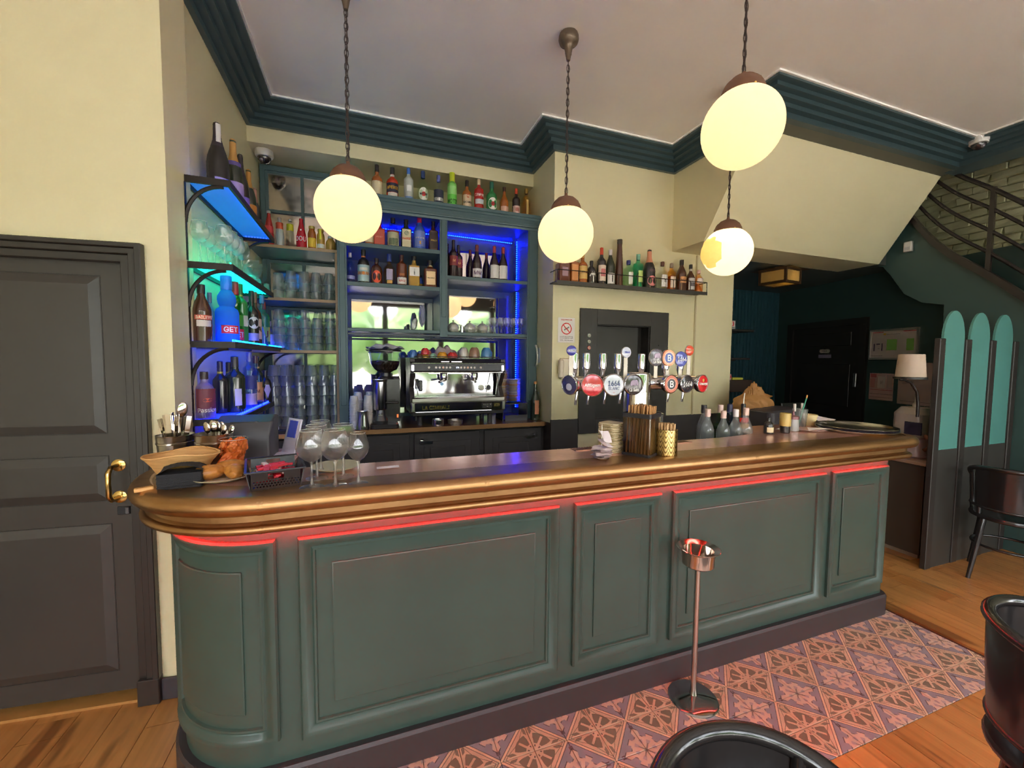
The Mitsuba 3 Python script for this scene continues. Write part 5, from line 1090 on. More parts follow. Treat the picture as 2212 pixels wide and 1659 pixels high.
# cable and adapter on the counter
solo('power_cable', tube([(-.60, 3.30, 1.006), (-.64, 3.24, 1.006), (-.62, 3.19, 1.006), (-.56, 3.20, 1.006), (-.53, 3.26, 1.006), (-.58, 3.31, 1.006), (-.66, 3.28, 1.006), (-.70, 3.2, 1.006)], .005, 6), mat((24, 22, 24), .5), 'black power cable coiled at the left end of the back counter', 'cable', smooth=True)
solo('card_reader', move(rbox(.10, .07, .018, .012), -.535, 3.20, 1.001, rz=.15), mat((30, 28, 32), .35), 'flat black charger lying on the back counter by the tumblers', 'charger')
solo('white_plug', move(rbox(.045, .028, .024, .010), -.595, 3.235, 1.012, rz=.2), mat((226, 222, 232), .4), 'small white plug on the back counter below the tumblers', 'plug')
# ---------------------------------------------------------------- beer tower and dumbwaiter
ZT = 1.0937
CHR = chrome((214, 212, 212), 0.06)
b = thing('beer_tower', 'chrome beer tower with a long tap bar and round lenses on the bar', 'beer tower')
tx, ty, tz = 1.215, 1.635, 1.416
put(b, 'column', move(lathe([(0, ZT), (.075, ZT), (.075, ZT + .012), (.061, ZT + .016), (.061, 1.375), (.0595, 1.376), (.0595, 1.458), (.056, 1.463), (0, 1.464)], 36), tx, ty, 0), chrome((206, 200, 192), .14), smooth=40)
put(b, 'column_head', move(lathe([(.0615, 1.378), (.0615, 1.456), (.058, 1.462)], 36), tx, ty, 0), CHR, smooth=40)
put(b, 'cross_bar', move(lathe([(0, 0), (.030, 0), (.0335, .003), (.0335, .717), (.030, .72), (0, .72)], 28), .835, ty, tz, ry=PI / 2), CHR, smooth=40)
def lens(x, y, z, r, yaw, pitch, col, texts, rim=True, key='lens'):
    """a round badge facing -y, turned by yaw about z and pitch about x"""
    def pl(m): return move(move(m, 0, 0, 0, rx=pitch), x, y, z, rz=yaw)
    f = lathe([(r, 0), (r * .96, .004), (r * .6, .007), (0, .008)], 28); v = f.vertices; f.vertices = np.c_[v[:, 0], -v[:, 2], v[:, 1]]
    kk = put(b, key, pl(f), mat(col, .12, coat=1.0), smooth=40)
    if rim:
        q = lathe([(r * .97, .003), (r * 1.02, .008), (r * 1.08, .006), (r * 1.10, -.002), (r * 1.02, -.016), (r * .5, -.026), (0, -.026)], 32); v = q.vertices; q.vertices = np.c_[v[:, 0], -v[:, 2], v[:, 1]]
        put(kk, 'rim', pl(q), CHR, smooth=40)
    else:
        q = lathe([(r, .003), (r, -.004), (0, -.004)], 28); v = q.vertices; q.vertices = np.c_[v[:, 0], -v[:, 2], v[:, 1]]; put(kk, 'back', pl(q), mat((206, 196, 186), .4), smooth=40)
    for t in texts:
        if t[0] == 'disc':
            m = lathe([(t[1] * r, 0), (0, .0004)], 24); v = m.vertices; m.vertices = np.c_[v[:, 0] + (t[3] if len(t) > 3 else 0) * r, -v[:, 2] - .0085 - (t[5] if len(t) > 5 else 0), v[:, 1] + (t[4] if len(t) > 4 else 0) * r]; put(kk, 'emblem', pl(m), mat(t[2], .3))
        elif t[0] == 'ring':
            m = move(trimesh.creation.annulus(t[1] * r, t[2] * r, .0006, sections=28), 0, 0, 0, rx=PI / 2); m.apply_translation((0, -.009, 0)); put(kk, 'ring', pl(m), mat(t[3], .3))
        elif t[0] == 'face':
            ms = []
            for a, c_, d, e_ in t[1]: q = trimesh.creation.icosphere(2, 1.0); q.vertices = q.vertices * np.array([d * r, .0012, e_ * r]); q.apply_translation((a * r, -.0085, c_ * r)); ms.append(q)
            put(kk, 'emblem', pl(cat_(ms)), mat(t[2], .4))
        else:
            s, h, w, col_, dz = t; m = fit_text(s, h * r, w * r); m.apply_translation((0, -.0092 if not (len(texts) and texts[0][0] == 'disc') else -.0105, dz * r)); put(kk, 'lettering', pl(m), mat(col_, .4))
    return kk
WT = (236, 232, 230); WOLF = [(-.1, .22, .30, .26), (.22, .28, .22, .22), (-.3, .05, .14, .2), (.38, .08, .12, .2), (.05, .0, .16, .1)]
def brook(col): return [('disc', .98, (190, 96, 66)), ('disc', .60, (30, 24, 30), 0, 0, .0006), ('ring', .62, .68, (226, 180, 160)), ('B', .72, .6, WT, 0.0)]
yl, zl = ty - .062, tz - .004
LX = [(.835, -1.25), (.925, -.42), (1.040, -.25), (1.150, -.12), (1.357, .02), (1.453, .12), (1.545, .20)]
lens(.842, yl + .03, zl, .040, -1.15, .1, (40, 44, 84), [('disc', .4, (190, 196, 220), 0, -.2)])
lens(.935, yl, zl, .046, -.35, 0, (178, 26, 34), [('Affligem', .30, 1.5, WT, 0.0)])
lens(1.043, yl, zl, .046, -.2, 0, (196, 200, 208), [('1664', .50, 1.2, (60, 70, 110), .14), ('BLANC', .28, 1.1, (96, 104, 130), -.34), ('..', .2, .3, (200, 50, 70), -.66)])
lens(1.148, yl, zl, .044, -.08, 0, (36, 24, 22), [('face', WOLF, (150, 130, 150)), ('La Bete', .34, 1.1, WT, -.52)])
lens(1.355, yl, zl, .041, .05, 0, (186, 92, 66), brook(None))
lens(1.450, yl, zl, .040, .12, 0, (30, 26, 34), [('1664', .56, 1.4, WT, 0.0), ('..', .18, .3, (200, 60, 70), -.5)])
lens(1.545, yl, zl, .040, .2, 0, (190, 22, 30), [('Grimbergen', .30, 1.6, WT, 0.0), ('disc', .2, (200, 150, 80), 0, .4)])
# handles and the badges on them
def handle(x, y=ty - .02, h=.0):
    put(b, 'tap_handle', move(lathe([(.006, 1.447), (.010, 1.455), (.014, 1.475), (.0175, 1.49), (.0175, 1.548), (.0155, 1.553), (0, 1.554)], 20), x, y, h), CHR, smooth=40)
    put(b, 'tap_valve', tube([(x, y, 1.432), (x, y - .025, 1.425), (x, y - .028, 1.38), (x - .004, y - .024, 1.325)], [.011, .010, .006, .0055], 10), CHR, smooth=True)
for x in (.868, .928, 1.012, 1.092, 1.222, 1.36, 1.447): handle(x)
def badge(x, z, r, col, texts, yaw=0.0):
    y = ty - .035
    put(b, 'badge_stem', box(x - .010, x + .010, y + .001, y + .004, 1.44, z), mat((206, 196, 180), .35))
    lens(x, y, z, r, yaw, 0, col, texts, rim=False, key='badge')
badge(.845, 1.562, .022, (44, 44, 130), [('LIMONADE', .36, 1.7, WT, 0.0)], -.4)
badge(1.125, 1.558, .025, (206, 210, 226), [('1664', .42, 1.1, (70, 80, 160), .05)])
badge(1.293, 1.537, .041, (84, 78, 84), [('face', WOLF, (176, 156, 176)), ('La Bete', .34, 1.1, WT, -.5)])
badge(1.360, 1.535, .039, (226, 140, 90), [('disc', .98, (226, 140, 90)), ('disc', .60, (56, 80, 150), 0, 0, .0006), ('ring', .64, .78, (236, 190, 170)), ('B', .72, .6, WT, 0.0)])
badge(1.437, 1.530, .037, (76, 82, 156), [('1664', .56, 1.4, WT, 0.0)])
badge(1.487, 1.572, .025, (216, 78, 50), [('PRESS', .34, 1.2, (200, 150, 90), .05)])
put(b, 'paper_slip', move(rbox(.09, .05, .001, .004), tx - .02, ty - .02, 1.4645), mat((226, 206, 190), .8))

d = thing('dumbwaiter', 'matt black dumbwaiter hatch with three round buttons set in the cream wall', 'dumbwaiter')
fy0, fy1 = 3.036, 3.051
BK = mat((34, 32, 30), .5)
put(d, 'frame', cat_([box(1.681, 1.843, fy0, fy1, .9, 1.952, .002), box(2.385, 2.579, fy0, fy1, .9, 1.952, .002), box(1.843, 2.385, fy0, fy1, 1.824, 1.952, .002), box(1.843, 2.385, fy0, fy1, .9, 1.02, .002)]), BK)
put(d, 'shaft_lining', cat_([box(1.8415, 1.85, fy1, 3.188, 1.001, 1.825), box(2.376, 2.3865, fy1, 3.188, 1.001, 1.825), box(1.85, 2.376, fy1, 3.188, 1.818, 1.8255)]), mat((20, 19, 18), .5))
put(d, 'shutter', cat_([box(1.85, 2.32, 3.13, 3.15, 1.001, 1.818), box(2.32, 2.376, 3.16, 3.18, 1.001, 1.818)]), mat((26, 24, 22), .45))
for i, (z, c_) in enumerate(((1.727, (190, 200, 190)), (1.676, (190, 200, 190)), (1.625, (206, 120, 110)))):
    q = lathe([(.0165, 0), (.0165, .006), (.013, .009), (0, .009)], 20); v = q.vertices; q.vertices = np.c_[v[:, 0] + 1.765, fy0 - v[:, 2], v[:, 1] + z]
    kk = put(d, 'button', q, mat(c_, .3), smooth=40)
    q = lathe([(.009, .0), (0, .0006)], 16); v = q.vertices; q.vertices = np.c_[v[:, 0] + 1.765, fy0 - .0094 - v[:, 2], v[:, 1] + z]; put(kk, 'button_face', q, mat((150, 130, 110), .3))
put(d, 'keyhole', move(trimesh.creation.icosphere(1, .006), 2.475, fy0, 1.66), mat((8, 8, 8), .5))
# no smoking notice, power box, cable duct
def notice(name, label, cat_name, m_panel, items):
    k = thing(name, label, cat_name)
    put(k, 'sheet', m_panel, mat((232, 226, 222), .5))
    for nm, m, c_ in items: put(k, nm, m, mat(c_, .5))
    return k
x0, x1, z0, z1, yy = 1.484, 1.636, 1.664, 1.868, 3.0505
an = trimesh.creation.annulus(.040, .048, .001, sections=32); an = move(an, rx=PI / 2); an.apply_translation((1.560, yy - .0030, 1.778))
notice('no_smoking_notice', 'white no-smoking notice with a red barred circle on the cream wall', 'notice', box(x0, x1, yy - .002, yy, z0, z1), [
    ('prohibition_ring', an, (196, 40, 44)), ('prohibition_bar', bar((1.528, yy - .0030, 1.810), (1.592, yy - .0030, 1.746), .0012, .008, up=(1, 0, 1)), (196, 40, 44)),
    ('cigarette', cat_([bar((1.538, yy - .0024, 1.766), (1.585, yy - .0024, 1.792), .001, .009, up=(-1, 0, 1)), tube([(1.54, yy - .0024, 1.785), (1.547, yy - .0024, 1.795), (1.541, yy - .0024, 1.803)], .0012, 4)]), (110, 104, 100)),
    ('heading', move(fit_text('INTERDICTION DE FUMER', .008, .10), 1.560, yy - .0022, 1.850), (190, 60, 60)),
    ('small_print', cat_([move(fit_text('Decret n 2006-1386 du 15 novembre 2006', .005, .12), 1.560, yy - .0022, 1.712), move(fit_text('fumer dans cet etablissement expose a une amende', .005, .12), 1.560, yy - .0022, 1.700), move(fit_text('forfaitaire ou a des poursuites judiciaires', .005, .12), 1.560, yy - .0022, 1.684)]), (120, 110, 110))])
k = thing('switch_box', 'beige plastic service box on the wall left of the dumbwaiter', 'box')
put(k, 'box', box(1.500, 1.672, 3.02, 3.0505, 1.366, 1.535, .006), mat((214, 200, 176), .45))
put(k, 'slot', box(1.60, 1.645, 3.0185, 3.021, 1.452, 1.458), mat((90, 60, 50), .5))
put(k, 'handset', box(1.478, 1.520, 3.0, 3.03, 1.375, 1.525, .008), mat((206, 190, 170), .4))
struct('trim_duct', box(2.878, 2.894, 3.040, 3.0515, 1.02, 2.49, .002), mat((196, 182, 146), .55), 'narrow painted cable duct on the cream wall')

# ---------------------------------------------------------------- things on the bar, right half
k = thing('straw_box', 'black mesh caddy filled with brown paper straws on the bar', 'straw holder')
cx, cy, rz = 1.190, 1.560, .55
sq = lambda w, z0, z1, t=.003: ext(sbox(-w / 2, -w / 2, w / 2, w / 2).buffer(.008).difference(sbox(-w / 2 + t, -w / 2 + t, w / 2 - t, w / 2 - t).buffer(.006)), z1 - z0, z0)
w_ = .118
put(k, 'rim', move(sq(w_, ZT + .172, ZT + .192), cx, cy, 0, rz=rz), mat((26, 26, 32), .35))
put(k, 'foot_band', move(cat_([sq(w_, ZT, ZT + .012), box(-w_ / 2, w_ / 2, -w_ / 2, w_ / 2, ZT, ZT + .004)]), cx, cy, 0, rz=rz), mat((26, 26, 32), .35))
put(k, 'smoked_wall', move(sq(w_ - .002, ZT + .012, ZT + .172, .002), cx, cy, 0, rz=rz), thin((206, 200, 190)))
STRAWM = mat((176, 128, 78), .7); kraft = mikit.ply(lathe([(.0042, 0), (.0042, .228), (.0034, .228), (.0034, 0)], 8), STRAWM, smooth=40)
r_ = np.random.default_rng(5)
def lean(x, y, z, dx, dy, L=1.0):
    v = np.array([dx, dy, 1.0]); v /= np.linalg.norm(v); a = math.degrees(math.acos(v[2])); ax_ = np.cross([0, 0, 1], v)
    return T().translate([x, y, z]).rotate(ax_.tolist(), a).scale([1, 1, L]) if np.linalg.norm(ax_) > 1e-6 else T().translate([x, y, z])
for i in range(58):
    u_, v_ = (i % 8) / 7 - .5, (i // 8) / 7 - .5
    tilt = .30 if i % 3 else -.30
    bx_, by_ = u_ * .098 * (.55) - tilt * .085, v_ * .098
    c_, s_ = math.cos(rz), math.sin(rz)
    dx, dy = tilt + r_.normal(0, .04), r_.normal(0, .05)
    scene_k = thing('paper_straw', 'brown paper straw in the black caddy', 'straw', 'brown paper straws in the caddy')
    scene[scene_k] = {**kraft, 'to_world': lean(cx + bx_ * c_ - by_ * s_, cy + bx_ * s_ + by_ * c_, ZT + .0055, dx * c_ - dy * s_, dx * s_ + dy * c_)}
# brass cup with short straws
k = thing('brass_cup', 'hammered brass beaker with leaf pattern holding short straws on the bar', 'cup')
def _leafb(p, n, uv):
    a = dr.atan2(p.y - 1.505, p.x - 1.287) * 6; z = (p.z - 1.0937) * 45
    q = dr.abs(dr.sin(a + 0.0)) * 1.2 + z
    return mix(lin((120, 92, 50)), lin((214, 184, 120)), smoothstep(.2, .9, dr.abs(dr.sin(q * 3.1))))
put(k, 'beaker', move(lathe([(0, ZT), (.044, ZT), (.046, ZT + .003), (.046, ZT + .118), (.0445, ZT + .118), (.0445, ZT + .01), (0, ZT + .008)], 36), 1.287, 1.505, 0), mat((200, 165, 100), .25, 1.0, tex=proc(_leafb)), smooth=40)
kr2 = mikit.ply(lathe([(.0042, 0), (.0042, .135), (.0034, .135), (.0034, 0)], 8), mat((196, 158, 112), .7), smooth=40)
for i in range(24):
    a = i * 2.4; rr = .034 * math.sqrt((i + .5) / 24)
    kk = thing('short_straw', 'short pale straw in the brass beaker', 'straw', 'short straws in the brass beaker')
    scene[kk] = {**kr2, 'to_world': lean(1.287 + rr * math.cos(a), 1.505 + rr * math.sin(a), ZT + .0105, .12 * math.cos(a) * rr / .034 + .05, .12 * math.sin(a) * rr / .034)}
# clear cup behind
tk = thing('measuring_glass', 'clear lidded glass behind the brass beaker', 'glass')
put(tk, 'bowl', move(flute_wall(.040, .046, .165, 24, .0), 1.335, 1.66, ZT), 'hazy_glass', smooth=35)
put(tk, 'lid', move(lathe([(.047, .16), (.050, .162), (.050, .168), (.03, .178), (0, .18)], 24), 1.335, 1.66, ZT), thin((226, 232, 232)), smooth=40)
# beer mats in a stack
MATS = [mikit.ply(rbox(.098, .098, .0052, .02, 5), mat(c_, .85)) for c_ in ((196, 178, 140), (206, 190, 154), (182, 164, 128))]
for i in range(20):
    kk = thing('beer_mat', f'cardboard beer mat, {nth(i, "lowest")} from the bottom of the stack by the straw caddy', 'beer mat', 'stacked beer mats')
    scene[kk] = {**MATS[i % 3], 'to_world': at(1.092 + r_.uniform(-.003, .003), 1.655 + r_.uniform(-.003, .003), ZT + .0004 + i * .0068, .35 + r_.uniform(-.12, .12))}
# bill spike with paid receipts
k = thing('bill_spike', 'steel bill spike on the bar', 'bill spike')
sx, sy = .972, 1.545
put(k, 'base', move(lathe([(0, 0), (.032, 0), (.034, .002), (.030, .006), (0, .008)], 20), sx, sy, ZT), INOX, smooth=40)
put(k, 'needle', tube([(sx, sy, ZT + .006), (sx, sy, ZT + .150)], [.0018, .0006], 6), INOX)
def slip(w, d, seed, curl):
    n = 7; g = np.linspace(-1, 1, n); X, Y = np.meshgrid(g, g); rs = np.random.default_rng(seed)
    a, b_, c_ = rs.uniform(-1, 1, 3)
    Z = curl * (a * X ** 2 + .6 * b_ * Y ** 2 + .5 * c_ * X * Y) ; Z -= Z.min()
    v = np.c_[(X * w / 2).ravel(), (Y * d / 2).ravel(), Z.ravel()]; f = []
    for i in range(n - 1):
        for j in range(n - 1): p = i * n + j; f += [(p, p + 1, p + n + 1), (p, p + n + 1, p + n)]
    return trimesh.Trimesh(v, f, process=False)
PAPERM = mat((226, 212, 214), .7)
for i in range(15):
    kk = thing('receipt', 'paid white receipt pierced on the bill spike', 'receipt', 'receipts on the bill spike')
    z = ZT + .009 + i * .0026 if i < 13 else ZT + (.060 if i == 13 else .095)
    m = move(slip(.078, .058, i, .010 if i < 13 else .016), 0, 0, 0, rx=0 if i < 13 else (.5 if i == 13 else .9), ry=0 if i < 13 else .3)
    scene[kk] = {**mikit.ply(m, PAPERM, smooth=True), 'to_world': at(sx + r_.uniform(-.010, .010), sy + r_.uniform(-.008, .008), z, r_.uniform(0, 6.28) if i < 13 else .4)}
kk = thing('price_card', 'small white paper slip lying on the copper bar top', 'paper slip'); scene[kk] = mikit.ply(move(slip(.085, .035, 3, .0006), .080, 1.66, ZT + .001, rz=.03), PAPERM)

# syrup bottles in use behind the bar's right half
def cordial(x, y, label, cap=(222, 190, 180), glass='haze', z=.9555, h=.285, r=.038, lab=(), grp='pouring bottles behind the bar top', liquid=None, shape='slope'):
    kk = bottle(label, x, y, z, h, r, shape, glass, cap, lab, group=grp, capfrac=.84, liquid=liquid); return kk
cordial(1.900, 1.880, 'clear bottle with a pink screw cap, leftmost of the row behind the bar top')
cordial(1.990, 1.850, 'clear bottle with a pink screw cap, second of the row behind the bar top', h=.275)
cordial(2.050, 1.930, 'greenish bottle with a pink cap standing farther back in the row', glass='greenclear', h=.30)
cordial(2.080, 1.845, 'bottle with a white cap and clear collar in the row behind the bar top', cap=(226, 222, 222), h=.282)
cordial(2.160, 1.845, 'clear bottle with a tall pink cap, fourth of the row behind the bar top', h=.288, r=.040)
cordial(1.935, 1.945, 'dark capped bottle half hidden at the back of the row', cap=(34, 30, 34), h=.30)
cordial(2.140, 1.945, 'navy capped bottle between the pink caps at the back', cap=(34, 36, 66), glass='blueclear', h=.30)
bottle('dark pourer bottle with red and gold label bands', 2.235, 1.93, .9555, .300, .034, 'spirit', 'dark', (24, 20, 22), [((196, 44, 30), .62, .72, 1.5), ((176, 130, 60), .50, .60, 1.5)], group='pouring bottles behind the bar top')
k = thing('pour_spout', 'thin white pouring spout on the dark bottle', 'spout'); scene[k] = mikit.ply(tube([(2.235, 1.93, 1.256), (2.237, 1.93, 1.30), (2.24, 1.928, 1.325)], [.004, .003, .0025], 8), mat((226, 222, 216), .3), smooth=True)
bottle('small dark bitters bottle with a cream label', 2.262, 1.775, ZT, .095, .026, 'squat', 'dark', (28, 26, 28), [((222, 206, 170), .10, .42, 1.2)])
bottle('squat dark bottle with a tall gold cap', 2.385, 1.765, ZT, .120, .026, 'pot', 'dark', (206, 176, 100), [], capfrac=.35)
k = thing('sugar_pourer', 'grey sugar pourer with a chrome spout among the bottles', 'pourer')
put(k, 'body', move(lathe([(0, 0), (.030, 0), (.032, .004), (.030, .07), (.031, .074), (0, .076)], 24), 2.50, 1.80, ZT), mat((170, 168, 166), .35), smooth=40)
put(k, 'lid', move(lathe([(.032, .074), (.032, .090), (.012, .098), (.008, .10), (.005, .12), (0, .125)], 24), 2.50, 1.80, ZT), mat((120, 80, 84), .3, .4), smooth=40)
k = thing('pen_glass', 'glass holding a green pencil and two white markers', 'glass')
put(k, 'bowl', move(flute_wall(.036, .045, .115, 24, .03), 2.735, 1.925, ZT), 'hazy_glass', smooth=35)
k = thing('pencil', 'green pencil with an orange tip leaning in the glass', 'pencil')
put(k, 'shaft', tube([(2.715, 1.92, ZT + .008), (2.790, 1.925, ZT + .185)], .0042, 6), mat((50, 140, 110), .4)); put(k, 'eraser', tube([(2.790, 1.925, ZT + .185), (2.797, 1.9255, ZT + .205)], .0046, 6), mat((226, 150, 70), .5))
for i, (a, c_) in enumerate((((2.70, 1.93), (2.688, 1.93)), ((2.75, 1.935), (2.775, 1.94)))):
    k = thing('marker', f'black marker with a white cap in the pen glass, {"left" if i == 0 else "right"} of the pencil', 'marker')
    put(k, 'barrel', tube([(*a, ZT + .008), (a[0] + .7 * (c_[0] - a[0]), a[1], ZT + .10)], .007, 10), mat((40, 36, 40), .4)); put(k, 'cap', tube([(a[0] + .7 * (c_[0] - a[0]), a[1], ZT + .10), (*c_, ZT + .150)], .0085, 10), mat((226, 220, 214), .4), smooth=40)
# loose papers, paper cups, trays at the right end
for i, (x, y, w, d_, rz_, lab, c_) in enumerate(((2.60, 1.76, .16, .07, -.5, 'crumpled pink receipt on the bar, below the pen glass', (222, 190, 184)), (2.67, 1.74, .15, .045, -.65, 'long folded paper strip on the bar', (232, 214, 206)), (2.95, 1.95, .21, .16, .4, 'white sheet of paper sticking out behind the trays', (226, 214, 222)), (2.53, 1.86, .2, .05, .2, 'white paper band looped on the bar', (226, 216, 212)))):
    m = slip(w, d_, i + 21, .018); m = cat_([m]); kk = thing('paper_sheet', lab, 'paper')
    scene[kk] = {**mikit.ply(m, mat(c_, .8), smooth=True), 'to_world': T().translate([x, y, ZT + (.001 if i != 2 else .035)]).rotate([0, 0, 1], math.degrees(rz_)).rotate([1, 0, 0], 0 if i != 2 else 14)}
k = thing('note_pad', 'cream paper tub with napkins behind the papers', 'tub'); put(k, 'tub', move(lathe([(0, 0), (.034, 0), (.05, .075), (.047, .075), (.03, .004)], 20), 2.83, 1.93, ZT), mat((214, 190, 140), .7), smooth=40)
for i in range(3):
    kk = thing('serving_tray', f'round steel serving tray on the right end of the bar, {("lowest", "middle", "topmost")[i]} of three', 'tray', 'round serving trays')
    put(kk, 'plate', move(lathe([(0, .004), (.185, .004), (.196, .012), (.205, .0165), (.2065, .0145), (.197, .008), (.186, 0), (0, 0)], 56), 2.895, 1.685, ZT + .0005 + i * .0085), mat((206, 202, 190), .2, 1.0) if i != 1 else mat((50, 46, 60), .2, .5), smooth=30)

# ---------------------------------------------------------------- things on the bar, left end
# cutlery pails
def pail(x, y, label, R=.062, H=.125):
    k = thing('cutlery_pail', label, 'pail')
    put(k, 'pail', move(lathe([(0, 0), (R * .80, 0), (R * .82, .003), (R * .93, H * .72), (R * .97, H * .73), (R * .97, H * .78), (R * .94, H * .79), (R * .97, H * .97), (R, H), (R * .96, H), (R * .90, H * .75), (R * .78, .006), (0, .006)], 36), x, y, ZT), chrome((176, 168, 158), .2), smooth=35)
    return k
pail(-.700, 1.935, 'small steel pail full of cutlery, left of two on the bar end')
pail(-.560, 1.890, 'small steel pail of coffee spoons, right of two on the bar end', .066, .13)
def spoon_mesh():
    pts, rr = [], []
    m = cat_([bar((0, 0, 0), (0, 0, .13), .0045, .0018, up=(0, 1, 0)), move(trimesh.creation.icosphere(2, 1.0), 0, 0, .152)])
    v = m.vertices; n0 = 8; v[n0:, 0] *= .012; v[n0:, 1] *= .004; v[n0:, 2] = .152 + (v[n0:, 2] - .152) * .022; m.vertices = v; return m
def knife_mesh(): return cat_([bar((0, 0, 0), (0, 0, .10), .012, .004, up=(0, 1, 0)), bar((0, 0, .10), (0, 0, .205), .017, .0016, up=(0, 1, 0))])
def fork_mesh(): return cat_([bar((0, 0, 0), (0, 0, .14), .006, .0022, up=(0, 1, 0)), bar((0, 0, .138), (0, 0, .160), .020, .0022, up=(0, 1, 0))] + [bar((a, 0, .158), (a, 0, .195), .003, .002, up=(0, 1, 0)) for a in (-.0085, -.003, .003, .0085)])
CUT = chrome((216, 204, 190), .12)
SPOON, KNIFE, FORK = mikit.ply(spoon_mesh(), CUT, smooth=40), mikit.ply(knife_mesh(), CUT), mikit.ply(fork_mesh(), CUT)
def lean2(x, y, z, dx, dy, spin):
    v = np.array([dx, dy, 1.0]); v /= np.linalg.norm(v); ax_ = np.cross([0, 0, 1], v); a = math.degrees(math.acos(v[2]))
    t = T().translate([x, y, z])
    if a > .01: t = t.rotate(ax_.tolist(), a)
    return t.rotate([0, 0, 1], spin)
for i in range(15):
    a = i * 2.4; rr = .036 * math.sqrt((i + .6) / 15); kk = thing('knife' if i % 2 else 'fork', 'steel ' + ('table knife' if i % 2 else 'fork') + ' standing in the left pail', 'cutlery', 'knives in the left pail' if i % 2 else 'forks in the left pail')
    scene[kk] = {**(KNIFE if i % 2 else FORK), 'to_world': lean2(-.700 + rr * math.cos(a) * .6, 1.935 + rr * math.sin(a) * .6, ZT + .0068, .45 * math.cos(a) * rr / .036, .3 * math.sin(a) * rr / .036, r_.uniform(0, 180))}
for i in range(9):
    a = i * 2.4; rr = .04 * math.sqrt((i + .6) / 9); kk = thing('teaspoon', 'steel teaspoon standing in the right pail', 'teaspoon', 'teaspoons in the right pail')
    scene[kk] = {**SPOON, 'to_world': lean2(-.560 + rr * math.cos(a) * .5, 1.890 + rr * math.sin(a) * .5, ZT + .0068, .5 * math.cos(a) * rr / .04 + .1, .3 * math.sin(a) * rr / .04, r_.uniform(-30, 30))}
k = thing('large_spoon', 'big steel serving spoon leaning out of the left pail', 'spoon')
scene[k] = {**mikit.ply(spoon_mesh().apply_scale(1.5), CUT, smooth=40), 'to_world': lean2(-.705, 1.93, ZT + .012, .42, -.05, 20)}
# bread basket with paper-like weave, napkins, plate with croissants
k = thing('bread_basket', 'oval straw-coloured bread basket on the rounded end of the bar', 'basket')
R_ = []
def oval(rx, ry, z, n=40): return [(rx * math.cos(t), ry * math.sin(t), z) for t in np.arange(n) * 2 * PI / n]
rings = [oval(.055, .045, 0), oval(.065, .052, .012), oval(.088, .064, .055), oval(.112, .080, .088), oval(.108, .076, .088), oval(.084, .060, .052), oval(.058, .046, .014), oval(.05, .04, .008)]
V = [p for r in rings for p in r]; F = []; n = 40
for i in range(len(rings) - 1):
    for j in range(n): q = (j + 1) % n; F += [(i * n + j, i * n + q, (i + 1) * n + q), (i * n + j, (i + 1) * n + q, (i + 1) * n + j)]
V.append((0, 0, 0)); V.append((0, 0, .008)); F += [(len(V) - 2, (j + 1) % n, j) for j in range(n)] + [(len(V) - 1, 7 * n + j, 7 * n + (j + 1) % n) for j in range(n)]
bk = trimesh.Trimesh(V, F, process=False); v = bk.vertices; v[:, 2] += .006 * np.sin(v[:, 0] * 30 + 1) * (v[:, 2] / .09); bk.vertices = v
def _straw(p, n_, uv): return mix(lin((176, 122, 66)), lin((222, 176, 116)), fbm(p.x * 22, p.y * 22, p.z * 160))
STRAW = mat((206, 158, 96), .75, tex=proc(_straw))
put(k, 'basket', move(bk, -.610, 1.735, ZT), STRAW, smooth=50)
put(k, 'bead_edge', move(tube([(x * 1.0, y * 1.0, z + .006 * math.sin(x * 30 + 1)) for x, y, z in oval(.110, .078, .0885) + [oval(.110, .078, .0885)[0]]], .004, 6, cap=False), -.610, 1.735, ZT), STRAW, smooth=True)
put(k, 'loose_end', move(rbox(.05, .018, .012, .006), -.665, 1.600, ZT, rz=.4), STRAW)
k = thing('napkin_stack', 'stack of folded black paper napkins in front of the bread basket', 'napkins')
for i in range(14):
    put(k, 'napkin', move(slip(.118, .088, 40 + i, .004 if i < 13 else .02), 0, 0, 0, rz=.0) if i == 13 else rbox(.118, .088, .0034, .006), mat((26, 27, 32), .85), tw=at(-.578 + r_.uniform(-.002, .002), 1.640 + r_.uniform(-.002, .002), ZT + .0003 + i * .0037, .12 + r_.uniform(-.03, .03)))
k = thing('pastry_plate', 'white rimmed plate with croissants on the bar', 'plate')
px, py = -.470, 1.668
put(k, 'plate', move(lathe([(0, 0), (.050, 0), (.055, .003), (.088, .013), (.094, .018), (.0925, .019), (.086, .016), (.052, .006), (0, .005)], 44), px, py, ZT), mat((214, 212, 204), .2, coat=.5), smooth=35)
put(k, 'rim_line', move(lathe([(.0905, .0187), (.0945, .0187), (.0950, .0178)], 44), px, py, ZT), mat((190, 172, 140), .3), smooth=True)
def _crust(p, n_, uv): return mix(lin((142, 74, 24)), lin((214, 146, 66)), fbm(p.x * 45, p.y * 45, p.z * 60))
CRUST = mat((190, 112, 44), .35, tex=proc(_crust))
def croissant(seed):
    t = np.linspace(-1.15, 1.15, 30); R = .046
    pts = np.c_[R * np.sin(t), R * (1 - np.cos(t)) * .8, 0 * t]
    seg = (t + 1.15) / 2.3 * 7; prof = .0245 * np.cos(t / 1.15 * 1.36) ** .8 * (1 + .12 * np.abs(np.sin(seg * PI)) ** .5)
    m = tube(pts, prof + .003, 18); v = m.vertices; v[:, 2] = v[:, 2] * .85; v += (meshkit.fbm(v * 90 + seed, 3, seed)[:, None] - .5) * .002; m.vertices = v; return m
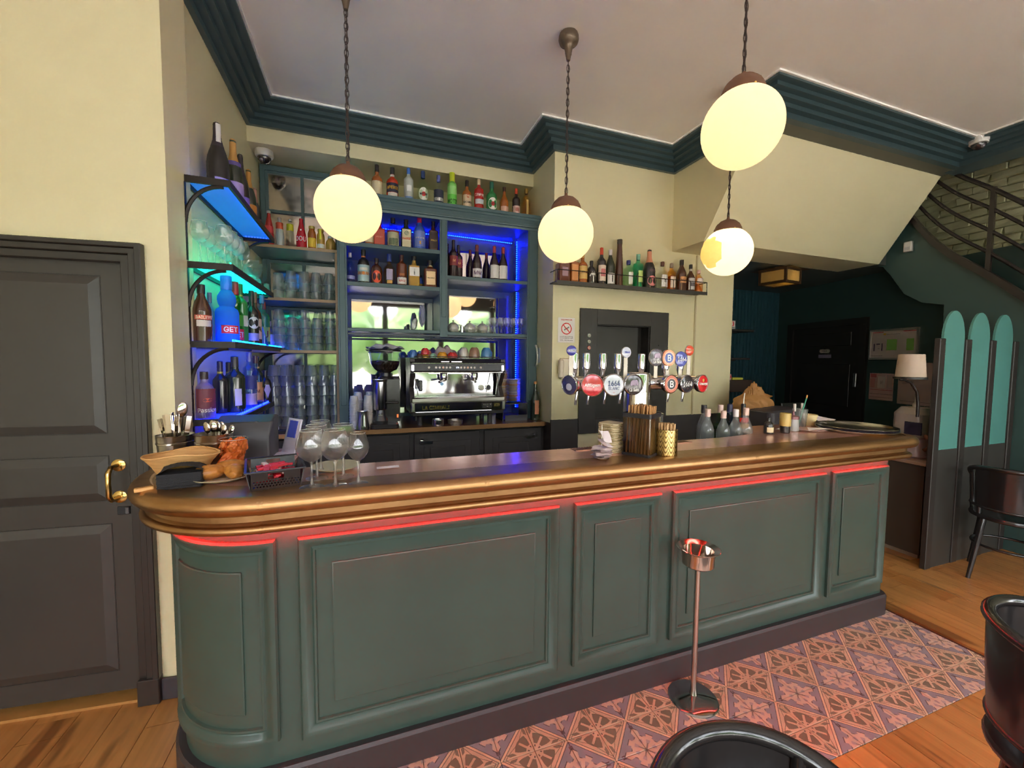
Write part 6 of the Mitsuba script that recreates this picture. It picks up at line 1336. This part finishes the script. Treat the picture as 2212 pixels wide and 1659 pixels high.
for i, (dx, dy, rz_, w) in enumerate(((-.040, -.008, .35, 'left croissant on the plate, pointing at the napkins'), (.040, -.018, 2.1, 'right croissant on the plate, next to the sugar tray'), (.012, .040, .2, 'croissant at the back of the plate'))):
    kk = thing('croissant', 'golden ' + w, 'croissant'); scene[kk] = {**mikit.ply(croissant(i + 1), CRUST, smooth=True), 'to_world': at(px + dx, py + dy, ZT + .031 + (.004 if i == 2 else 0), rz_)}
# glass of orange sticks
k = thing('snack_glass', 'clear glass filled with orange crisps behind the croissants', 'glass')
put(k, 'bowl', move(flute_wall(.036, .047, .118, 24, .0), -.475, 1.815, ZT), GL, smooth=35)
put(k, 'rim', move(trimesh.creation.torus(.047, .001, major_sections=28, minor_sections=5), -.475, 1.815, ZT + .118), mat((200, 196, 200), .08, coat=1.0), smooth=True)
ORG = mat((226, 110, 40), .5); bits = [mikit.ply(cat_([move(crumple(.030, .022, .034, s_, .5, 2), 0, 0, 0)]), ORG, smooth=False) for s_ in range(3)]
for i in range(26):
    a = i * 2.4; q = i / 25; rr = (.014 + .018 * q) * (1 if i % 4 else .2); kk = thing('snack_piece', 'orange snack piece in the glass', 'snack', 'orange snacks in the glass')
    scene[kk] = {**bits[i % 3], 'to_world': T().translate([-.475 + rr * math.cos(a), 1.815 + rr * math.sin(a), ZT + .020 + .076 * q]).rotate([r_.uniform(), r_.uniform(), 1], r_.uniform(0, 360))}
# black basket of sugar sticks
k = thing('sugar_tray', 'black perforated plastic basket on the bar, left of the wine glasses', 'basket')
bx, by, bz, bh = -.300, 1.600, ZT, .062
def basket_wall(p0, p1, h, holes):
    L = math.hypot(p1[0] - p0[0], p1[1] - p0[1]); pg = sbox(0, 0, L, h)
    cut = [sbox(L * .36, h * .60, L * .64, h * .82).buffer(.003)] if holes else []
    for r in range(3):
        for c_ in range(int(L / .009)): cut.append(sbox(.006 + c_ * .009 + (r % 2) * .0045, .009 + r * .0085, .0105 + c_ * .009 + (r % 2) * .0045, .0135 + r * .0085))
    pg = pg.difference(shapely.union_all(cut)); pg = pg if hasattr(pg, 'exterior') else max(pg.geoms, key=lambda q: q.area)
    m = ext(pg, .003); v = m.vertices; d_ = np.array([(p1[0] - p0[0]) / L, (p1[1] - p0[1]) / L]); nn_ = np.array([d_[1], -d_[0]])
    m.vertices = np.c_[p0[0] + d_[0] * v[:, 0] + nn_[0] * (v[:, 2] + .012 * v[:, 1] / h), p0[1] + d_[1] * v[:, 0] + nn_[1] * (v[:, 2] + .012 * v[:, 1] / h), v[:, 1]]; return fixed(m)
W2, D2, rzb = .070, .098, .22
cs = [(-W2, -D2), (W2, -D2), (W2, D2), (-W2, D2)]
BP = mat((30, 27, 30), .3)
for i in range(4): put(k, 'side', move(basket_wall(cs[i], cs[(i + 1) % 4], bh, i in (0, 2)), bx, by, bz, rz=rzb), BP)
put(k, 'bottom', move(box(-W2, W2, -D2, D2, 0, .003), bx, by, bz, rz=rzb), BP)
put(k, 'rim', move(cat_([bar((c_[0] * 1.2, c_[1] * 1.14, bh), (cs[(i + 1) % 4][0] * 1.2, cs[(i + 1) % 4][1] * 1.14, bh), .007, .004) for i, c_ in enumerate(cs)]), bx, by, bz, rz=rzb), BP)
def stick(seed):
    m = rbox(.090, .017, .006, .003); return m
STK = [mikit.ply(stick(0), mat((196, 34, 48), .5)), mikit.ply(stick(1), mat((226, 206, 206), .5)), mikit.ply(stick(2), mat((206, 60, 70), .5))]
for i in range(46):
    kk = thing('sugar_stick', 'red and white paper sugar stick in the black basket', 'sugar stick', 'sugar sticks in the black basket')
    a = rzb + (PI / 2 if i % 3 else 0.3) + r_.uniform(-.5, .5); u_, v_ = r_.uniform(-.024, .024), r_.uniform(-.05, .05); c_, s_ = math.cos(rzb), math.sin(rzb)
    scene[kk] = {**STK[0 if i % 5 < 3 else (1 if i % 5 == 3 else 2)], 'to_world': T().translate([bx + u_ * c_ - v_ * s_, by + u_ * s_ + v_ * c_, bz + .006 + .0011 * i]).rotate([0, 0, 1], math.degrees(a)).rotate([0, 1, 0], r_.uniform(-7, 7))}
# plate behind the wine glasses
k = thing('side_plate', 'pale plate behind the wine glasses on the back edge of the bar', 'plate'); put(k, 'plate', move(lathe([(0, 0), (.045, 0), (.05, .003), (.082, .013), (.088, .018), (.08, .016), (.048, .006), (0, .005)], 40), -.110, 1.690, ZT), mat((190, 184, 160), .2, coat=.5), smooth=35)
# black terminal and grey printer at the end by the wall
k = thing('till_terminal', 'dark grey humped till printer on the bar end below the bracket shelves', 'printer')
q = []
for i, (yy_, w0_, h_) in enumerate(((1.97, .20, .10), (2.00, .215, .155), (2.07, .215, .175), (2.13, .20, .165))): q.append(move(rbox(w0_, .03, h_, .014, 4), -.480, yy_, ZT))
hull = trimesh.convex.convex_hull(np.vstack([m.vertices for m in q])); put(k, 'case', hull, mat((52, 50, 54), .45), smooth=25)
put(k, 'paper_slot', box(-.53, -.43, 1.985, 1.992, ZT + .150, ZT + .157), BLACK)
k = thing('card_holder', 'white plastic stand with a blue card beside the till printer', 'stand')
put(k, 'back', move(box(-.05, .05, -.004, .004, 0, .16, .002), -.325, 2.02, ZT, rx=-.25, rz=-.9), mat((206, 200, 222), .5)); put(k, 'foot', move(box(-.05, .05, -.06, .02, 0, .008, .002), -.325, 2.02, ZT, rz=-.9), mat((206, 200, 222), .5))
put(k, 'card', move(box(-.03, .03, -.0065, -.004, .075, .15), -.325, 2.02, ZT, rx=-.25, rz=-.9), mat((60, 70, 160), .4))
# ---------------------------------------------------------------- stair rail
s_ = thing('stair_railing', 'black curved stair stringer with four sloping rails and a post', 'stair railing')
SB = mat((24, 19, 18), .4)
X = 4.905
def smooth_curve(pts, n=60):
    p = np.array(pts, float); t = np.r_[0, np.cumsum(np.linalg.norm(np.diff(p, axis=0), axis=1))]
    from scipy.interpolate import CubicSpline
    return CubicSpline(t, p)(np.linspace(0, t[-1], n))
C_ = smooth_curve(ST)
V = []; F = []
for i, (y, z) in enumerate(C_):
    V += [(X - .03, y, z - .035), (X + .03, y, z - .035), (X + .03, y, z + .035), (X - .03, y, z + .035)]
    if i:
        a, b2 = 4 * (i - 1), 4 * i
        for q in range(4): r2 = (q + 1) % 4; F += [(a + q, a + r2, b2 + r2), (a + q, b2 + r2, b2 + q)]
put(s_, 'stringer', fixed(trimesh.Trimesh(V, F, process=False)), SB)
for h in (.178, .356, .534, .712): put(s_, 'rail', tube([(X, y + (.02 if h > .6 else 0), z + h) for y, z in C_[2:]], .0135 if h < .7 else .017, 8), SB, smooth=50)
for yk in (1.945, 1.0): 
    zk = float(np.interp(yk, [p[0] for p in ST][::-1], [p[1] for p in ST][::-1])); put(s_, 'post', box(X - .015, X + .015, yk - .015, yk + .015, zk, zk + .712), SB)
k = thing('motion_sensor', 'small white motion sensor on the dark teal stair wall', 'sensor')
put(k, 'body', move(rbox(.035, .07, .095, .012), 4.91, 2.500, 2.585), mat((226, 222, 222), .35), smooth=40); put(k, 'window', box(4.889, 4.893, 2.48, 2.52, 2.600, 2.628), mat((190, 190, 196), .3))
# dome cameras
def dome(x, y, z, label):
    k = thing('dome_camera', label, 'camera')
    put(k, 'base', move(lathe([(.052, 0), (.060, -.004), (.062, -.040), (.054, -.052), (.045, -.054)], 28), x, y, z), mat((226, 224, 222), .35), smooth=40)
    put(k, 'dome', move(lathe([(.045, -.052), (.042, -.070), (.030, -.086), (.012, -.094), (0, -.095)], 24), x, y, z), mat((30, 24, 26), .06, coat=1.0), smooth=True)
    put(k, 'lens', move(trimesh.creation.icosphere(2, .014), x - .012, y - .030, z - .078), mat((120, 116, 124), .1, .5), smooth=True)
dome(-.690, 3.60, 3.0598, 'white dome camera under the soffit left of the shelving')
dome(4.600, 1.93, CZ - .0003, 'white dome camera in the ceiling corner above the stair')

# ---------------------------------------------------------------- passage: door, notices, lantern, shelves
d = 'door_2'
BKD = mat((13, 12, 11), .5)
put(d, 'leaf', on_side(box(.33, 1.29, 0, .012, 0, 1.955)), BKD)
put(d, 'casing', cat_([on_side(box(.245, .335, 0, .035, 0, 2.02)), on_side(box(1.285, 1.36, 0, .035, 0, 2.02)), on_side(box(.245, 1.36, 0, .035, 1.955, 2.03))]), mat((18, 16, 14), .4))
for z0, z1 in ((.2, .85), (1.0, 1.5), (1.72, 1.88)): put(d, 'panel', on_side(box(.45, 1.17, .012, .020, z0, z1, .006)), BKD)
put(d, 'handle_plate', on_side(box(1.225, 1.262, .012, .03, 1.24, 1.40, .004)), mat((110, 112, 110), .3, .8))
labels[d] = {'label': 'black panelled passage door with a small white plaque', 'category': 'door', 'kind': 'structure'}
def side_text(s, h, w, sc, z, o, col):
    m = fit_text(s, h, w); v = m.vertices; m.vertices = np.array([onside(sc + a, o - b_, z + c_) for a, b_, c_ in v]); return m, mat(col, .5)
k = thing('door_plaque', 'white pointed plaque on the black passage door', 'sign')
pq = Polygon([(-.075, 0), (-.06, .022), (.06, .022), (.075, 0), (.06, -.022), (-.06, -.022)]); m = ext(pq, .004); v = m.vertices; m.vertices = np.array([onside(.832 + a, .021 + c_, 1.660 + b_) for a, b_, c_ in v]); put(k, 'plate', m, mat((214, 212, 206), .4))
m, mm = side_text('PRIVE', .020, .09, .832, 1.660, .0262, (90, 90, 90)); put(k, 'lettering', m, mm)
k = thing('door_label', 'grey-violet rectangular label below the white plaque', 'sign'); put(k, 'plate', on_side(box(.745, .925, .020, .023, 1.575, 1.618)), mat((96, 88, 104), .5))
k = thing('evacuation_plan', 'silver framed evacuation plan with green floor plans on the dark wall', 'framed plan')
put(k, 'frame', cat_([on_side(box(1.385, 1.875, 0, .02, 1.860, 1.880)), on_side(box(1.385, 1.875, 0, .02, 1.555, 1.575)), on_side(box(1.385, 1.400, 0, .02, 1.555, 1.88)), on_side(box(1.860, 1.875, 0, .02, 1.555, 1.88))]), mat((190, 186, 176), .3, .7))
put(k, 'sheet', on_side(box(1.395, 1.866, .0005, .012, 1.57, 1.866)), mat((206, 196, 190), .5))
for a, b_, c_, d_, col in ((1.42, 1.53, 1.845, 1.853, (170, 50, 56)), (1.73, 1.85, 1.845, 1.853, (170, 50, 56)), (1.53, 1.555, 1.815, 1.838, (196, 160, 60)), (1.56, 1.70, 1.822, 1.828, (150, 140, 136)), (1.57, 1.672, 1.655, 1.770, (96, 140, 60)), (1.765, 1.835, 1.650, 1.770, (96, 140, 60)), (1.43, 1.445, 1.65, 1.73, (70, 56, 76)), (1.46, 1.50, 1.715, 1.73, (70, 56, 76)), (1.515, 1.528, 1.65, 1.73, (70, 56, 76)), (1.475, 1.495, 1.672, 1.678, (90, 80, 90)), (1.405, 1.53, 1.595, 1.601, (150, 140, 136))):
    put(k, 'plan_print', on_side(box(a, b_, .0122, .0132, c_, d_)), mat(col, .6))
k = thing('safety_notice', 'small pinkish notice with boxes below the evacuation plan', 'notice')
put(k, 'sheet', on_side(box(1.400, 1.655, 0, .003, 1.118, 1.408)), mat((206, 176, 168), .6))
for a, b_, c_, d_, col in ((1.41, 1.475, 1.36, 1.40, (176, 90, 90)), (1.41, 1.46, 1.25, 1.35, (190, 130, 124)), (1.49, 1.57, 1.25, 1.375, (226, 214, 206)), (1.515, 1.545, 1.29, 1.33, (150, 120, 120)), (1.585, 1.645, 1.25, 1.39, (160, 140, 134)), (1.41, 1.65, 1.225, 1.232, (176, 90, 90)), (1.41, 1.65, 1.18, 1.186, (130, 100, 96)), (1.41, 1.65, 1.145, 1.150, (150, 110, 106))):
    put(k, 'print', on_side(box(a, b_, .0032, .0042, c_, d_)), mat(col, .6))
k = thing('wall_sheet', 'large pale paper sheet pinned to the dark wall behind the lamp', 'paper'); put(k, 'sheet', on_side(box(1.70, 2.06, 0, .003, 1.10, 1.525)), mat((190, 170, 166), .7))
put(k, 'print', on_side(box(1.73, 2.03, .0032, .004, 1.128, 1.136)), mat((150, 130, 130), .7)); put(k, 'print', on_side(box(1.74, 1.80, .0032, .004, 1.31, 1.325)), mat((160, 140, 140), .7))
# ceiling lantern
k = thing('ceiling_lantern', 'brown square ceiling lantern with textured glass sides in the passage', 'ceiling lamp')
lx, ly, lz = 4.14, 3.20, 2.498
BRN = mat((66, 46, 30), .4, .4)
put(k, 'roof', move(trimesh.convex.convex_hull(np.array([(a * .20, b_ * .20, -.016) for a in (-1, 1) for b_ in (-1, 1)] + [(a * .11, b_ * .11, 0) for a in (-1, 1) for b_ in (-1, 1)])), lx, ly, lz, rz=.15), BRN)
fr = []
for a in (-1, 1):
    for b_ in (-1, 1): fr.append(box(a * .13 - .011, a * .13 + .011, b_ * .13 - .011, b_ * .13 + .011, -.165, -.014))
for z0, z1 in ((-.165, -.140), (-.032, -.014)):
    for a in (-1, 1): fr += [box(a * .13 - .010, a * .13 + .010, -.13, .13, z0, z1), box(-.13, .13, a * .13 - .010, a * .13 + .010, z0, z1)]
put(k, 'frame', move(cat_(fr), lx, ly, lz, rz=.15), BRN)
AMB = frosted((226, 206, 150), 1.2)
for a in (-1, 1):
    put(k, 'pane', move(box(a * .13 - .002, a * .13 + .002, -.12, .12, -.142, -.03), lx, ly, lz, rz=.15), AMB); put(k, 'pane', move(box(-.12, .12, a * .13 - .002, a * .13 + .002, -.142, -.03), lx, ly, lz, rz=.15), AMB)
put(k, 'pane', move(box(-.12, .12, -.12, .12, -.156, -.152), lx, ly, lz, rz=.15), AMB)
put(k, 'bulb', move(trimesh.creation.icosphere(2, .030), lx + .03, ly - .05, lz - .085), AMB, smooth=True, emit=(8.0, 5.2, 1.9), share=.5)
# small shelves on the side of the wall projection
for i, (z, x1, lab) in enumerate(((1.845, 3.74, 'upper black bracket shelf on the side of the wall projection'), (1.560, 3.70, 'middle black bracket shelf on the side of the wall projection'))):
    k = thing('small_shelf', lab, 'shelf'); put(k, 'board', box(3.3425, x1, 3.14, 3.42, z - .022, z, .003), BKD)
    put(k, 'bracket', tube([(3.3435, 3.18, z - .16), (3.40, 3.18, z - .10), (3.46, 3.18, z - .03), (3.54, 3.18, z - .024)], .010, 6), BKD, smooth=True)
k = thing('medicine_box', 'white cardboard box with a red square mark on the upper small shelf', 'box'); put(k, 'box', box(3.36, 3.55, 3.20, 3.32, 1.8455, 1.935, .002), mat((222, 216, 218), .5)); put(k, 'mark', box(3.488, 3.528, 3.198, 3.2005, 1.880, 1.925), mat((196, 60, 70), .5)); put(k, 'mark', box(3.503, 3.513, 3.1975, 3.1985, 1.886, 1.918), mat((226, 214, 214), .5)); put(k, 'print', box(3.47, 3.54, 3.1985, 3.2005, 1.853, 1.872), mat((150, 150, 156), .6))
k = thing('wall_cabinet', 'dark brown drawer box on the side of the wall projection', 'cabinet'); put(k, 'body', box(3.3425, 3.72, 3.12, 3.46, 1.215, 1.335, .004), mat((46, 34, 28), .45)); put(k, 'knob', move(trimesh.creation.icosphere(2, .010), 3.67, 3.113, 1.235), mat((206, 196, 180), .2, 1.0), smooth=True)
k = thing('cigarette_pack', 'small red and white packet on the brown drawer box', 'packet'); put(k, 'pack', box(3.40, 3.48, 3.16, 3.22, 1.3355, 1.395, .002), mat((206, 150, 150), .5)); put(k, 'stripe', box(3.398, 3.482, 3.158, 3.2, 1.355, 1.378), mat((176, 60, 66), .5))
k = thing('yellow_pad', 'yellow-green note pads on the brown drawer box', 'note pad'); put(k, 'pad', box(3.50, 3.64, 3.16, 3.24, 1.3355, 1.358, .002), mat((206, 200, 80), .6))
# service table behind the bar's end with till, bag
k = thing('service_table', 'black service table behind the right end of the bar', 'table'); put(k, 'top', box(3.02, 3.98, 2.42, 3.02, .90, .935), SOFTBLACK); put(k, 'leg', box(3.04, 3.10, 2.45, 2.50, 0, .90), SOFTBLACK); put(k, 'leg', box(3.88, 3.94, 2.45, 2.50, 0, .90), SOFTBLACK); put(k, 'leg', box(3.04, 3.10, 2.95, 3.0, 0, .90), SOFTBLACK); put(k, 'leg', box(3.88, 3.94, 2.95, 3.0, 0, .90), SOFTBLACK)
k = thing('receipt_printer', 'rounded dark grey receipt printer behind the bar bottles', 'printer')
put(k, 'case', move(trimesh.convex.convex_hull(np.vstack([move(rbox(.20, .24, .17, .05), -.10, 0, 0).vertices, move(rbox(.16, .24, .19, .03), .10, 0, 0).vertices])), 3.36, 2.58, .9355), mat((50, 46, 50), .45), smooth=30)
put(k, 'cover', box(3.42, 3.54, 2.455, 2.462, 1.02, 1.10, .003), mat((70, 70, 68), .4)); put(k, 'slot', box(3.44, 3.52, 2.452, 2.456, 1.075, 1.09), BLACK)
k = thing('screen_terminal', 'black flat screen seen edge-on in the dark passage', 'screen'); put(k, 'panel', move(box(-.16, .16, -.012, .012, .0, .14, .004), 3.80, 2.72, 1.00, rx=-.2), mat((30, 32, 30), .3)); put(k, 'stand', box(3.77, 3.83, 2.72, 2.78, .9355, 1.02), BKD)
def bag_mesh():
    m = trimesh.creation.icosphere(4, 1.0); v = m.vertices.copy(); z = v[:, 2]
    r = np.where(z < .45, 1.0, np.clip(1.0 - (z - .45) * 1.25, .35, 1)); f = .86 + .30 * meshkit.fbm(v * 2.6, 4, 8) + .10 * np.abs(np.sin(6 * v[:, 0] + 5 * v[:, 2]))
    v[:, 0] *= .15 * r * f; v[:, 1] *= .12 * r * f; v[:, 2] = np.clip(z, -.80, 1) * .17 + .136 + np.where(z > .7, .07 * (meshkit.noise(v * 30, 3) - .2), 0); m.vertices = v; return m
k = thing('kraft_bag', 'crumpled brown kraft paper bag beside the fluted wall', 'paper bag'); put(k, 'bag', move(bag_mesh(), 3.36, 2.80, .936, s=1.15), mat((158, 112, 62), .75), smooth=25)
put(k, 'torn_flap', move(slip(.13, .07, 77, .03), 3.47, 2.78, 1.20, rz=.2, rx=.5), mat((170, 122, 70), .75), smooth=True)

# ---------------------------------------------------------------- arched screen, lamp, station
k = thing('arched_screen', 'dark wooden booth screen with three round-topped teal panels', 'screen')
sy0, sy1 = 1.742, 1.778
WD = mat((36, 31, 28), .45); TP = mat((72, 124, 116), .5)
AX = [(3.925, 4.190), (4.262, 4.527), (4.597, 4.860)]
for a, b_ in AX:
    c_, r = (a + b_) / 2, (b_ - a) / 2
    pg = Polygon([(c_ + r * math.cos(t), 1.70 + .205 * math.sin(t)) for t in np.linspace(0, PI, 25)] + [(a, .88), (b_, .88)]); put(k, 'arched_panel', ext_xz(pg, 1.756, 1.770), TP, label='teal round-topped panel')
for x0, x1 in ((3.862, 3.928), (4.190, 4.262), (4.527, 4.597), (4.860, 4.926)): put(k, 'post', box(x0, x1, sy0, sy1, 0, 1.70, .004), WD)
put(k, 'lower_board', box(3.90, 4.92, 1.752, 1.772, 0, .885), mat((44, 42, 38), .5))
k = thing('wall_lamp', 'white fabric lampshade on a curved black bracket fixed to the screen', 'lamp')
lx, ly = 3.775, 1.86
put(k, 'shade', move(lathe([(.086, 1.42), (.073, 1.585), (.072, 1.585), (.085, 1.42)], 36), lx, ly, 0), frosted((226, 208, 190), .7), smooth=40)
put(k, 'shade_ring', move(lathe([(.07, 1.404), (.094, 1.404), (.095, 1.418), (.07, 1.42)], 30), lx, ly, 0), SB, smooth=40)
put(k, 'arm', tube([(3.872, ly - .01, 1.12), (3.868, ly - .01, 1.22), (3.845, ly - .01, 1.31), (3.79, ly, 1.375), (3.72, ly, 1.395), (3.66, ly, 1.400)], [.010, .010, .009, .009, .009, .009], 8), SB, smooth=True)
put(k, 'bulb', move(trimesh.creation.icosphere(2, .022), lx, ly, 1.49), AMB, smooth=True, emit=(1.2, .95, .6), share=.1)
k = thing('side_station', 'brown sided service station with a pale top behind the right end of the bar', 'cabinet')
put(k, 'carcass', box(4.03, 4.70, 1.86, 2.44, 0.03, .735), mat((58, 48, 38), .5)); put(k, 'plinth', box(4.035, 4.70, 1.87, 2.43, 0, .03), mat((150, 136, 116), .5)); put(k, 'top', box(4.00, 4.72, 1.84, 2.46, .735, .760, .003), mat((176, 146, 128), .5))
k = thing('drinks_dispenser', 'white rounded hot drinks machine on the station behind the bar end', 'dispenser')
dx_, dy_ = 4.20, 2.02
put(k, 'tank', move(trimesh.convex.convex_hull(np.vstack([move(rbox(.24, .22, .20, .07), 0, 0, .17).vertices, move(rbox(.16, .16, .03, .05), 0, 0, .375).vertices])), dx_, dy_, .7605), mat((196, 182, 176), .35), smooth=30)
put(k, 'window', move(rbox(.012, .11, .10, .005), dx_ - .124, dy_ - .05, .955), mat((40, 34, 50), .1)); put(k, 'neck', move(lathe([(.022, .40), (.022, .43), (.012, .44), (.010, .49), (0, .49)], 16), dx_, dy_, .7605), mat((206, 196, 190), .4), smooth=40)
put(k, 'base', move(rbox(.22, .20, .17, .07), dx_ + .01, dy_, .7605), mat((200, 180, 180), .4), smooth=30); put(k, 'side_grip', move(tube([(0, 0, -.06), (0, -.03, -.03), (0, -.03, .03), (0, 0, .06)], .014, 8), dx_ - .10, dy_ - .115, .90), mat((110, 60, 30), .4), smooth=True)

# ---------------------------------------------------------------- black bistro tub chairs
CB = mat((18, 17, 18), .14, coat=.8)
def tub_chair(x, y, rz, label):
    """rz: the direction its back points to, 0 = +y"""
    k = thing('tub_chair', label, 'chair', 'black tub chairs'); tw = at(x, y, 0, rz)
    R = .205
    arc = lambda r, z, a0, a1, n: [(r * math.sin(a), r * math.cos(a), z(a) if callable(z) else z) for a in np.linspace(a0, a1, n)]
    top = lambda a: .80 - .10 * (abs(a) / 1.95) ** 3
    put(k, 'top_rail', mikit.ply(tube(arc(R + .006, top, -1.95, 1.95, 40), .0165, 10), CB, smooth=True), None, tw=tw)
    V, F = [], []; n = 28
    for i, a in enumerate(np.linspace(-1.05, 1.05, n)):
        for z, r in ((.52, R - .012), (.66, R - .003), (top(a) - .005, R + .003)): V.append((r * math.sin(a), r * math.cos(a), z))
        for z, r in ((.52, R - .002), (.66, R + .007), (top(a) - .005, R + .011)): V.append((r * math.sin(a), r * math.cos(a), z))
        if i:
            p, q = 6 * (i - 1), 6 * i
            for u_, v_ in ((0, 1), (1, 2), (2, 5), (5, 4), (4, 3), (3, 0)): F += [(p + u_, q + u_, q + v_), (p + u_, q + v_, p + v_)]
    put(k, 'backrest', mikit.ply(fixed(trimesh.Trimesh(V, F, process=False)), CB, smooth=50), None, tw=tw)
    put(k, 'lower_rail', mikit.ply(tube(arc(R - .006, .515, -1.7, 1.7, 30), .010, 8), CB, smooth=True), None, tw=tw)
    for a in (-1.75, -.95, .95, 1.75): put(k, 'spindle', mikit.ply(tube([(R * math.sin(a), R * math.cos(a), top(a)), ((R - .015) * math.sin(a), (R - .015) * math.cos(a), .46)], [.013, .014], 8), CB, smooth=True), None, tw=tw)
    put(k, 'seat', mikit.ply(lathe([(0, .430), (.19, .430), (.205, .437), (.208, .450), (.203, .462), (.18, .466), (.1, .458), (0, .455)], 36), CB, smooth=40), None, tw=tw)
    for sx in (-1, 1):
        for sy in (-1, 1): put(k, 'leg', mikit.ply(tube([(sx * .135, sy * .135, .432), (sx * .160, sy * .160, .20), (sx * .185, sy * .185, 0)], [.019, .016, .012], 10), CB, smooth=True), None, tw=tw)
    put(k, 'stretcher', mikit.ply(move(trimesh.creation.torus(.185, .009, major_sections=36, minor_sections=8), 0, 0, .24), CB, smooth=True), None, tw=tw)
tub_chair(.595, .375, .05, 'black tub chair in front, only its rounded back rim in view')
tub_chair(1.795, .43, .30, 'black tub chair at the right edge, beside the tile strip')
tub_chair(4.26, 1.475, 1.95, 'black tub chair standing by the arched screen')
